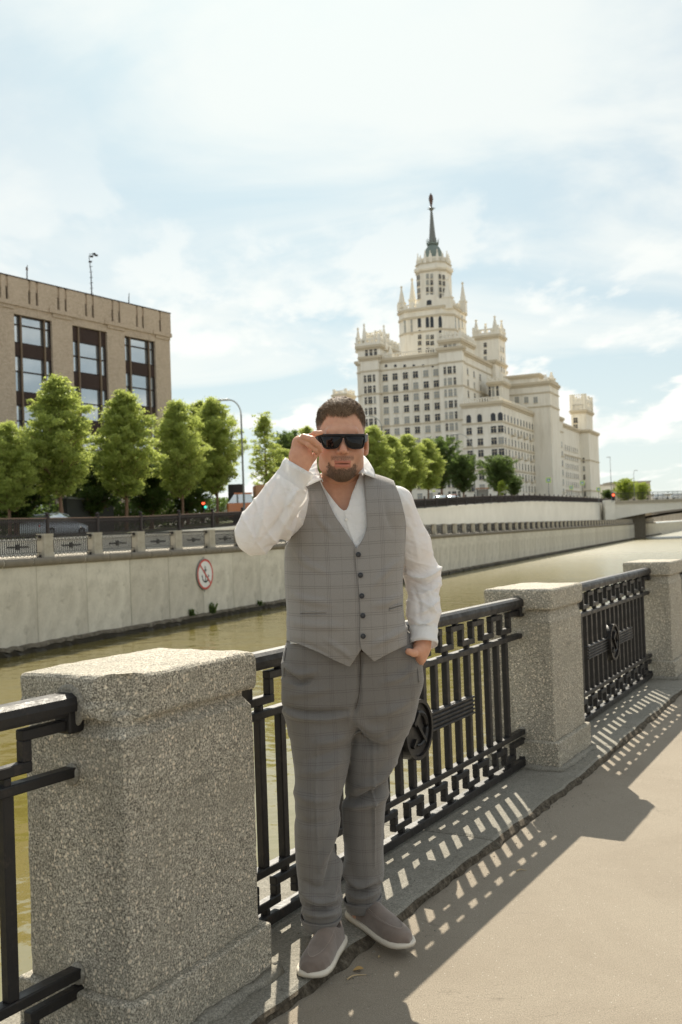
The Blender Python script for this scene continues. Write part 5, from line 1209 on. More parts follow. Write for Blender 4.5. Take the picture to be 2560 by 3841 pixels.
# ------------------------------------------------------------------ the man: signed distance fields meshed with surface nets
def surfnet(f, lo, hi, h, slack=2.0, newton=2):
    lo = np.array(lo, float); n = (np.ceil((np.array(hi)-lo)/(4*h))).astype(int); H = 4*h
    def grid(nn, hh): return np.stack(np.meshgrid(*[lo[i]+hh*np.arange(nn[i]) for i in range(3)], indexing='ij'), -1)
    C = grid(n+1, H); fc = f(C.reshape(-1, 3)).reshape(C.shape[:3])
    nf = 4*n+1; idx = [np.minimum((np.arange(nf[i])+2)//4, n[i]) for i in range(3)]
    F = fc[np.ix_(*idx)].copy(); mask = np.abs(F) < H*slack
    ii = np.argwhere(mask); P = lo+ii*h; out = np.empty(len(P))
    for a in range(0, len(P), 400000): out[a:a+400000] = f(P[a:a+400000])
    F[mask] = out
    S = F < 0; o = [(0, 0, 0), (1, 0, 0), (0, 1, 0), (1, 1, 0), (0, 0, 1), (1, 0, 1), (0, 1, 1), (1, 1, 1)]
    m = np.array(F.shape)-1
    cnt = sum(S[a:a+m[0], b:b+m[1], c:c+m[2]].astype(np.int8) for a, b, c in o); act = (cnt > 0) & (cnt < 8)
    cells = np.argwhere(act); vid = -np.ones(act.shape, np.int64); vid[act] = np.arange(len(cells))
    cv = np.stack([F[cells[:, 0]+a, cells[:, 1]+b, cells[:, 2]+c] for a, b, c in o], 1); acc = np.zeros((len(cells), 3)); k = np.zeros(len(cells))
    for i in range(8):
        for ax in range(3):
            if o[i][ax] == 0:
                j = i+(1, 2, 4)[ax]; a, b = cv[:, i], cv[:, j]; s = (a < 0) != (b < 0); t = np.where(s, a/np.where(s, a-b, 1), 0)
                p = np.tile(np.array(o[i], float), (len(cells), 1)); p[:, ax] += t; acc += p*s[:, None]; k += s
    V = lo+(cells+acc/k[:, None])*h
    quads = []
    for ax in range(3):
        b, c = [(1, 2), (2, 0), (0, 1)][ax]; sl0 = [slice(None)]*3; sl1 = [slice(None)]*3; sl0[ax] = slice(0, -1); sl1[ax] = slice(1, None)
        s0, s1 = S[tuple(sl0)], S[tuple(sl1)]; e = np.argwhere(s0 != s1); e = e[(e[:, b] > 0) & (e[:, c] > 0) & (e[:, b] < m[b]) & (e[:, c] < m[c])]
        if not len(e): continue
        fl = s0[tuple(e.T)]; d = [(0, 0), (-1, 0), (-1, -1), (0, -1)]; q = []
        for db, dc in d: g = e.copy(); g[:, b] += db; g[:, c] += dc; q.append(vid[tuple(g.T)])
        q = np.stack(q, 1); q[~fl] = q[~fl][:, ::-1]; quads.append(q)
    Q = np.concatenate(quads)
    for _ in range(newton):
        e = h*.3; g = np.stack([(f(V+np.eye(3)[i]*e)-f(V-np.eye(3)[i]*e))/(2*e) for i in range(3)], 1); v = f(V); gn = (g*g).sum(1)+1e-6
        V = V-np.clip(v/gn, -h, h)[:, None]*g
    N = g/np.sqrt(gn)[:, None]
    return V, Q, N
def smin(a, b, k):
    h = np.maximum(k-np.abs(a-b), 0)/k; return np.minimum(a, b)-h*h*k*.25
def smax(a, b, k): return -smin(-a, -b, k)
def cone(P, a, b, r1, r2):
    a = np.asarray(a, float); b = np.asarray(b, float); ba = b-a; t = np.clip(((P-a)@ba)/(ba@ba+1e-9), 0, 1)
    return np.linalg.norm(P-a-t[:, None]*ba, axis=1)-(r1+(r2-r1)*t)
def chain(P, pts, rr, k=.004):
    d = cone(P, pts[0], pts[1], rr[0], rr[1])
    for i in range(1, len(pts)-1): d = smin(d, cone(P, pts[i], pts[i+1], rr[i], rr[i+1]), k)
    return d
def ell(P, c, r, R=None):
    q = P-np.asarray(c, float)
    if R is not None: q = q@R
    r = np.asarray(r, float); k0 = np.linalg.norm(q/r, axis=1); k1 = np.linalg.norm(q/(r*r), axis=1); return k0*(k0-1)/np.maximum(k1, 1e-6)
def smooth_interp(z, zs, vs):
    # cubic hermite through samples (zs increasing)
    zs = np.asarray(zs); vs = np.asarray(vs); mslope = np.gradient(vs, zs); i = np.clip(np.searchsorted(zs, z)-1, 0, len(zs)-2); h = zs[i+1]-zs[i]; t = np.clip((z-zs[i])/h, 0, 1)
    return (2*t**3-3*t**2+1)*vs[i]+(t**3-2*t**2+t)*h*mslope[i]+(-2*t**3+3*t**2)*vs[i+1]+(t**3-t**2)*h*mslope[i+1]
class Loft:
    """rows: (pixel y, left px, right px, depth position Y, half depth b, exponent)"""
    def __init__(s, rows, flat=.0):
        L = []
        for py, xl, xr, Y, b, e in rows:
            A = at(xl, py, Y); B = at(xr, py, Y); L.append(((A[2]+B[2])/2, (A[0]+B[0])/2, Y, (B[0]-A[0])/2, b, e, (B[2]-A[2])/(B[0]-A[0])))
        L.sort(); s.t = np.array(L).T
    def __call__(s, P):
        z = P[:, 2]; zs = s.t[0]; cx, cy, a, b, e, sl = [smooth_interp(z, zs, s.t[i]) for i in (1, 2, 3, 4, 5, 6)]
        z = z-(P[:, 0]-cx)*sl; cx, cy, a, b, e = [smooth_interp(z, zs, s.t[i]) for i in (1, 2, 3, 4, 5)]
        q = (np.abs((P[:, 0]-cx)/a)**e+np.abs((P[:, 1]-cy)/b)**e)**(1/e); d = (q-1)*np.minimum(a, b)
        return np.maximum(d*.9, np.maximum(zs[0]-z, z-zs[-1]))
def clip_mesh(V, F, g, extra=None):
    """keep g<0 on triangle mesh, cutting triangles along g=0"""
    if F.shape[1] == 4: F = np.concatenate([F[:, [0, 1, 2]], F[:, [0, 2, 3]]])
    s = g < 0; ns = s[F].sum(1); out = [F[ns == 3]]; newV = []; cache = {}; n0 = len(V); tri = []
    def cut(i, j):
        k = (min(i, j), max(i, j))
        if k not in cache: t = g[i]/(g[i]-g[j]); cache[k] = n0+len(newV); newV.append(V[i]+(V[j]-V[i])*t)
        return cache[k]
    for a, b, c in F[(ns > 0) & (ns < 3)]:
        r = [a, b, c]; poly = []
        for u, v in ((a, b), (b, c), (c, a)):
            if s[u]: poly.append(u)
            if s[u] != s[v]: poly.append(cut(u, v))
        for k in range(1, len(poly)-1): tri.append((poly[0], poly[k], poly[k+1]))
    if tri: out.append(np.array(tri))
    F = np.concatenate(out); V = np.concatenate([V, np.array(newV)]) if newV else V
    used = np.unique(F); mp = -np.ones(len(V), np.int64); mp[used] = np.arange(len(used)); return V[used], mp[F]
def poly_sdf(Q, poly):
    """signed distance in pixels, negative inside the polygon"""
    poly = np.asarray(poly, float); n = len(poly); d = np.full(len(Q), 1e9); ins = np.zeros(len(Q), bool)
    for i in range(n):
        a = poly[i]; b = poly[(i+1) % n]; ba = b-a; t = np.clip(((Q-a)@ba)/(ba@ba+1e-9), 0, 1); d = np.minimum(d, np.linalg.norm(Q-a-t[:, None]*ba, axis=1))
        c = ((a[1] > Q[:, 1]) != (b[1] > Q[:, 1])) & (Q[:, 0] < (b[0]-a[0])*(Q[:, 1]-a[1])/(b[1]-a[1]+1e-12)+a[0]); ins ^= c
    return np.where(ins, -d, d)
def spline(pts, n=6):
    """catmull-rom through pixel points"""
    p = np.array(pts, float); p = np.vstack([2*p[0]-p[1], p, 2*p[-1]-p[-2]]); out = []
    for i in range(1, len(p)-2):
        for t in np.linspace(0, 1, n, endpoint=False): out.append(.5*((2*p[i])+(-p[i-1]+p[i+1])*t+(2*p[i-1]-5*p[i]+4*p[i+1]-p[i+2])*t*t+(-p[i-1]+3*p[i]-3*p[i+1]+p[i+2])*t**3))
    out.append(p[-2]); return [tuple(q) for q in out]
def trace(f, px, py, y0=2.2, y1=4.2):
    """first hit of the picture ray with the field"""
    d = ray(px, py); d = d/d[1]; Y = y0
    for _ in range(160):
        v = float(f((CAM+d*Y)[None])[0])
        if v < .0004: break
        Y += max(v*.6, .0006)
        if Y > y1: return None
    return CAM+d*Y
FOLD = 2.3
def folds(V, N, fl, front=None):
    """fl: (points px, width px, height m) ridges (+) and creases (-)"""
    Q = pix(V); disp = np.zeros(len(V)); fr = N[:, 1] < .35
    for pts, w, amp in fl:
        pts = np.array(spline(pts, 4) if len(pts) > 2 else pts, float); d = np.full(len(V), 1e9); tt = np.zeros(len(V)); n = len(pts)-1
        for i in range(n):
            a, b = pts[i], pts[i+1]; ba = b-a; t = np.clip(((Q-a)@ba)/(ba@ba+1e-9), 0, 1); dd = np.linalg.norm(Q-a-t[:, None]*ba, axis=1); u = dd < d; d = np.where(u, dd, d); tt = np.where(u, (i+t)/n, tt)
        disp += FOLD*amp*np.exp(-(d/w)**2)*np.sin(np.pi*np.clip(tt, .03, .97))**.5*fr
    return V+N*disp[:, None]
def fbm(P, sc, seed=0):
    r = np.random.default_rng(seed); out = np.zeros(len(P)); a = 1
    for o in range(3):
        for k in range(4):
            d = r.normal(size=3); d /= np.linalg.norm(d); out += a*np.sin(P@d*sc*(1.9**o)*r.uniform(.7, 1.3)+r.random()*6.28+1.7*np.sin(P@np.roll(d, 1)*sc*.7*(1.9**o)))/4
        a *= .5
    return out

# materials -------------------------------------------------------
def man_mats():
    k = MN('skin', .52, .35); at_ = k.n('ShaderNodeVertexColor'); at_.layer_name = 'pigment'
    n = k.noise(55, None, 4, .6); c = k.mix(k.math('MULTIPLY', k.rng(n, .35, .7), .28), at_.outputs[0], (.40, .16, .10)); k.color(c)
    k.p.inputs['Subsurface Weight'].default_value = .18; k.p.inputs['Subsurface Radius'].default_value = (.012, .005, .003); k.p.inputs['Subsurface Scale'].default_value = .6
    k.bump(k.noise(420, None, 3, .6), .0006, .6); M['skin'] = k.m
    def plaid(name, vperiod, hperiod, warp, tone=1.):
        k = MN(name, .85, .25); v = k.coord('Object'); nz = k.n('ShaderNodeTexNoise'); nz.inputs['Scale'].default_value = 2.6; nz.inputs['Detail'].default_value = 2; k.l(v, nz.inputs['Vector'])
        sub = k.n('ShaderNodeVectorMath', operation='SUBTRACT'); k.l(nz.outputs[1], sub.inputs[0]); sub.inputs[1].default_value = (.5, .5, .5)
        scl = k.n('ShaderNodeVectorMath', operation='SCALE'); k.l(sub.outputs[0], scl.inputs[0]); scl.inputs['Scale'].default_value = warp
        ad = k.n('ShaderNodeVectorMath', operation='ADD'); k.l(v, ad.inputs[0]); k.l(scl.outputs[0], ad.inputs[1]); sp = k.n('ShaderNodeSeparateXYZ'); k.l(ad.outputs[0], sp.inputs[0])
        def lines(x, period, offs, w):
            r = None
            for o in offs:
                f = k.math('FRACT', k.math('ADD', k.math('DIVIDE', x, period), o)); d = k.math('ABSOLUTE', k.math('SUBTRACT', f, .5)); l_ = k.rng(d, 0, w, 1, 0); r = l_ if r is None else k.math('MAXIMUM', r, l_)
            return r
        vx = lines(sp.outputs[0], vperiod, (0, .06, .12), .013); hz = lines(sp.outputs[2], hperiod, (0, .15), .034)
        vb = lines(sp.outputs[0], vperiod, (.56,), .012)
        wx = k.n('ShaderNodeTexWave', wave_type='BANDS', bands_direction='DIAGONAL'); wx.inputs['Scale'].default_value = 330; wx.inputs['Distortion'].default_value = 1.5; k.l(v, wx.inputs['Vector'])
        base = k.mix(k.rng(k.noise(900, v, 2, .8), .3, .7), tuple(c*tone for c in (.200, .186, .172)), tuple(c*tone for c in (.325, .305, .282))); base = k.mix(k.math('MULTIPLY', wx.outputs[0], .18), base, (.34, .33, .31))
        broad = k.mix(k.math('MULTIPLY', k.rng(k.noise(3, v, 3), .35, .65), .25), base, tuple(c*tone for c in (.225, .212, .195)))
        c = k.mix(k.math('MULTIPLY', vx, .42), broad, (.055, .040, .042)); c = k.mix(k.math('MULTIPLY', hz, .42), c, (.052, .036, .038)); c = k.mix(k.math('MULTIPLY', vb, .3), c, (.07, .05, .05))
        sl = k.rng(k.noise(240, k.coord('Object', (1, 1, 4)), 2), .70, .76); c = k.mix(k.math('MULTIPLY', sl, .3), c, (.5, .48, .44))
        k.color(c); k.bump(k.noise(9, v, 4, .5), .004, .6); k.bump(wx.outputs[0], .0004, .4); k.p.inputs['Sheen Weight'].default_value = .25; k.p.inputs['Sheen Roughness'].default_value = .5; return k.m
    M['vest'] = plaid('grey_check_wool', .0875, .0445, .018); M['trouser'] = plaid('grey_check_wool_trousers', .0875, .0475, .05, .63)
    k = MN('white_shirt', .75, .3); k.color(k.mix(k.noise(3), (.91, .91, .905), (.94, .94, .935)))
    v1 = k.noise(7, k.coord('Object', (1, 1, 1.6), (.4, .5, .3)), 3, .5, 1.8); k.bump(v1, .024, .6); k.bump(k.noise(26, k.coord('Object', (1.4, 1, .7), (.2, .6, .3)), 3, .5, 1.2), .004, .5)
    t = k.n('ShaderNodeBsdfTranslucent'); t.inputs[0].default_value = (.90, .90, .88, 1); ms = k.n('ShaderNodeMixShader'); ms.inputs[0].default_value = .34; k.l(k.p.outputs[0], ms.inputs[1]); k.l(t.outputs[0], ms.inputs[2]); k.l(ms.outputs[0], k.nt.nodes['Material Output'].inputs[0]); M['shirt'] = k.m
    k = MN('suede', .92, .2); k.color(k.mix(k.rng(k.noise(18, None, 4, .6), .3, .7), (.155, .120, .098), (.215, .168, .138))); k.bump(k.noise(500, None, 2), .0006, .6); k.p.inputs['Sheen Weight'].default_value = .4; M['suede'] = k.m
    M['sole'] = plain('cream_sole', (.66, .60, .50), .6, sc=20, var=.08); M['stitch'] = plain('pale_stitch', (.42, .36, .31), .8)
    M['hair'] = None
    k = MN('brown_hair', .62, .2); g = k.n('ShaderNodeNewGeometry'); k.color(k.mix(g.outputs['Random Per Island'], (.055, .032, .018), (.34, .225, .135))); M['hair'] = k.m
    k = MN('beard_hair', .6, .4); g = k.n('ShaderNodeNewGeometry'); k.color(k.mix(g.outputs['Random Per Island'], (.06, .036, .024), (.24, .15, .09))); M['beard'] = k.m
    k = MN('black_lens', .03, .5); k.color((.003, .003, .004)); k.p.inputs['IOR'].default_value = 1.36; M['lens'] = k.m
    M['frame'] = plain('black_frame', (.008, .008, .009), .45, .25); M['button'] = plain('dark_button', (.02, .022, .028), .3, .6); M['wbutton'] = plain('white_button', (.7, .69, .66), .35); M['nail'] = plain('nail', (.52, .30, .24), .3, .5); M['belt'] = plain('dark_leather', (.03, .018, .012), .5)
man_mats()

# ---------------------------------------------------------------- skeleton points from the picture
YH, YC, YP = 3.14, 3.27, 3.34
HC = at(1280, 1655, YH+.03)                            # head centre between the ears at eye level
HR = np.array([[math.cos(rad(3)), -math.sin(rad(3)), 0], [math.sin(rad(3)), math.cos(rad(3)), 0], [0, 0, 1.]])
_t = rad(2.0)
HT = np.array([[math.cos(_t), 0, math.sin(_t)], [0, 1, 0], [-math.sin(_t), 0, math.cos(_t)]])
HM = HR@HT
def head_local(P): return (P-HC)@HM
def f_head(P):
    q = head_local(P)
    d = ell(q, (0, .022, .052), (.0775, .100, .086))
    d = smin(d, ell(q, (0, -.012, -.018), (.0730, .082, .088)), .03)
    d = smin(d, ell(q, (0, -.022, -.066), (.0585, .068, .060)), .03)                    # jaw
    d = smin(d, ell(q, (0, -.066, -.108), (.030, .026, .022)), .03)                     # chin
    for s in (-1, 1):
        d = smin(d, ell(q, (s*.037, -.066, -.040), (.026, .024, .026)), .025)            # cheeks
        d = smin(d, ell(q, (s*.048, .0, -.078), (.022, .040, .026)), .02)
        d = smax(d, -ell(q, (s*.032, -.104, .002), (.019, .014, .012)), .012)            # eye sockets
        d = smin(d, ell(q, (s*.031, -.082, .000), (.0135, .0135, .0120)), .004)
    d = smin(d, cone(q, (-.040, -.078, .024), (.040, -.078, .024), .010, .010), .018)   # brow ridge
    # nose
    d = smin(d, cone(q, (0, -.088, .010), (.001, -.1135, -.034), .0062, .0105), .011)
    d = smin(d, ell(q, (.001, -.119, -.040), (.0112, .0105, .0098)), .006)
    for s in (-1, 1):
        d = smin(d, ell(q, (s*.0130, -.103, -.0435), (.0075, .011, .0080)), .005); d = smax(d, -ell(q, (s*.0078, -.112, -.0520), (.0045, .0065, .0055)), .0025)
    # mouth
    d = smin(d, ell(q, (0, -.086, -.072), (.030, .014, .020)), .014)
    d = smin(d, cone(q, (-.020, -.0915, -.0745), (.020, -.0915, -.0745), .0035, .0035), .006); d = smin(d, ell(q, (0, -.0965, -.0735), (.017, .0060, .0048)), .004)
    d = smin(d, ell(q, (0, -.0955, -.0865), (.019, .0070, .0062)), .004)
    d = smax(d, -ell(q, (0, -.1000, -.0795), (.0235, .0085, .0016)), .002)
    d = smax(d, -ell(q, (0, -.108, -.0605), (.0035, .007, .009)), .004)                  # philtrum
    # ears
    for s in (-1, 1):
        qq = q*np.array((s, 1, 1)); dd = ell(qq, (.0835, .010, -.008), (.0085, .021, .034)); dd = smax(dd, -ell(qq, (.0915, .004, -.002), (.006, .012, .020)), .004); dd = smin(dd, ell(qq, (.0800, .002, -.036), (.007, .010, .011)), .006); d = smin(d, dd, .005)
    # neck
    nb = at(1283, 1885, YC+.03); nt_ = HC+np.array((0, .035, -.055)); d = smin(d, cone(P, nt_, nb, .061, .074), .022)
    return d
# torso (under the clothes) --------------------------------------------------
TORSO = Loft([(1772, 1215, 1350, 3.25, .060, 2.), (1800, 1160, 1430, 3.26, .078, 2.), (1840, 1122, 1488, 3.27, .105, 2.1), (1900, 1098, 1510, 3.27, .128, 2.3), (1980, 1096, 1498, 3.27, .142, 2.4), (2080, 1088, 1494, 3.27, .152, 2.4), (2180, 1087, 1488, 3.27, .164, 2.4), (2290, 1094, 1492, 3.28, .172, 2.4), (2390, 1094, 1508, 3.29, .172, 2.4), (2480, 1090, 1522, 3.31, .165, 2.4), (2580, 1088, 1529, 3.33, .160, 2.4)])
def f_torso(P): return TORSO(P)
WAISTZ = float(at(1300, 2375, 3.3)[2])
SR, ER, WR = at(1150, 1876, 3.26), at(962, 2004, 3.05), at(1124, 1755, 3.03)
SL_, EL, WL = at(1484, 1892, 3.27), at(1588, 2165, 3.36), at(1590, 2398, 3.255)
def f_under(P): return np.maximum(f_torso(P)+.010, WAISTZ-P[:, 2])
def f_shirt_body(P): return f_torso(P)-.004
def f_sleeve_r(P):
    a, b = SR, ER; d = cone(P, a, b, .080, .056); d = smin(d, cone(P, ER, WR+(ER-WR)*.2, .057, .050), .04)
    d = smin(d, cone(P, ER+(WR-ER)*.2, ER+(WR-ER)*.62+np.array((.012, 0, -.008)), .060, .058), .04)
    return d
def f_sleeve_l(P):
    d = cone(P, SL_, SL_+(EL-SL_)*.55, .062, .060); d = smin(d, cone(P, SL_+(EL-SL_)*.55, EL, .060, .055), .04); d = smin(d, cone(P, EL, EL+(WL-EL)*.55, .055, .049), .04); d = smin(d, cone(P, EL+(WL-EL)*.55, WL, .049, .041), .04); return d
def f_vest(P): return f_torso(P)-.011
# trousers ------------------------------------------------------------------
PEL = Loft([(2370, 1090, 1535, 3.30, .156, 2.3), (2440, 1066, 1562, 3.315, .162, 2.3), (2500, 1058, 1564, 3.33, .167, 2.3), (2570, 1064, 1562, 3.34, .165, 2.3), (2640, 1072, 1554, 3.345, .155, 2.3), (2700, 1085, 1535, 3.345, .125, 2.3), (2740, 1100, 1510, 3.345, .100, 2.3)])
LEGR = Loft([(2560, 1075, 1320, 3.33, .125, 2.2), (2640, 1066, 1322, 3.33, .125, 2.2), (2720, 1080, 1326, 3.325, .125, 2.2), (2800, 1091, 1320, 3.32, .120, 2.2), (2900, 1106, 1304, 3.30, .108, 2.2), (3000, 1108, 1278, 3.285, .098, 2.2), (3080, 1106, 1268, 3.28, .094, 2.2), (3160, 1107, 1262, 3.285, .092, 2.2), (3250, 1112, 1274, 3.29, .090, 2.2), (3340, 1122, 1280, 3.285, .090, 2.2), (3410, 1130, 1282, 3.28, .088, 2.2), (3450, 1140, 1266, 3.28, .080, 2.2), (3472, 1146, 1250, 3.275, .070, 2.2)])
LEGL = Loft([(2560, 1335, 1570, 3.345, .125, 2.2), (2640, 1330, 1562, 3.35, .125, 2.2), (2720, 1322, 1540, 3.36, .122, 2.2), (2800, 1303, 1510, 3.37, .114, 2.2), (2900, 1297, 1475, 3.385, .104, 2.2), (3000, 1294, 1450, 3.40, .096, 2.2), (3080, 1291, 1443, 3.415, .092, 2.2), (3180, 1292, 1438, 3.43, .088, 2.2), (3270, 1294, 1441, 3.445, .086, 2.2), (3330, 1296, 1430, 3.455, .082, 2.2), (3375, 1300, 1424, 3.46, .074, 2.2), (3400, 1310, 1420, 3.46, .066, 2.2)])
def f_trous(P):
    d = smin(LEGR(P), LEGL(P), .004); d = smin(d, PEL(P), .03)
    pk = at(1540, 2530, 3.27); return smin(d, ell(P, pk, (.036, .045, .065)), .05)

# hands ----------------------------------------------------------------------
def A(px, py, Y): return at(px, py, Y)
FR = [  # right hand: raised, thumb and fingertips on the glasses arm
    ([A(1163, 1640, 3.035), A(1182, 1626, 3.015), A(1206, 1623, 3.03)], [.0105, .0090, .0068]),                        # index, over the top
    ([A(1140, 1640, 3.005), A(1172, 1648, 2.985), A(1192, 1668, 2.99), A(1203, 1690, 3.01)], [.0115, .0105, .0092, .0072]),   # middle
    ([A(1126, 1648, 3.015), A(1160, 1668, 2.995), A(1184, 1688, 3.0), A(1192, 1700, 3.02)], [.0108, .0098, .0085, .0068]),   # ring
    ([A(1118, 1662, 3.035), A(1150, 1690, 3.03), A(1166, 1706, 3.035)], [.0098, .0085, .0062]),                          # little
    ([A(1150, 1745, 3.025), A(1172, 1718, 3.045), A(1190, 1700, 3.05), A(1204, 1678, 3.045)], [.0150, .0120, .0100, .0078])]  # thumb
def f_hand_r(P):
    d = cone(P, WR, A(1122, 1715, 3.03), .030, .031)
    d = smin(d, ell(P, A(1133, 1688, 3.03), (.030, .017, .045)), .02); d = smin(d, cone(P, A(1119, 1660, 3.03), A(1158, 1646, 3.03), .016, .014), .015)
    d = smin(d, ell(P, A(1150, 1725, 3.028), (.018, .017, .026)), .014)
    for k, (p, r) in enumerate(FR): d = smin(d, chain(P, p, [v*.95 for v in r], .003), .0025)
    return d
FL = [([A(1572, 2440, 3.225), A(1553, 2450, 3.195), A(1533, 2444, 3.180)], [.0150, .0125, .0105]),
      ([A(1570, 2462, 3.235), A(1556, 2500, 3.25), A(1545, 2535, 3.27), A(1538, 2560, 3.28)], [.0110, .0098, .0088, .007]),
      ([A(1579, 2470, 3.25), A(1565, 2510, 3.27), A(1552, 2548, 3.285), A(1546, 2572, 3.29)], [.0110, .0098, .009, .007]),
      ([A(1586, 2470, 3.265), A(1570, 2510, 3.285), A(1560, 2545, 3.30), A(1554, 2565, 3.305)], [.0105, .0092, .0085, .0065]),
      ([A(1590, 2464, 3.28), A(1576, 2500, 3.30), A(1566, 2528, 3.31)], [.0095, .0082, .006])]
def f_hand_l(P):
    d = cone(P, WL, A(1585, 2425, 3.25), .027, .029); d = smin(d, ell(P, A(1579, 2452, 3.248), (.022, .034, .036)), .02); d = smin(d, cone(P, A(1584, 2428, 3.235), A(1566, 2444, 3.215), .018, .015), .012)
    for p, r in FL: d = smin(d, chain(P, p, r, .003), .006)
    return d
MAN = empty('person', (0, 0, LZ)); MAN.location = (0, 0, 0)
tag(MAN, 'bearded man in black sunglasses, grey checked waistcoat and trousers and white shirt, one hand raised', 'person')

def build_body():
    VV = []; FF = []; CC = []; n = 0
    skin = np.array((.60, .335, .225))
    def push(V, F, C):
        nonlocal n; VV.append(V); FF.append(F+n); CC.append(C); n += len(V)
    V, F, N = surfnet(f_head, HC+np.array((-.125, -.15, -.27)), HC+np.array((.125, .15, .16)), .0026)
    q = head_local(V); C = np.tile(skin, (len(V), 1)); x, y, z = q.T; fr = y < .03
    def g(cx, cz, wx, wz, pw=1.): return np.exp(-(((x-cx)/wx)**2+((z-cz)/wz)**2)**pw)*(y < -.02)
    def blend(m, col): nonlocal C; m = np.clip(m, 0, 1)[:, None]; C = C*(1-m)+np.array(col)*m
    blend(.35*(g(-.045, -.035, .025, .025)+g(.045, -.035, .025, .025)+g(0, -.038, .018, .018)), (.52, .20, .13))
    blend(.25*g(0, .06, .06, .03), (.58, .33, .22))
    # stubble and beard shadow are real hair pigment
    fade = 1/(1+np.exp((z+.045+.55*np.maximum(0, -(y+.02))*0)/.010)); side = np.clip((np.abs(x)-.030)/.02, 0, 1)
    blend(.38*fade*(y < .02)*side, (.16, .10, .07)); 
    blend(.55*np.exp(-((z+.060)/.0065)**2)*(np.abs(x) < .036)*(y < -.06), (.17, .095, .06))
    blend(.55*(z < -.088)*(y < -.01)*np.clip((.054-np.abs(x))/.010, 0, 1)*np.clip((-.086-z)/.012, 0, 1), (.10, .06, .04))
    lip = (np.abs(x) < .026)*(y < -.085)*(np.exp(-((z+.0735)/.0055)**2)+np.exp(-((z+.0865)/.0065)**2)); blend(.75*lip, (.42, .115, .085)); blend(.9*np.exp(-((z+.0795)/.0016)**2)*(np.abs(x) < .024)*(y < -.083), (.06, .015, .012))
    # short sides of the haircut show as dark stubble on the scalp
    hairz = HAIRLINE(x, y); hm = np.clip((z-hairz)/.012, 0, 1); sidef = np.clip((z-.0)/.055, 0, 1)
    blend(hm*np.where(z < .062, .12+.75*np.clip((z-.0)/.06, 0, 1), .95), (.085, .055, .038))
    push(V, F, C)
    V, F, N = surfnet(f_under, at(1050, 2640, 3.0)-np.array((0, 0, .02)), at(1600, 1700, 3.52)+np.array((.05, 0, .02)), .009, newton=1); C = np.tile(skin, (len(V), 1)); p = pix(V)
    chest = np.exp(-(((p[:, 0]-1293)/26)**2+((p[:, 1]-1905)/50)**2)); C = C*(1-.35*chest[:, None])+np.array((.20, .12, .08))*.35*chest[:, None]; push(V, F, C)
    for f, c, W_, ext in ((f_hand_r, A(1150, 1690, 3.03), WR, (.10, .10, .12)), (f_hand_l, A(1575, 2480, 3.2), WL, (.09, .10, .15))):
        V, F, N = surfnet(f, c-np.array(ext), c+np.array(ext), .0024); C = np.tile(skin*np.array((1.0, .95, .92)), (len(V), 1)); C *= (1+.06*fbm(V, 90, 4))[:, None]; push(V, F, C)
    # arms, legs and ankles inside the clothes, down into the shoes
    def lower(P):
        d = chain(P, [SR, ER, WR], [.045, .034, .026], .02); d = smin(d, chain(P, [SL_, EL, WL], [.045, .034, .026], .02), .01)
        d = smin(d, chain(P, [at(1195, 2600, 3.335), at(1190, 3020, 3.285), at(1212, 3430, 3.28), at(1217, 3520, 3.27)], [.080, .044, .036, .036], .03), .02)
        d = smin(d, chain(P, [at(1450, 2600, 3.35), at(1372, 3020, 3.41), at(1362, 3360, 3.47), at(1360, 3430, 3.46)], [.080, .044, .036, .036], .03), .02); return d
    lo = np.minimum.reduce([ER, at(1050, 3560, 3.2)])-.1; hi = np.maximum.reduce([SL_, EL, at(1650, 1900, 3.5)])+.1
    V, F, N = surfnet(lower, lo, hi, .010, newton=1); push(V, F, np.tile(skin, (len(V), 1)))
    V = np.concatenate(VV); F = np.concatenate(FF); C = np.concatenate(CC)
    o = npmesh('body', V, F, M['skin'], True, MAN); ca = o.data.color_attributes.new('pigment', 'FLOAT_COLOR', 'POINT'); ca.data.foreach_set('color', np.concatenate([C, np.ones((len(C), 1))], 1).astype(np.float32).ravel()); return o
def HAIRLINE(x, y):
    """height of the hair edge in head coordinates as function of position"""
    ax = np.abs(x); t = np.clip((y+.095)/.10, 0, 1)
    front = .082-.004*np.cos(x*60)+np.clip(ax-.048, 0, .05)*-.3; front = np.where(x > .035, front+.010*np.clip((x-.035)/.02, 0, 1), front)
    back = -.045+0*x; s = np.clip((y+.050)/.030, 0, 1); s2 = np.clip((y-.03)/.02, 0, 1)
    sideb = np.where(y < .005, -.010, .030); return front*(1-s)+sideb*s*(1-s2)+back*s2*s
body = build_body()

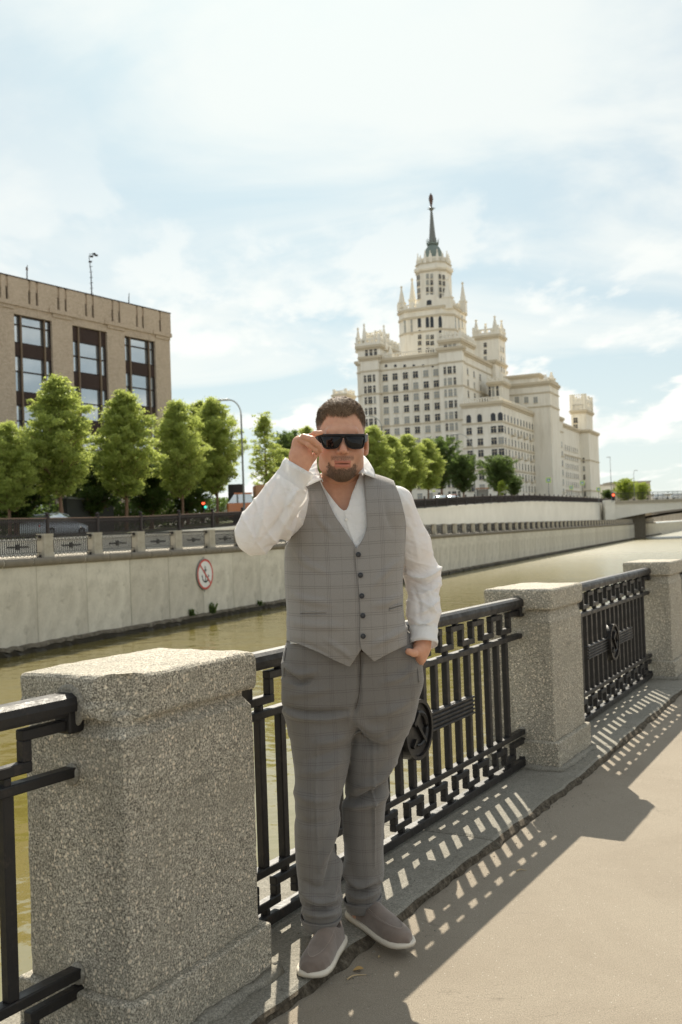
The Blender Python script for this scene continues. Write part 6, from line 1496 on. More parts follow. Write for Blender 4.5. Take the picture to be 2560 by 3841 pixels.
def strands():
    V = np.array([v.co[:] for v in body.data.vertices]) if False else None
    me = body.data; n = len(me.vertices); co = np.empty(n*3, np.float32); me.vertices.foreach_get('co', co); co = co.reshape(-1, 3)[:60000].astype(float)
    q = head_local(co); keep = (np.abs(q[:, 0]) < .084) & (q[:, 2] > -.14) & (np.linalg.norm(q-np.array((0, 0, 0)), axis=1) < .18); P = co[keep]; q = q[keep]
    e = .002; N = np.stack([f_head(P+np.eye(3)[i]*e)-f_head(P-np.eye(3)[i]*e) for i in range(3)], 1); N /= np.linalg.norm(N, axis=1)[:, None]+1e-9; NL = N@HM
    r = np.random.default_rng(6)
    def ribbons(idx, dirf, lenf, w, name, mt, lift, segs=3, curl=.15, clump=.009, clj=.75):
        n = len(idx); p = q[idx]+r.normal(size=(n, 3))*.0012; nn = NL[idx]; L = lenf(p)*(.7+.6*r.random(n)); d = dirf(p)
        key = np.round(p/clump+.5*np.sin(p*300)); hsh = np.abs(np.sin(key@np.array((12.9, 78.2, 37.7)))*43758.5)%1; hs2 = np.abs(np.sin(key@np.array((39.3, 11.1, 83.1)))*24634.6)%1
        d = d+np.stack([(hsh-.5)*1.2, (hs2-.5)*.6, (hsh*hs2-.25)*.5], 1)*clj+r.normal(size=(n, 3))*.14; d -= nn*np.sum(d*nn, 1)[:, None]; d /= np.linalg.norm(d, axis=1)[:, None]+1e-9; sd = np.cross(d, nn); pts = []
        for k in range(segs+1):
            t = k/segs; lf = lift(p)*(.35+1.3*hsh)
            c = p+nn*(-.001)+d*(L*t)[:, None]*1+nn*(lf*np.sin(t*2.2)/1.0)[:, None]-nn*(curl*L*t*t*.35)[:, None]; ww = w*(1-t*.85)/2
            tw = sd+nn*r.normal(size=(n, 1))*.3; pts.append(c-tw*ww); pts.append(c+tw*ww)
        V = np.stack(pts, 1); K = 2*(segs+1); V = V.reshape(-1, 3)@HM.T+HC; base = (np.arange(n)*K)[:, None]; F = []
        for k in range(segs): F.append(base+np.array([2*k, 2*k+1, 2*k+3, 2*k+2]))
        o = npmesh(name, V, np.concatenate(F), mt, True, MAN); tag(o, kind='stuff'); return o
    hz = HAIRLINE(q[:, 0], q[:, 1]); top = q[:, 2] > .055
    m = (q[:, 2] > hz) & ((q[:, 2] > .045) | (q[:, 1] > -.03)) & ~((np.abs(q[:, 0]) > .074) & (q[:, 2] < .02))
    pool = np.argwhere(m).ravel(); wgt = np.where(q[pool, 2] > .055, 1., np.clip((q[pool, 2]+.02)/.085, .04, 1)**1.6); wgt /= wgt.sum()
    idx = r.choice(pool, 30000, p=wgt)
    up = lambda p: np.clip((p[:, 2]-.045)/.055, 0, 1)
    ribbons(idx, lambda p: np.stack([.25*np.sign(p[:, 0])*(1-up(p))-.25*up(p), -1.0*up(p)-.25, -1.0*(1-up(p))-.02], 1), lambda p: .0030+.019*up(p), .0010, 'hair', M['hair'], lambda p: .0006+.0062*up(p))
    # goatee and moustache, thin stubble on the jaw
    x, y, z = q.T; front = y < -.005
    gm = front & (((z < -.095+.020*np.clip((np.abs(x)-.014)/.026, 0, 1)**1.6+.002*np.sin(x*400)) & (np.abs(x) < .046+.004*np.sin(z*500))) | ((np.abs(x) < .005) & (z < -.0925))) & (z > -.138)
    pool = np.argwhere(gm).ravel(); idx = r.choice(pool, 15000)
    ribbons(idx, lambda p: np.stack([p[:, 0]*4, np.full(len(p), -.2), np.full(len(p), -1.)], 1), lambda p: .0045+.008*np.clip((-.085-p[:, 2])/.03, 0, 1), .0007, 'beard', M['beard'], lambda p: .0015+0*p[:, 0], 2, clj=.3)
    mm = front & (np.abs(x) < .034) & (z < -.056) & (z > -.0695) & (y < -.075); pool = np.argwhere(mm).ravel(); idx = r.choice(pool, 900)
    ribbons(idx, lambda p: np.stack([np.sign(p[:, 0])*.8, np.full(len(p), -.1), np.full(len(p), -.8)], 1), lambda p: .0028+0*p[:, 0], .0005, 'moustache', M['beard'], lambda p: .0006+0*p[:, 0], 2, clj=.2)
strands()

# ---------------------------------------------------------------- shirt
def crease(V, a, b, per, seed):
    """sharp irregular creases running across a limb from a to b"""
    u = (b-a)/np.linalg.norm(b-a); s = (V-a)@u; w = np.cross(u, (0, 1., 0)); ph = s/per*math.pi+1.5*fbm(V, 11, seed)+(V-a)@w*9; r = 1-np.abs(np.sin(ph)); r2 = 1-np.abs(np.sin(ph*.63-(V-a)@w*38+fbm(V, 8, seed+1)*1.3))
    m = np.clip(.5+.7*fbm(V, 9, seed+2), 0, 1); return (r**2.2)*m+(r2**2.6)*(1-m)*.9-.22
def shirt():
    lo, hi = at(1040, 2520, 3.0), at(1600, 1690, 3.50); lo = np.array((lo[0], 3.02, lo[2])); hi = np.array((hi[0], 3.52, hi[2]))
    V, F, N = surfnet(f_shirt_body, lo, hi, .007); Q = pix(V)
    neckV = [(1150, 1640), (1178, 1722), (1203, 1800), (1232, 1850), (1293, 1916), (1322, 1850), (1348, 1785), (1366, 1740), (1400, 1640)]
    g = poly_sdf(Q, spline(neckV)); g = np.maximum(-g, Q[:, 1]-2415); 
    nk = np.linalg.norm((V-at(1283, 1790, 3.29))[:, :2], axis=1)-.070; top = V[:, 2]-at(1283, 1778, 3.3)[2]
    back = V[:, 1] > 3.27; g = np.where(back, -np.minimum(nk, 1e9)*1000*(top > -.05)+(-50)*(top <= -.05), g); g = np.maximum(g, (V[:, 2]-at(1283, 1758, 3.2)[2])*1000)
    V, F2 = clip_mesh(V, F, g); o = npmesh('shirt_body', V, F2, M['shirt'], True, MAN); m = o.modifiers.new('s', 'SOLIDIFY'); m.thickness = .0018; m.offset = 0
    par = o
    # sleeves with creases
    V, F, N = surfnet(f_sleeve_r, np.minimum.reduce([SR, ER, WR])-.11, np.maximum.reduce([SR, ER, WR])+.11, .0045)
    t = ((V-ER)@(WR-ER))/((WR-ER)@(WR-ER)); el = np.exp(-(np.linalg.norm(V-ER, axis=1)/.16)**2)
    V = V+N*(crease(V, ER, WR, .034, 3)*(.35+el)*.0048+.0010*fbm(V, 40, 5))[:, None]
    fl = [([(1100, 1770), (1135, 1800), (1140, 1840)], 9, .007), ([(1080, 1790), (1095, 1850), (1075, 1900)], 11, .006), ([(1060, 1745), (1090, 1785), (1150, 1805)], 6, -.006), ([(1120, 1830), (1085, 1880), (1065, 1960)], 8, .006), ([(1100, 1900), (1065, 1950), (1030, 2040)], 10, .006), ([(1085, 1880), (1040, 1960), (980, 2030)], 9, -.004), ([(1000, 1850), (985, 1950), (950, 2050)], 10, .004), ([(960, 1900), (950, 1960), (960, 2040)], 8, -.003), ([(1075, 2000), (1040, 2040), (990, 2062)], 8, -.004), ([(1110, 1960), (1080, 2010), (1060, 2060)], 8, .005), ([(1040, 1800), (1010, 1860), (1000, 1900)], 8, -.003)]
    V = folds(V, N, fl); g = np.maximum((t-.80)*10, -1); g = np.where(((V-SR)@(ER-SR)) < -.03*np.linalg.norm(ER-SR)*1.0, 1, g); V, F = clip_mesh(V, F, g)
    s = npmesh('sleeve', V, F, M['shirt'], True, MAN); s['label'] = 'bent sleeve of the raised arm'
    V, F, N = surfnet(f_sleeve_l, np.minimum.reduce([SL_, EL, WL])-.10, np.maximum.reduce([SL_, EL, WL])+.10, .0045)
    el = np.exp(-(np.linalg.norm(V-(EL+(WL-EL)*.3), axis=1)/.16)**2); V = V+N*(crease(V, SL_, WL, .036, 7)*(.25+el)*.0050+.0009*fbm(V, 42, 9))[:, None]
    fl = [([(1530, 2150), (1590, 2168), (1655, 2128)], 7, .010), ([(1535, 2175), (1600, 2192), (1655, 2160)], 7, -.006), ([(1540, 2220), (1590, 2235), (1650, 2190)], 8, .006), ([(1550, 2245), (1600, 2270), (1640, 2300)], 7, .005), ([(1560, 2300), (1600, 2290), (1645, 2250)], 7, .005), ([(1555, 2330), (1590, 2345), (1630, 2320)], 7, .005), ([(1560, 2355), (1600, 2380), (1630, 2370)], 6, -.004), ([(1545, 2190), (1570, 2250), (1575, 2320)], 8, -.004), ([(1530, 1950), (1560, 2030), (1570, 2110)], 10, .003), ([(1500, 1850), (1535, 1900), (1560, 1990)], 9, .003), ([(1575, 2200), (1610, 2240), (1620, 2290)], 7, .005)]
    V = folds(V, N, fl); t = ((V-EL)@(WL-EL))/((WL-EL)@(WL-EL)); V, F = clip_mesh(V, F, (t-.86)*10)
    s = npmesh('sleeve', V, F, M['shirt'], True, MAN); s['label'] = 'straight sleeve of the arm going to the pocket'
    # cuffs: short open tubes
    def cuff(a, b, r0, r1, sq, nm):
        a, b = np.asarray(a), np.asarray(b); t = (b-a)/np.linalg.norm(b-a); u = np.cross(t, (0, 1, 0)); u /= np.linalg.norm(u); w = np.cross(t, u); V = []; n = 36
        for i in range(6):
            f = i/5; c = a+(b-a)*f; rr_ = r0+(r1-r0)*f+(.002*math.sin(i*1.9))
            for k in range(n): an = 2*math.pi*k/n; V.append(c+(u*math.cos(an)+w*math.sin(an)*sq)*rr_*(1+.02*math.sin(3*an+i)))
        F = [(i*n+k, i*n+(k+1) % n, (i+1)*n+(k+1) % n, (i+1)*n+k) for i in range(5) for k in range(n)]
        o = npmesh(nm, np.array(V), np.array(F), M['shirt'], True, MAN); m = o.modifiers.new('s', 'SOLIDIFY'); m.thickness = .003; m.offset = 1; return o
    cu = cuff(ER+(WR-ER)*.74, ER+(WR-ER)*1.0+np.array((0, 0, .006)), .047, .049, .82, 'cuff'); cuff(EL+(WL-EL)*.82, WL+(WL-EL)*.08, .043, .044, .9, 'cuff')
    mb = MB(); c = trace(lambda P: cone(P, ER+(WR-ER)*.74, WR, .051, .053), 1137, 1766); 
    if c is not None: mb.lathe([(.0, -.002), (.0055, -.002), (.0055, .001), (0, .001)], c, 14, ax='y'); mb.build('cuff_button', M['wbutton'], cu)
    # front placket and its button
    pts = spline([(1293, 1914), (1302, 1960), (1318, 2010), (1336, 2060)]); fs = lambda P: f_shirt_body(P)-.0025; P = [trace(fs, *p) for p in pts]; Q2 = [trace(fs, p[0]+22+.12*(p[1]-1914)*0, p[1]-4) for p in pts]
    V = []; 
    for a, b in zip(P, Q2): V += [a+np.array((0, -.0015, 0)), b+np.array((0, -.001, 0)), b+np.array((0, .004, 0)), a+np.array((0, .004, 0))]
    F = [(4*i+k, 4*i+4+k, 4*i+4+(k+1) % 4, 4*i+(k+1) % 4) for i in range(len(P)-1) for k in range(4)]; npmesh('placket', np.array(V), np.array(F), M['shirt'], False, par)
    c = trace(fs, 1301, 1948); mb = MB(); mb.lathe([(.0, -.004), (.0052, -.004), (.0055, -.001), (0, 0)], c, 14, ax='y'); mb.build('shirt_button', M['wbutton'], par)
    # collar: stand behind the neck and two pointed leaves
    ft = lambda P: np.minimum(f_shirt_body(P), f_vest(P))
    def leaf(inner, outer, nm):
        """inner = fold edge near the neck, outer = free edge, both polylines of (px,py,Y)"""
        n = 12; a = np.array([at(*p) for p in inner]); b = np.array([at(*p) for p in outer]); ta = np.linspace(0, len(a)-1, n); tb = np.linspace(0, len(b)-1, n)
        ai = np.stack([np.interp(ta, range(len(a)), a[:, i]) for i in range(3)], 1); bi = np.stack([np.interp(tb, range(len(b)), b[:, i]) for i in range(3)], 1); V = []
        for i in range(n):
            for j in range(7): t = j/6; p = ai[i]*(1-t)+bi[i]*t; p = p+np.array((0, -.010*math.sin(math.pi*t), .004*math.sin(math.pi*t))); V.append(p)
        F = [(i*7+j, i*7+j+1, (i+1)*7+j+1, (i+1)*7+j) for i in range(n-1) for j in range(6)]; o = npmesh(nm, np.array(V), np.array(F), M['shirt'], True, MAN); m = o.modifiers.new('s', 'SOLIDIFY'); m.thickness = .003; m.offset = 0; return o
    leaf([(1196, 1700, 3.28), (1188, 1722, 3.22), (1192, 1760, 3.165), (1212, 1808, 3.125)], [(1150, 1755, 3.30), (1142, 1780, 3.24), (1143, 1828, 3.150), (1206, 1800, 3.118)], 'collar_leaf')
    leaf([(1352, 1700, 3.28), (1362, 1725, 3.22), (1358, 1752, 3.165), (1346, 1778, 3.135)], [(1392, 1745, 3.31), (1402, 1762, 3.25), (1410, 1795, 3.17), (1368, 1778, 3.125)], 'collar_leaf')
    # stand round the back of the neck
    cN = HC+np.array((.002, .058, -.10)); V = []; n = 30
    for i in range(n):
        a_ = rad(-15+210*i/(n-1)); 
        for rr_, dz in ((.068, -.045), (.070, .002), (.078, .004), (.092, -.045)): V.append(cN+np.array((rr_*math.cos(a_)*1.10, rr_*math.sin(a_), dz+.0)))
    F = [(i*4+j, i*4+j+1, (i+1)*4+j+1, (i+1)*4+j) for i in range(n-1) for j in range(3)]; o = npmesh('collar', np.array(V), np.array(F), M['shirt'], True, MAN); m = o.modifiers.new('s', 'SOLIDIFY'); m.thickness = .003
shirt()

# ---------------------------------------------------------------- waistcoat
VE = spline([(1332, 2056), (1333, 2100), (1341, 2170), (1350, 2250), (1352, 2330), (1350, 2400), (1357, 2436)])      # visible front edge
VLN = spline([(1188, 1770), (1207, 1820), (1232, 1880), (1258, 1935), (1292, 1985), (1338, 2056)])
VRN = spline([(1340, 2056), (1362, 2020), (1376, 1975), (1374, 1910), (1370, 1850), (1366, 1800), (1362, 1765)])
def vest():
    lo = np.array((at(1030, 2560, 3.0)[0], 3.02, at(1300, 2540, 3.1)[2])); hi = np.array((at(1600, 1700, 3.5)[0], 3.53, at(1300, 1740, 3.3)[2]))
    vn = 3.27
    fl = [([(1105, 2230), (1160, 2250), (1240, 2262)], 14, .004), ([(1090, 2330), (1180, 2345), (1290, 2350)], 16, .003), ([(1085, 2400), (1160, 2420), (1240, 2460)], 12, -.003), ([(1110, 2060), (1150, 2110), (1230, 2150)], 14, .003), ([(1500, 2230), (1450, 2260), (1400, 2270)], 14, .003), ([(1530, 2350), (1460, 2390), (1400, 2420)], 12, .004), ([(1500, 2100), (1450, 2140), (1400, 2200)], 14, .003), ([(1180, 1860), (1200, 1940), (1250, 2010)], 12, .003), ([(1440, 1850), (1450, 1920), (1470, 1990)], 14, -.003), ([(1225, 2400), (1290, 2440), (1320, 2470)], 10, .003)]
    def panel(nm, front_poly, off, side):
        f = lambda P: f_torso(P)-(.0105+off); V, F, N = surfnet(f, lo, hi, .0065); V = folds(V, N, [(p_, w_*.85, a_*1.25) for p_, w_, a_ in fl]); V = V+N*(.0022*fbm(V, 9, 3)+.0008*fbm(V, 24, 31))[:, None]; Q = pix(V); g = poly_sdf(Q, front_poly); g = np.where(V[:, 1] > vn+.02, 60, g)
        V2, F2 = clip_mesh(V, F, g); o = npmesh(nm, V2, F2, M['vest'], True, MAN); m = o.modifiers.new('s', 'SOLIDIFY'); m.thickness = .0035; m.offset = 1; return o
    L = [(1150, 1740)]+VLN+[(1342, 2060), (1352, 2120), (1366, 2250), (1368, 2330), (1362, 2400), (1358, 2432), (1312, 2500)]+spline([(1312, 2500), (1250, 2472), (1180, 2440), (1110, 2412), (1060, 2398)])+[(1020, 2398), (1020, 2068), (1062, 2072)]+spline([(1062, 2072), (1088, 2030), (1105, 1985), (1112, 1920), (1108, 1862), (1116, 1815), (1135, 1775), (1150, 1740)])
    R = VRN[::-1]+[(1334, 2056)] ; R = [(1470, 1740), (1362, 1740)]+VRN[::-1]+VE+spline([(1357, 2436), (1382, 2460), (1403, 2480)])+spline([(1403, 2480), (1450, 2454), (1500, 2430), (1560, 2405)])+[(1640, 2400), (1640, 2060), (1530, 2050)]+spline([(1530, 2050), (1524, 2000), (1517, 1940), (1497, 1860), (1474, 1800), (1462, 1740)])
    panel('waistcoat_front', L, 0, -1); pr = panel('waistcoat_front', R, .004, 1)
    # back
    f = lambda P: f_torso(P)-.0105; V, F, N = surfnet(f, lo, hi, .010); 
    sh = lambda S: np.linalg.norm((V-S)[:, 1:]*np.array((1., .75)), axis=1)
    g = np.maximum.reduce([vn-V[:, 1], (at(1300, 2420, 3.3)[2]-V[:, 2]), np.where(V[:, 0] < (SR[0]+.035), .088-sh(SR+np.array((0, .02, -.02))), -1), np.where(V[:, 0] > (SL_[0]-.035), .088-sh(SL_+np.array((0, .02, -.02))), -1), .080-np.linalg.norm((V-at(1283, 1790, 3.30))[:, :2], axis=1)])
    V2, F2 = clip_mesh(V, F, g); o = npmesh('waistcoat_back', V2, F2, M['vest'], True, MAN); m = o.modifiers.new('s', 'SOLIDIFY'); m.thickness = .003; m.offset = 1
    # buttons
    fb_ = lambda P: f_torso(P)-.0185
    for px, py in ((1345, 2080), (1353, 2157), (1358, 2235), (1362, 2309), (1363, 2386)):
        c = trace(fb_, px, py); mb = MB(); mb.lathe([(.0, -.0045), (.0045, -.0040), (.0060, -.0058), (.0082, -.0052), (.0086, -.002), (.0082, .001), (0, .001)], c, 22, ax='y'); mb.build('button', M['button'], pr)
    # welt pockets
    for a, b in (((1128, 2302), (1226, 2300)), ((1460, 2284), (1510, 2270))):
        for dy in (-5, 5):
            P = [trace(fb_ if a[0] > 1300 else (lambda P: f_torso(P)-.0145), a[0]+(b[0]-a[0])*t, a[1]+(b[1]-a[1])*t+dy) for t in np.linspace(0, 1, 8)]; mb = MB(); mb.tube(P, .0022, 6); mb.build('pocket_welt', M['vest'], pr if a[0] > 1300 else MAN, True)
        P = [trace(fb_ if a[0] > 1300 else (lambda P: f_torso(P)-.0145), a[0]+(b[0]-a[0])*t, a[1]+(b[1]-a[1])*t) for t in np.linspace(0, 1, 8)]; mb = MB(); mb.tube(P, .0005, 5); mb.build('pocket_slit', M['belt'], MAN, True)
vest()

# ---------------------------------------------------------------- trousers
def trousers():
    lo = np.array((at(1030, 3500, 3.2)[0], 3.05, at(1200, 3500, 3.2)[2])); hi = np.array((at(1620, 2400, 3.4)[0], 3.62, at(1300, 2375, 3.3)[2]))
    V, F, N = surfnet(f_trous, lo, hi, .0052)
    V = V+N*(.0022*fbm(V, 9, 12)+.0012*fbm(V, 22, 13))[:, None]
    fl = [([(1066, 2650), (1120, 2668), (1200, 2675), (1300, 2668)], 9, -.007), ([(1070, 2668), (1130, 2690), (1220, 2695), (1310, 2682)], 12, .006), ([(1325, 2690), (1345, 2620), (1352, 2560), (1352, 2460)], 8, -.006), ([(1340, 2640), (1352, 2580), (1360, 2500)], 7, .004),
          ([(1320, 2700), (1400, 2740), (1450, 2735)], 20, .005), ([(1330, 2720), (1370, 2790), (1430, 2800)], 18, -.008), ([(1300, 2760), (1240, 2780), (1180, 2790)], 16, .005), ([(1300, 2800), (1230, 2830), (1150, 2850)], 16, -.004), ([(1290, 2850), (1220, 2890), (1130, 2900)], 16, .004),
          ([(1480, 2890), (1430, 2960), (1340, 3000), (1300, 2990)], 13, -.010), ([(1478, 2860), (1420, 2925), (1340, 2955)], 14, .007), ([(1455, 2975), (1400, 3010), (1310, 3030)], 12, .006), ([(1290, 2980), (1300, 3060), (1296, 3150)], 8, .004),
          ([(1270, 3050), (1240, 3150), (1200, 3260)], 12, .006), ([(1272, 3150), (1240, 3260), (1215, 3330)], 12, -.005), ([(1278, 3200), (1262, 3300), (1230, 3400)], 10, .005), ([(1130, 3300), (1180, 3330), (1240, 3322)], 12, -.004), ([(1134, 3350), (1200, 3385), (1275, 3360)], 12, .006), ([(1136, 3395), (1200, 3410), (1278, 3395)], 11, -.008), ([(1140, 3420), (1200, 3432), (1270, 3425)], 9, .006),
          ([(1300, 3240), (1310, 3290), (1350, 3320), (1420, 3300)], 12, .007), ([(1300, 3300), (1350, 3345), (1425, 3320)], 11, -.008), ([(1305, 3345), (1350, 3362), (1420, 3345)], 9, .006), ([(1400, 2800), (1402, 3000), (1405, 3250)], 4, .0035), ([(1190, 2750), (1186, 3000), (1195, 3300)], 4, .0018),
          ([(1560, 2500), (1500, 2540), (1440, 2560)], 14, .004), ([(1075, 2520), (1120, 2560), (1170, 2545)], 10, -.006), ([(1070, 2490), (1120, 2525), (1190, 2520)], 12, .005), ([(1080, 2610), (1150, 2600), (1230, 2585)], 16, .003), ([(1545, 2620), (1480, 2660), (1400, 2690)], 16, .004), ([(1540, 2700), (1470, 2760), (1400, 2790)], 16, .003), ([(1100, 2960), (1160, 3000), (1250, 3000)], 18, .004), ([(1100, 3050), (1150, 3090), (1230, 3080)], 16, -.003)]
    V = folds(V, N, [(p_, w_, a_*1.35) for p_, w_, a_ in fl]); Q = pix(V)
    # open the hems and the waist
    zR, zL = at(1205, 3440, 3.28)[2], at(1360, 3378, 3.46)[2]; right = LEGR(V) < LEGL(V); g = np.where(right, zR-V[:, 2], zL-V[:, 2]); g = np.maximum(g, V[:, 2]-at(1300, 2378, 3.3)[2]); g = np.where(Q[:, 1] > 3100, g, np.minimum(g, V[:, 2]-at(1300, 2378, 3.3)[2]))
    # pocket mouth where the hand goes in
    V2, F2 = clip_mesh(V, F, g); o = npmesh('trousers', V2, F2, M['trouser'], True, MAN); m = o.modifiers.new('s', 'SOLIDIFY'); m.thickness = .002; m.offset = -1
    # turn-ups
    def turnup(LG, pya, pyb, cxs, tilt, nm='turn_up'):
        za, zb = at(1280, pya, 3.3)[2], at(1280, pyb, 3.3)[2]
    def ring(LG, z0, z1, grow, tilt):
        n = 40; V = []; zs = LG.t[0]
        for i in range(5):
            f = i/4; z = z0+(z1-z0)*f; cx, cy, a, b = [float(smooth_interp(np.array([max(z, zs[0]+.004)]), zs, LG.t[k])[0]) for k in (1, 2, 3, 4)]
            for k in range(n):
                an = 2*math.pi*k/n; c, s = math.cos(an), math.sin(an); ee = 2/2.2; gr = grow+(.002 if i in (1, 3) else 0)+.0012*math.sin(3*an+i)
                V.append((cx+(a+gr)*np.sign(c)*abs(c)**ee, cy+(b+gr)*np.sign(s)*abs(s)**ee, z+tilt*c*.5+.002*math.sin(2*an)))
        F = [(i*n+k, i*n+(k+1) % n, (i+1)*n+(k+1) % n, (i+1)*n+k) for i in range(4) for k in range(n)]; o = npmesh('turn_up', np.array(V), np.array(F), M['trouser'], True, MAN); m = o.modifiers.new('s', 'SOLIDIFY'); m.thickness = .0035; m.offset = 1
    z_r1, z_r0 = at(1205, 3428, 3.28)[2], at(1205, 3466, 3.28)[2]; ring(LEGR, z_r0, z_r1, .003, .004); z_l1, z_l0 = at(1360, 3362, 3.46)[2], at(1360, 3402, 3.46)[2]; ring(LEGL, z_l0, z_l1, .004, .016)
    # waistband, belt hint, fly seam and pocket seams
    ft = lambda P: f_trous(P)-.001
    def seam(pts, r, mt, nm, n=5):
        P = [trace(ft, *p) for p in spline(pts, n)]; P = [p for p in P if p is not None]; 
        if len(P) > 2: mb = MB(); mb.tube(P, r, 5); mb.build(nm, mt, MAN, True)
    seam([(1352, 2440), (1353, 2520), (1348, 2600), (1335, 2660)], .0010, M['belt'], 'fly_seam')
    seam([(1075, 2430), (1068, 2480), (1066, 2540)], .0010, M['belt'], 'pocket_seam'); seam([(1540, 2440), (1566, 2500), (1573, 2560)], .0022, M['trouser'], 'pocket_edge')
    seam([(1330, 2434), (1360, 2440), (1392, 2438)], .007, M['belt'], 'belt')
trousers()

# ---------------------------------------------------------------- shoes
def shoe(heel, toe, lab, sole_tilt=0.):
    heel = np.array(heel, float); toe = np.array(toe, float); d = toe-heel; L = np.linalg.norm(d[:2]); u = np.array((d[0], d[1], 0))/L; w = np.array((u[1], -u[0], 0)); z0 = LZ+.001
    def loc(P): q = P-np.array((heel[0], heel[1], z0)); return q@u/L, q@w, q[:, 2]
    hw = lambda t: np.interp(t, [0, .05, .12, .25, .45, .65, .78, .88, .95, 1.0], [.012, .027, .035, .038, .040, .0475, .049, .043, .030, .008])
    ht = lambda t: np.interp(t, [0, .04, .12, .22, .34, .45, .58, .72, .86, .95, 1.0], [.060, .078, .086, .088, .094, .092, .078, .064, .054, .044, .030])
    def f_up(P):
        t, y, z = loc(P); tc_ = np.clip(t, .0, 1.); a = hw(tc_)+.0005; h = ht(tc_)-.018; zz = (z-.018); k = (np.abs(y/a)**2.3+np.abs(np.clip(zz, 0, 9)/h)**2.2)**(1/2.25)
        dd = (k-1)*a; dd = np.maximum(dd, -zz-.004); ex = np.maximum(np.maximum(-t, t-1)*L, 0); dd = np.sqrt(np.maximum(dd, 0)**2+ex**2)+np.minimum(dd, 0)
        open_ = ell(P, np.array((heel[0], heel[1], z0))+u*L*.17+np.array((0, 0, .105)), (.046, .046, .050)); return smax(dd, -open_, .006)*.8
    lo = np.minimum(heel, toe)-.06; hi = np.maximum(heel, toe)+.06; lo[2] = LZ-.02; hi[2] = LZ+.15; V, F, N = surfnet(f_up, lo, hi, .0035); r = empty('x'); bpy.data.objects.remove(r)
    # apron seam: ridge in a U round the vamp
    t, y, z = loc(V); ring = np.abs(np.hypot((t-.55)/.34, y/.034)-1); V = V+N*((.0022*np.exp(-(ring/.05)**2))*(t > .42)*(z > .03))[:, None]
    sh = npmesh('shoe', V, F, M['suede'], True, MAN); sh['label'] = lab
    # sole
    ts = np.concatenate([np.linspace(0, 1, 40)]); out = [(t_, hw(t_)+.0045) for t_ in ts]; pts = [(t_, a) for t_, a in out]+[(t_, -a) for t_, a in out[::-1]]; V = []; n = len(pts)
    prof = [(-.003, .002), (.002, .0), (.0035, .010), (.003, .019), (-.001, .024), (-.012, .0245)]
    cx = heel+u*L*.5
    for g_, z_ in prof:
        for t_, a in pts: 
            s = 1 if a > 0 else -1; tt = .5+(t_-.5)*(1+ (g_+.004)*2/L); hgt = z_*(.95-.25*t_)+(.005*max(0, (t_-.88)/.12)**2 if z_ < .02 else .002*max(0, (t_-.88)/.12)); V.append(np.array((heel[0], heel[1], z0))+u*L*tt+w*(abs(a)+g_)*s+np.array((0, 0, hgt)))
    R = len(prof); F = [(i*n+k, i*n+(k+1) % n, (i+1)*n+(k+1) % n, (i+1)*n+k) for i in range(R-1) for k in range(n)]; mb = MB(); mb.add(V, F+[tuple(range(n))[::-1], tuple(range((R-1)*n, R*n))]); mb.build('sole', M['sole'], sh, True)
    # stitching along the apron
    mb = MB(); 
    for k in range(64):
        an = rad(-118+236*k/63); tt = .55+.34*math.cos(an); y_ = .0305*math.sin(an)
        if tt < .40: continue
        p = np.array((heel[0], heel[1], z0))+u*L*tt+w*y_+np.array((0, 0, .12)); 
        for _ in range(60):
            v = float(f_up(p[None])[0])
            if v < .0008: break
            p = p-np.array((0, 0, max(v*.5, .0008)))
        dv = (-u*.34*L*math.sin(an)+w*.0305*math.cos(an)); dv /= np.linalg.norm(dv); mb.tube([p-dv*.0016+np.array((0, 0, .0024)), p+dv*.0016+np.array((0, 0, .0024))], .0006, 4)
    tag(mb.build('stitching', M['stitch'], sh), kind='stuff')
tr_ = onplane(1158, 3672, (0, 0, LZ), np.array([0, 0, 1.])); hr_ = np.array((-.060, 3.318, LZ)); shoe(hr_, tr_, 'right shoe pointing towards the camera')
tl_ = onplane(1532, 3536, (0, 0, LZ+.02), np.array([0, 0, 1.])); hl_ = np.array((-.012, 3.530, LZ)); shoe(hl_, np.array((tl_[0], tl_[1], LZ)), 'left shoe turned outwards over the ledge edge')

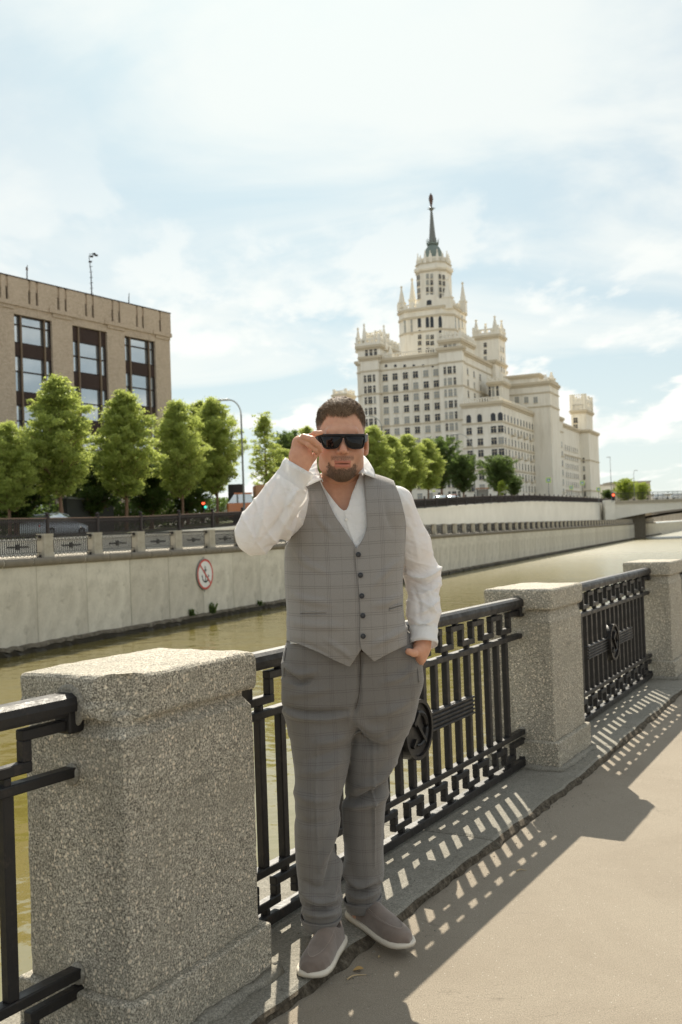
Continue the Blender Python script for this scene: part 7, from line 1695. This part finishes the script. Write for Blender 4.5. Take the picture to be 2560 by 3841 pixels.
# ---------------------------------------------------------------- sunglasses
def glasses():
    r = empty('sunglasses', tuple(HC)); tag(r, 'black wraparound flat-top sunglasses worn and held by the bearded man', 'sunglasses')
    def W(px, py, dy=0.):      # point on a curved wrap surface in front of the face
        xx = (px-1288)/96.; Y = YH-.088+.042*xx*xx; return at(px, py, Y+dy)-HC
    def plate(pts, nm, mt, th, dy=0., par=None, bulge=.004):
        c = np.mean(pts, 0); V = []; n = len(pts); R = [1, .75, .5, .25]
        for s in R:
            for p in pts: V.append(W(*(c+(np.array(p)-c)*s), dy-bulge*(1-s*s)))
        V.append(W(*c, dy-bulge)); F = [(i*n+k, i*n+(k+1) % n, (i+1)*n+(k+1) % n) for i in range(3) for k in range(n)]+[(i*n+k, (i+1)*n+(k+1) % n, (i+1)*n+k) for i in range(3) for k in range(n)]+[(3*n+k, 3*n+(k+1) % n, 4*n) for k in range(n)]
        o = npmesh(nm, np.array(V), np.array(F), mt, True, par or r); m = o.modifiers.new('s', 'SOLIDIFY'); m.thickness = th; m.offset = 0; return o
    LL = spline([(1201, 1636), (1240, 1634), (1281, 1636), (1284, 1645), (1276, 1662), (1262, 1679), (1240, 1682), (1222, 1680), (1214, 1672), (1207, 1655), (1201, 1636)], 5)[:-1]
    RL = spline([(1293, 1636), (1330, 1634), (1366, 1636), (1366, 1660), (1360, 1678), (1340, 1682), (1318, 1680), (1305, 1672), (1297, 1655), (1293, 1636)], 5)[:-1]
    # front frame: outline minus nothing, slightly behind the lenses with a raised rim
    for pts in (LL, RL):
        l_ = plate(pts, 'lens', M['lens'], .002, -.0010)
        mb = MB(); P = [W(*p, -.0005) for p in pts]+[W(*pts[0], -.0005)]; mb.tube(P, .0027, 6, cap=False); mb.build('rim', M['frame'], r, True)
    mb = MB(); mb.tube([W(x, 1632.5, .0) for x in np.linspace(1192, 1368, 24)], .0042, 8); mb.tube([W(x, 1637, .0) for x in np.linspace(1282, 1294, 6)], .0050, 8); mb.build('brow_bar', M['frame'], r, True)
    def temple(p0, p1, p2, lab):
        mb = MB(); mb.bar(p0, p1, .0045, .022, side=(1, 0, 0)); mb.bar(p1, p2, .0042, .014, side=(1, 0, 0)); o = bevel(mb.build('temple', M['frame'], r), .0015, 2)
    hl = W(1197, 1648); el = HC*0+HM@np.array((-.086, .012, .020)); temple(hl, hl*.55+el*.45+np.array((-.004, 0, 0)), el, '')
    hr = W(1368, 1648); er = HM@np.array((.086, .012, .018)); temple(hr, hr*.5+er*.5+np.array((.003, 0, 0)), er, '')
    mb = MB(); mb.box((W(1196, 1636)[0], W(1196, 1636)[1]-.003, W(1196, 1662)[2]), (W(1206, 1636)[0], W(1206, 1636)[1]+.010, W(1196, 1634)[2])); bevel(mb.build('hinge_block', M['frame'], r), .002, 2)
glasses()
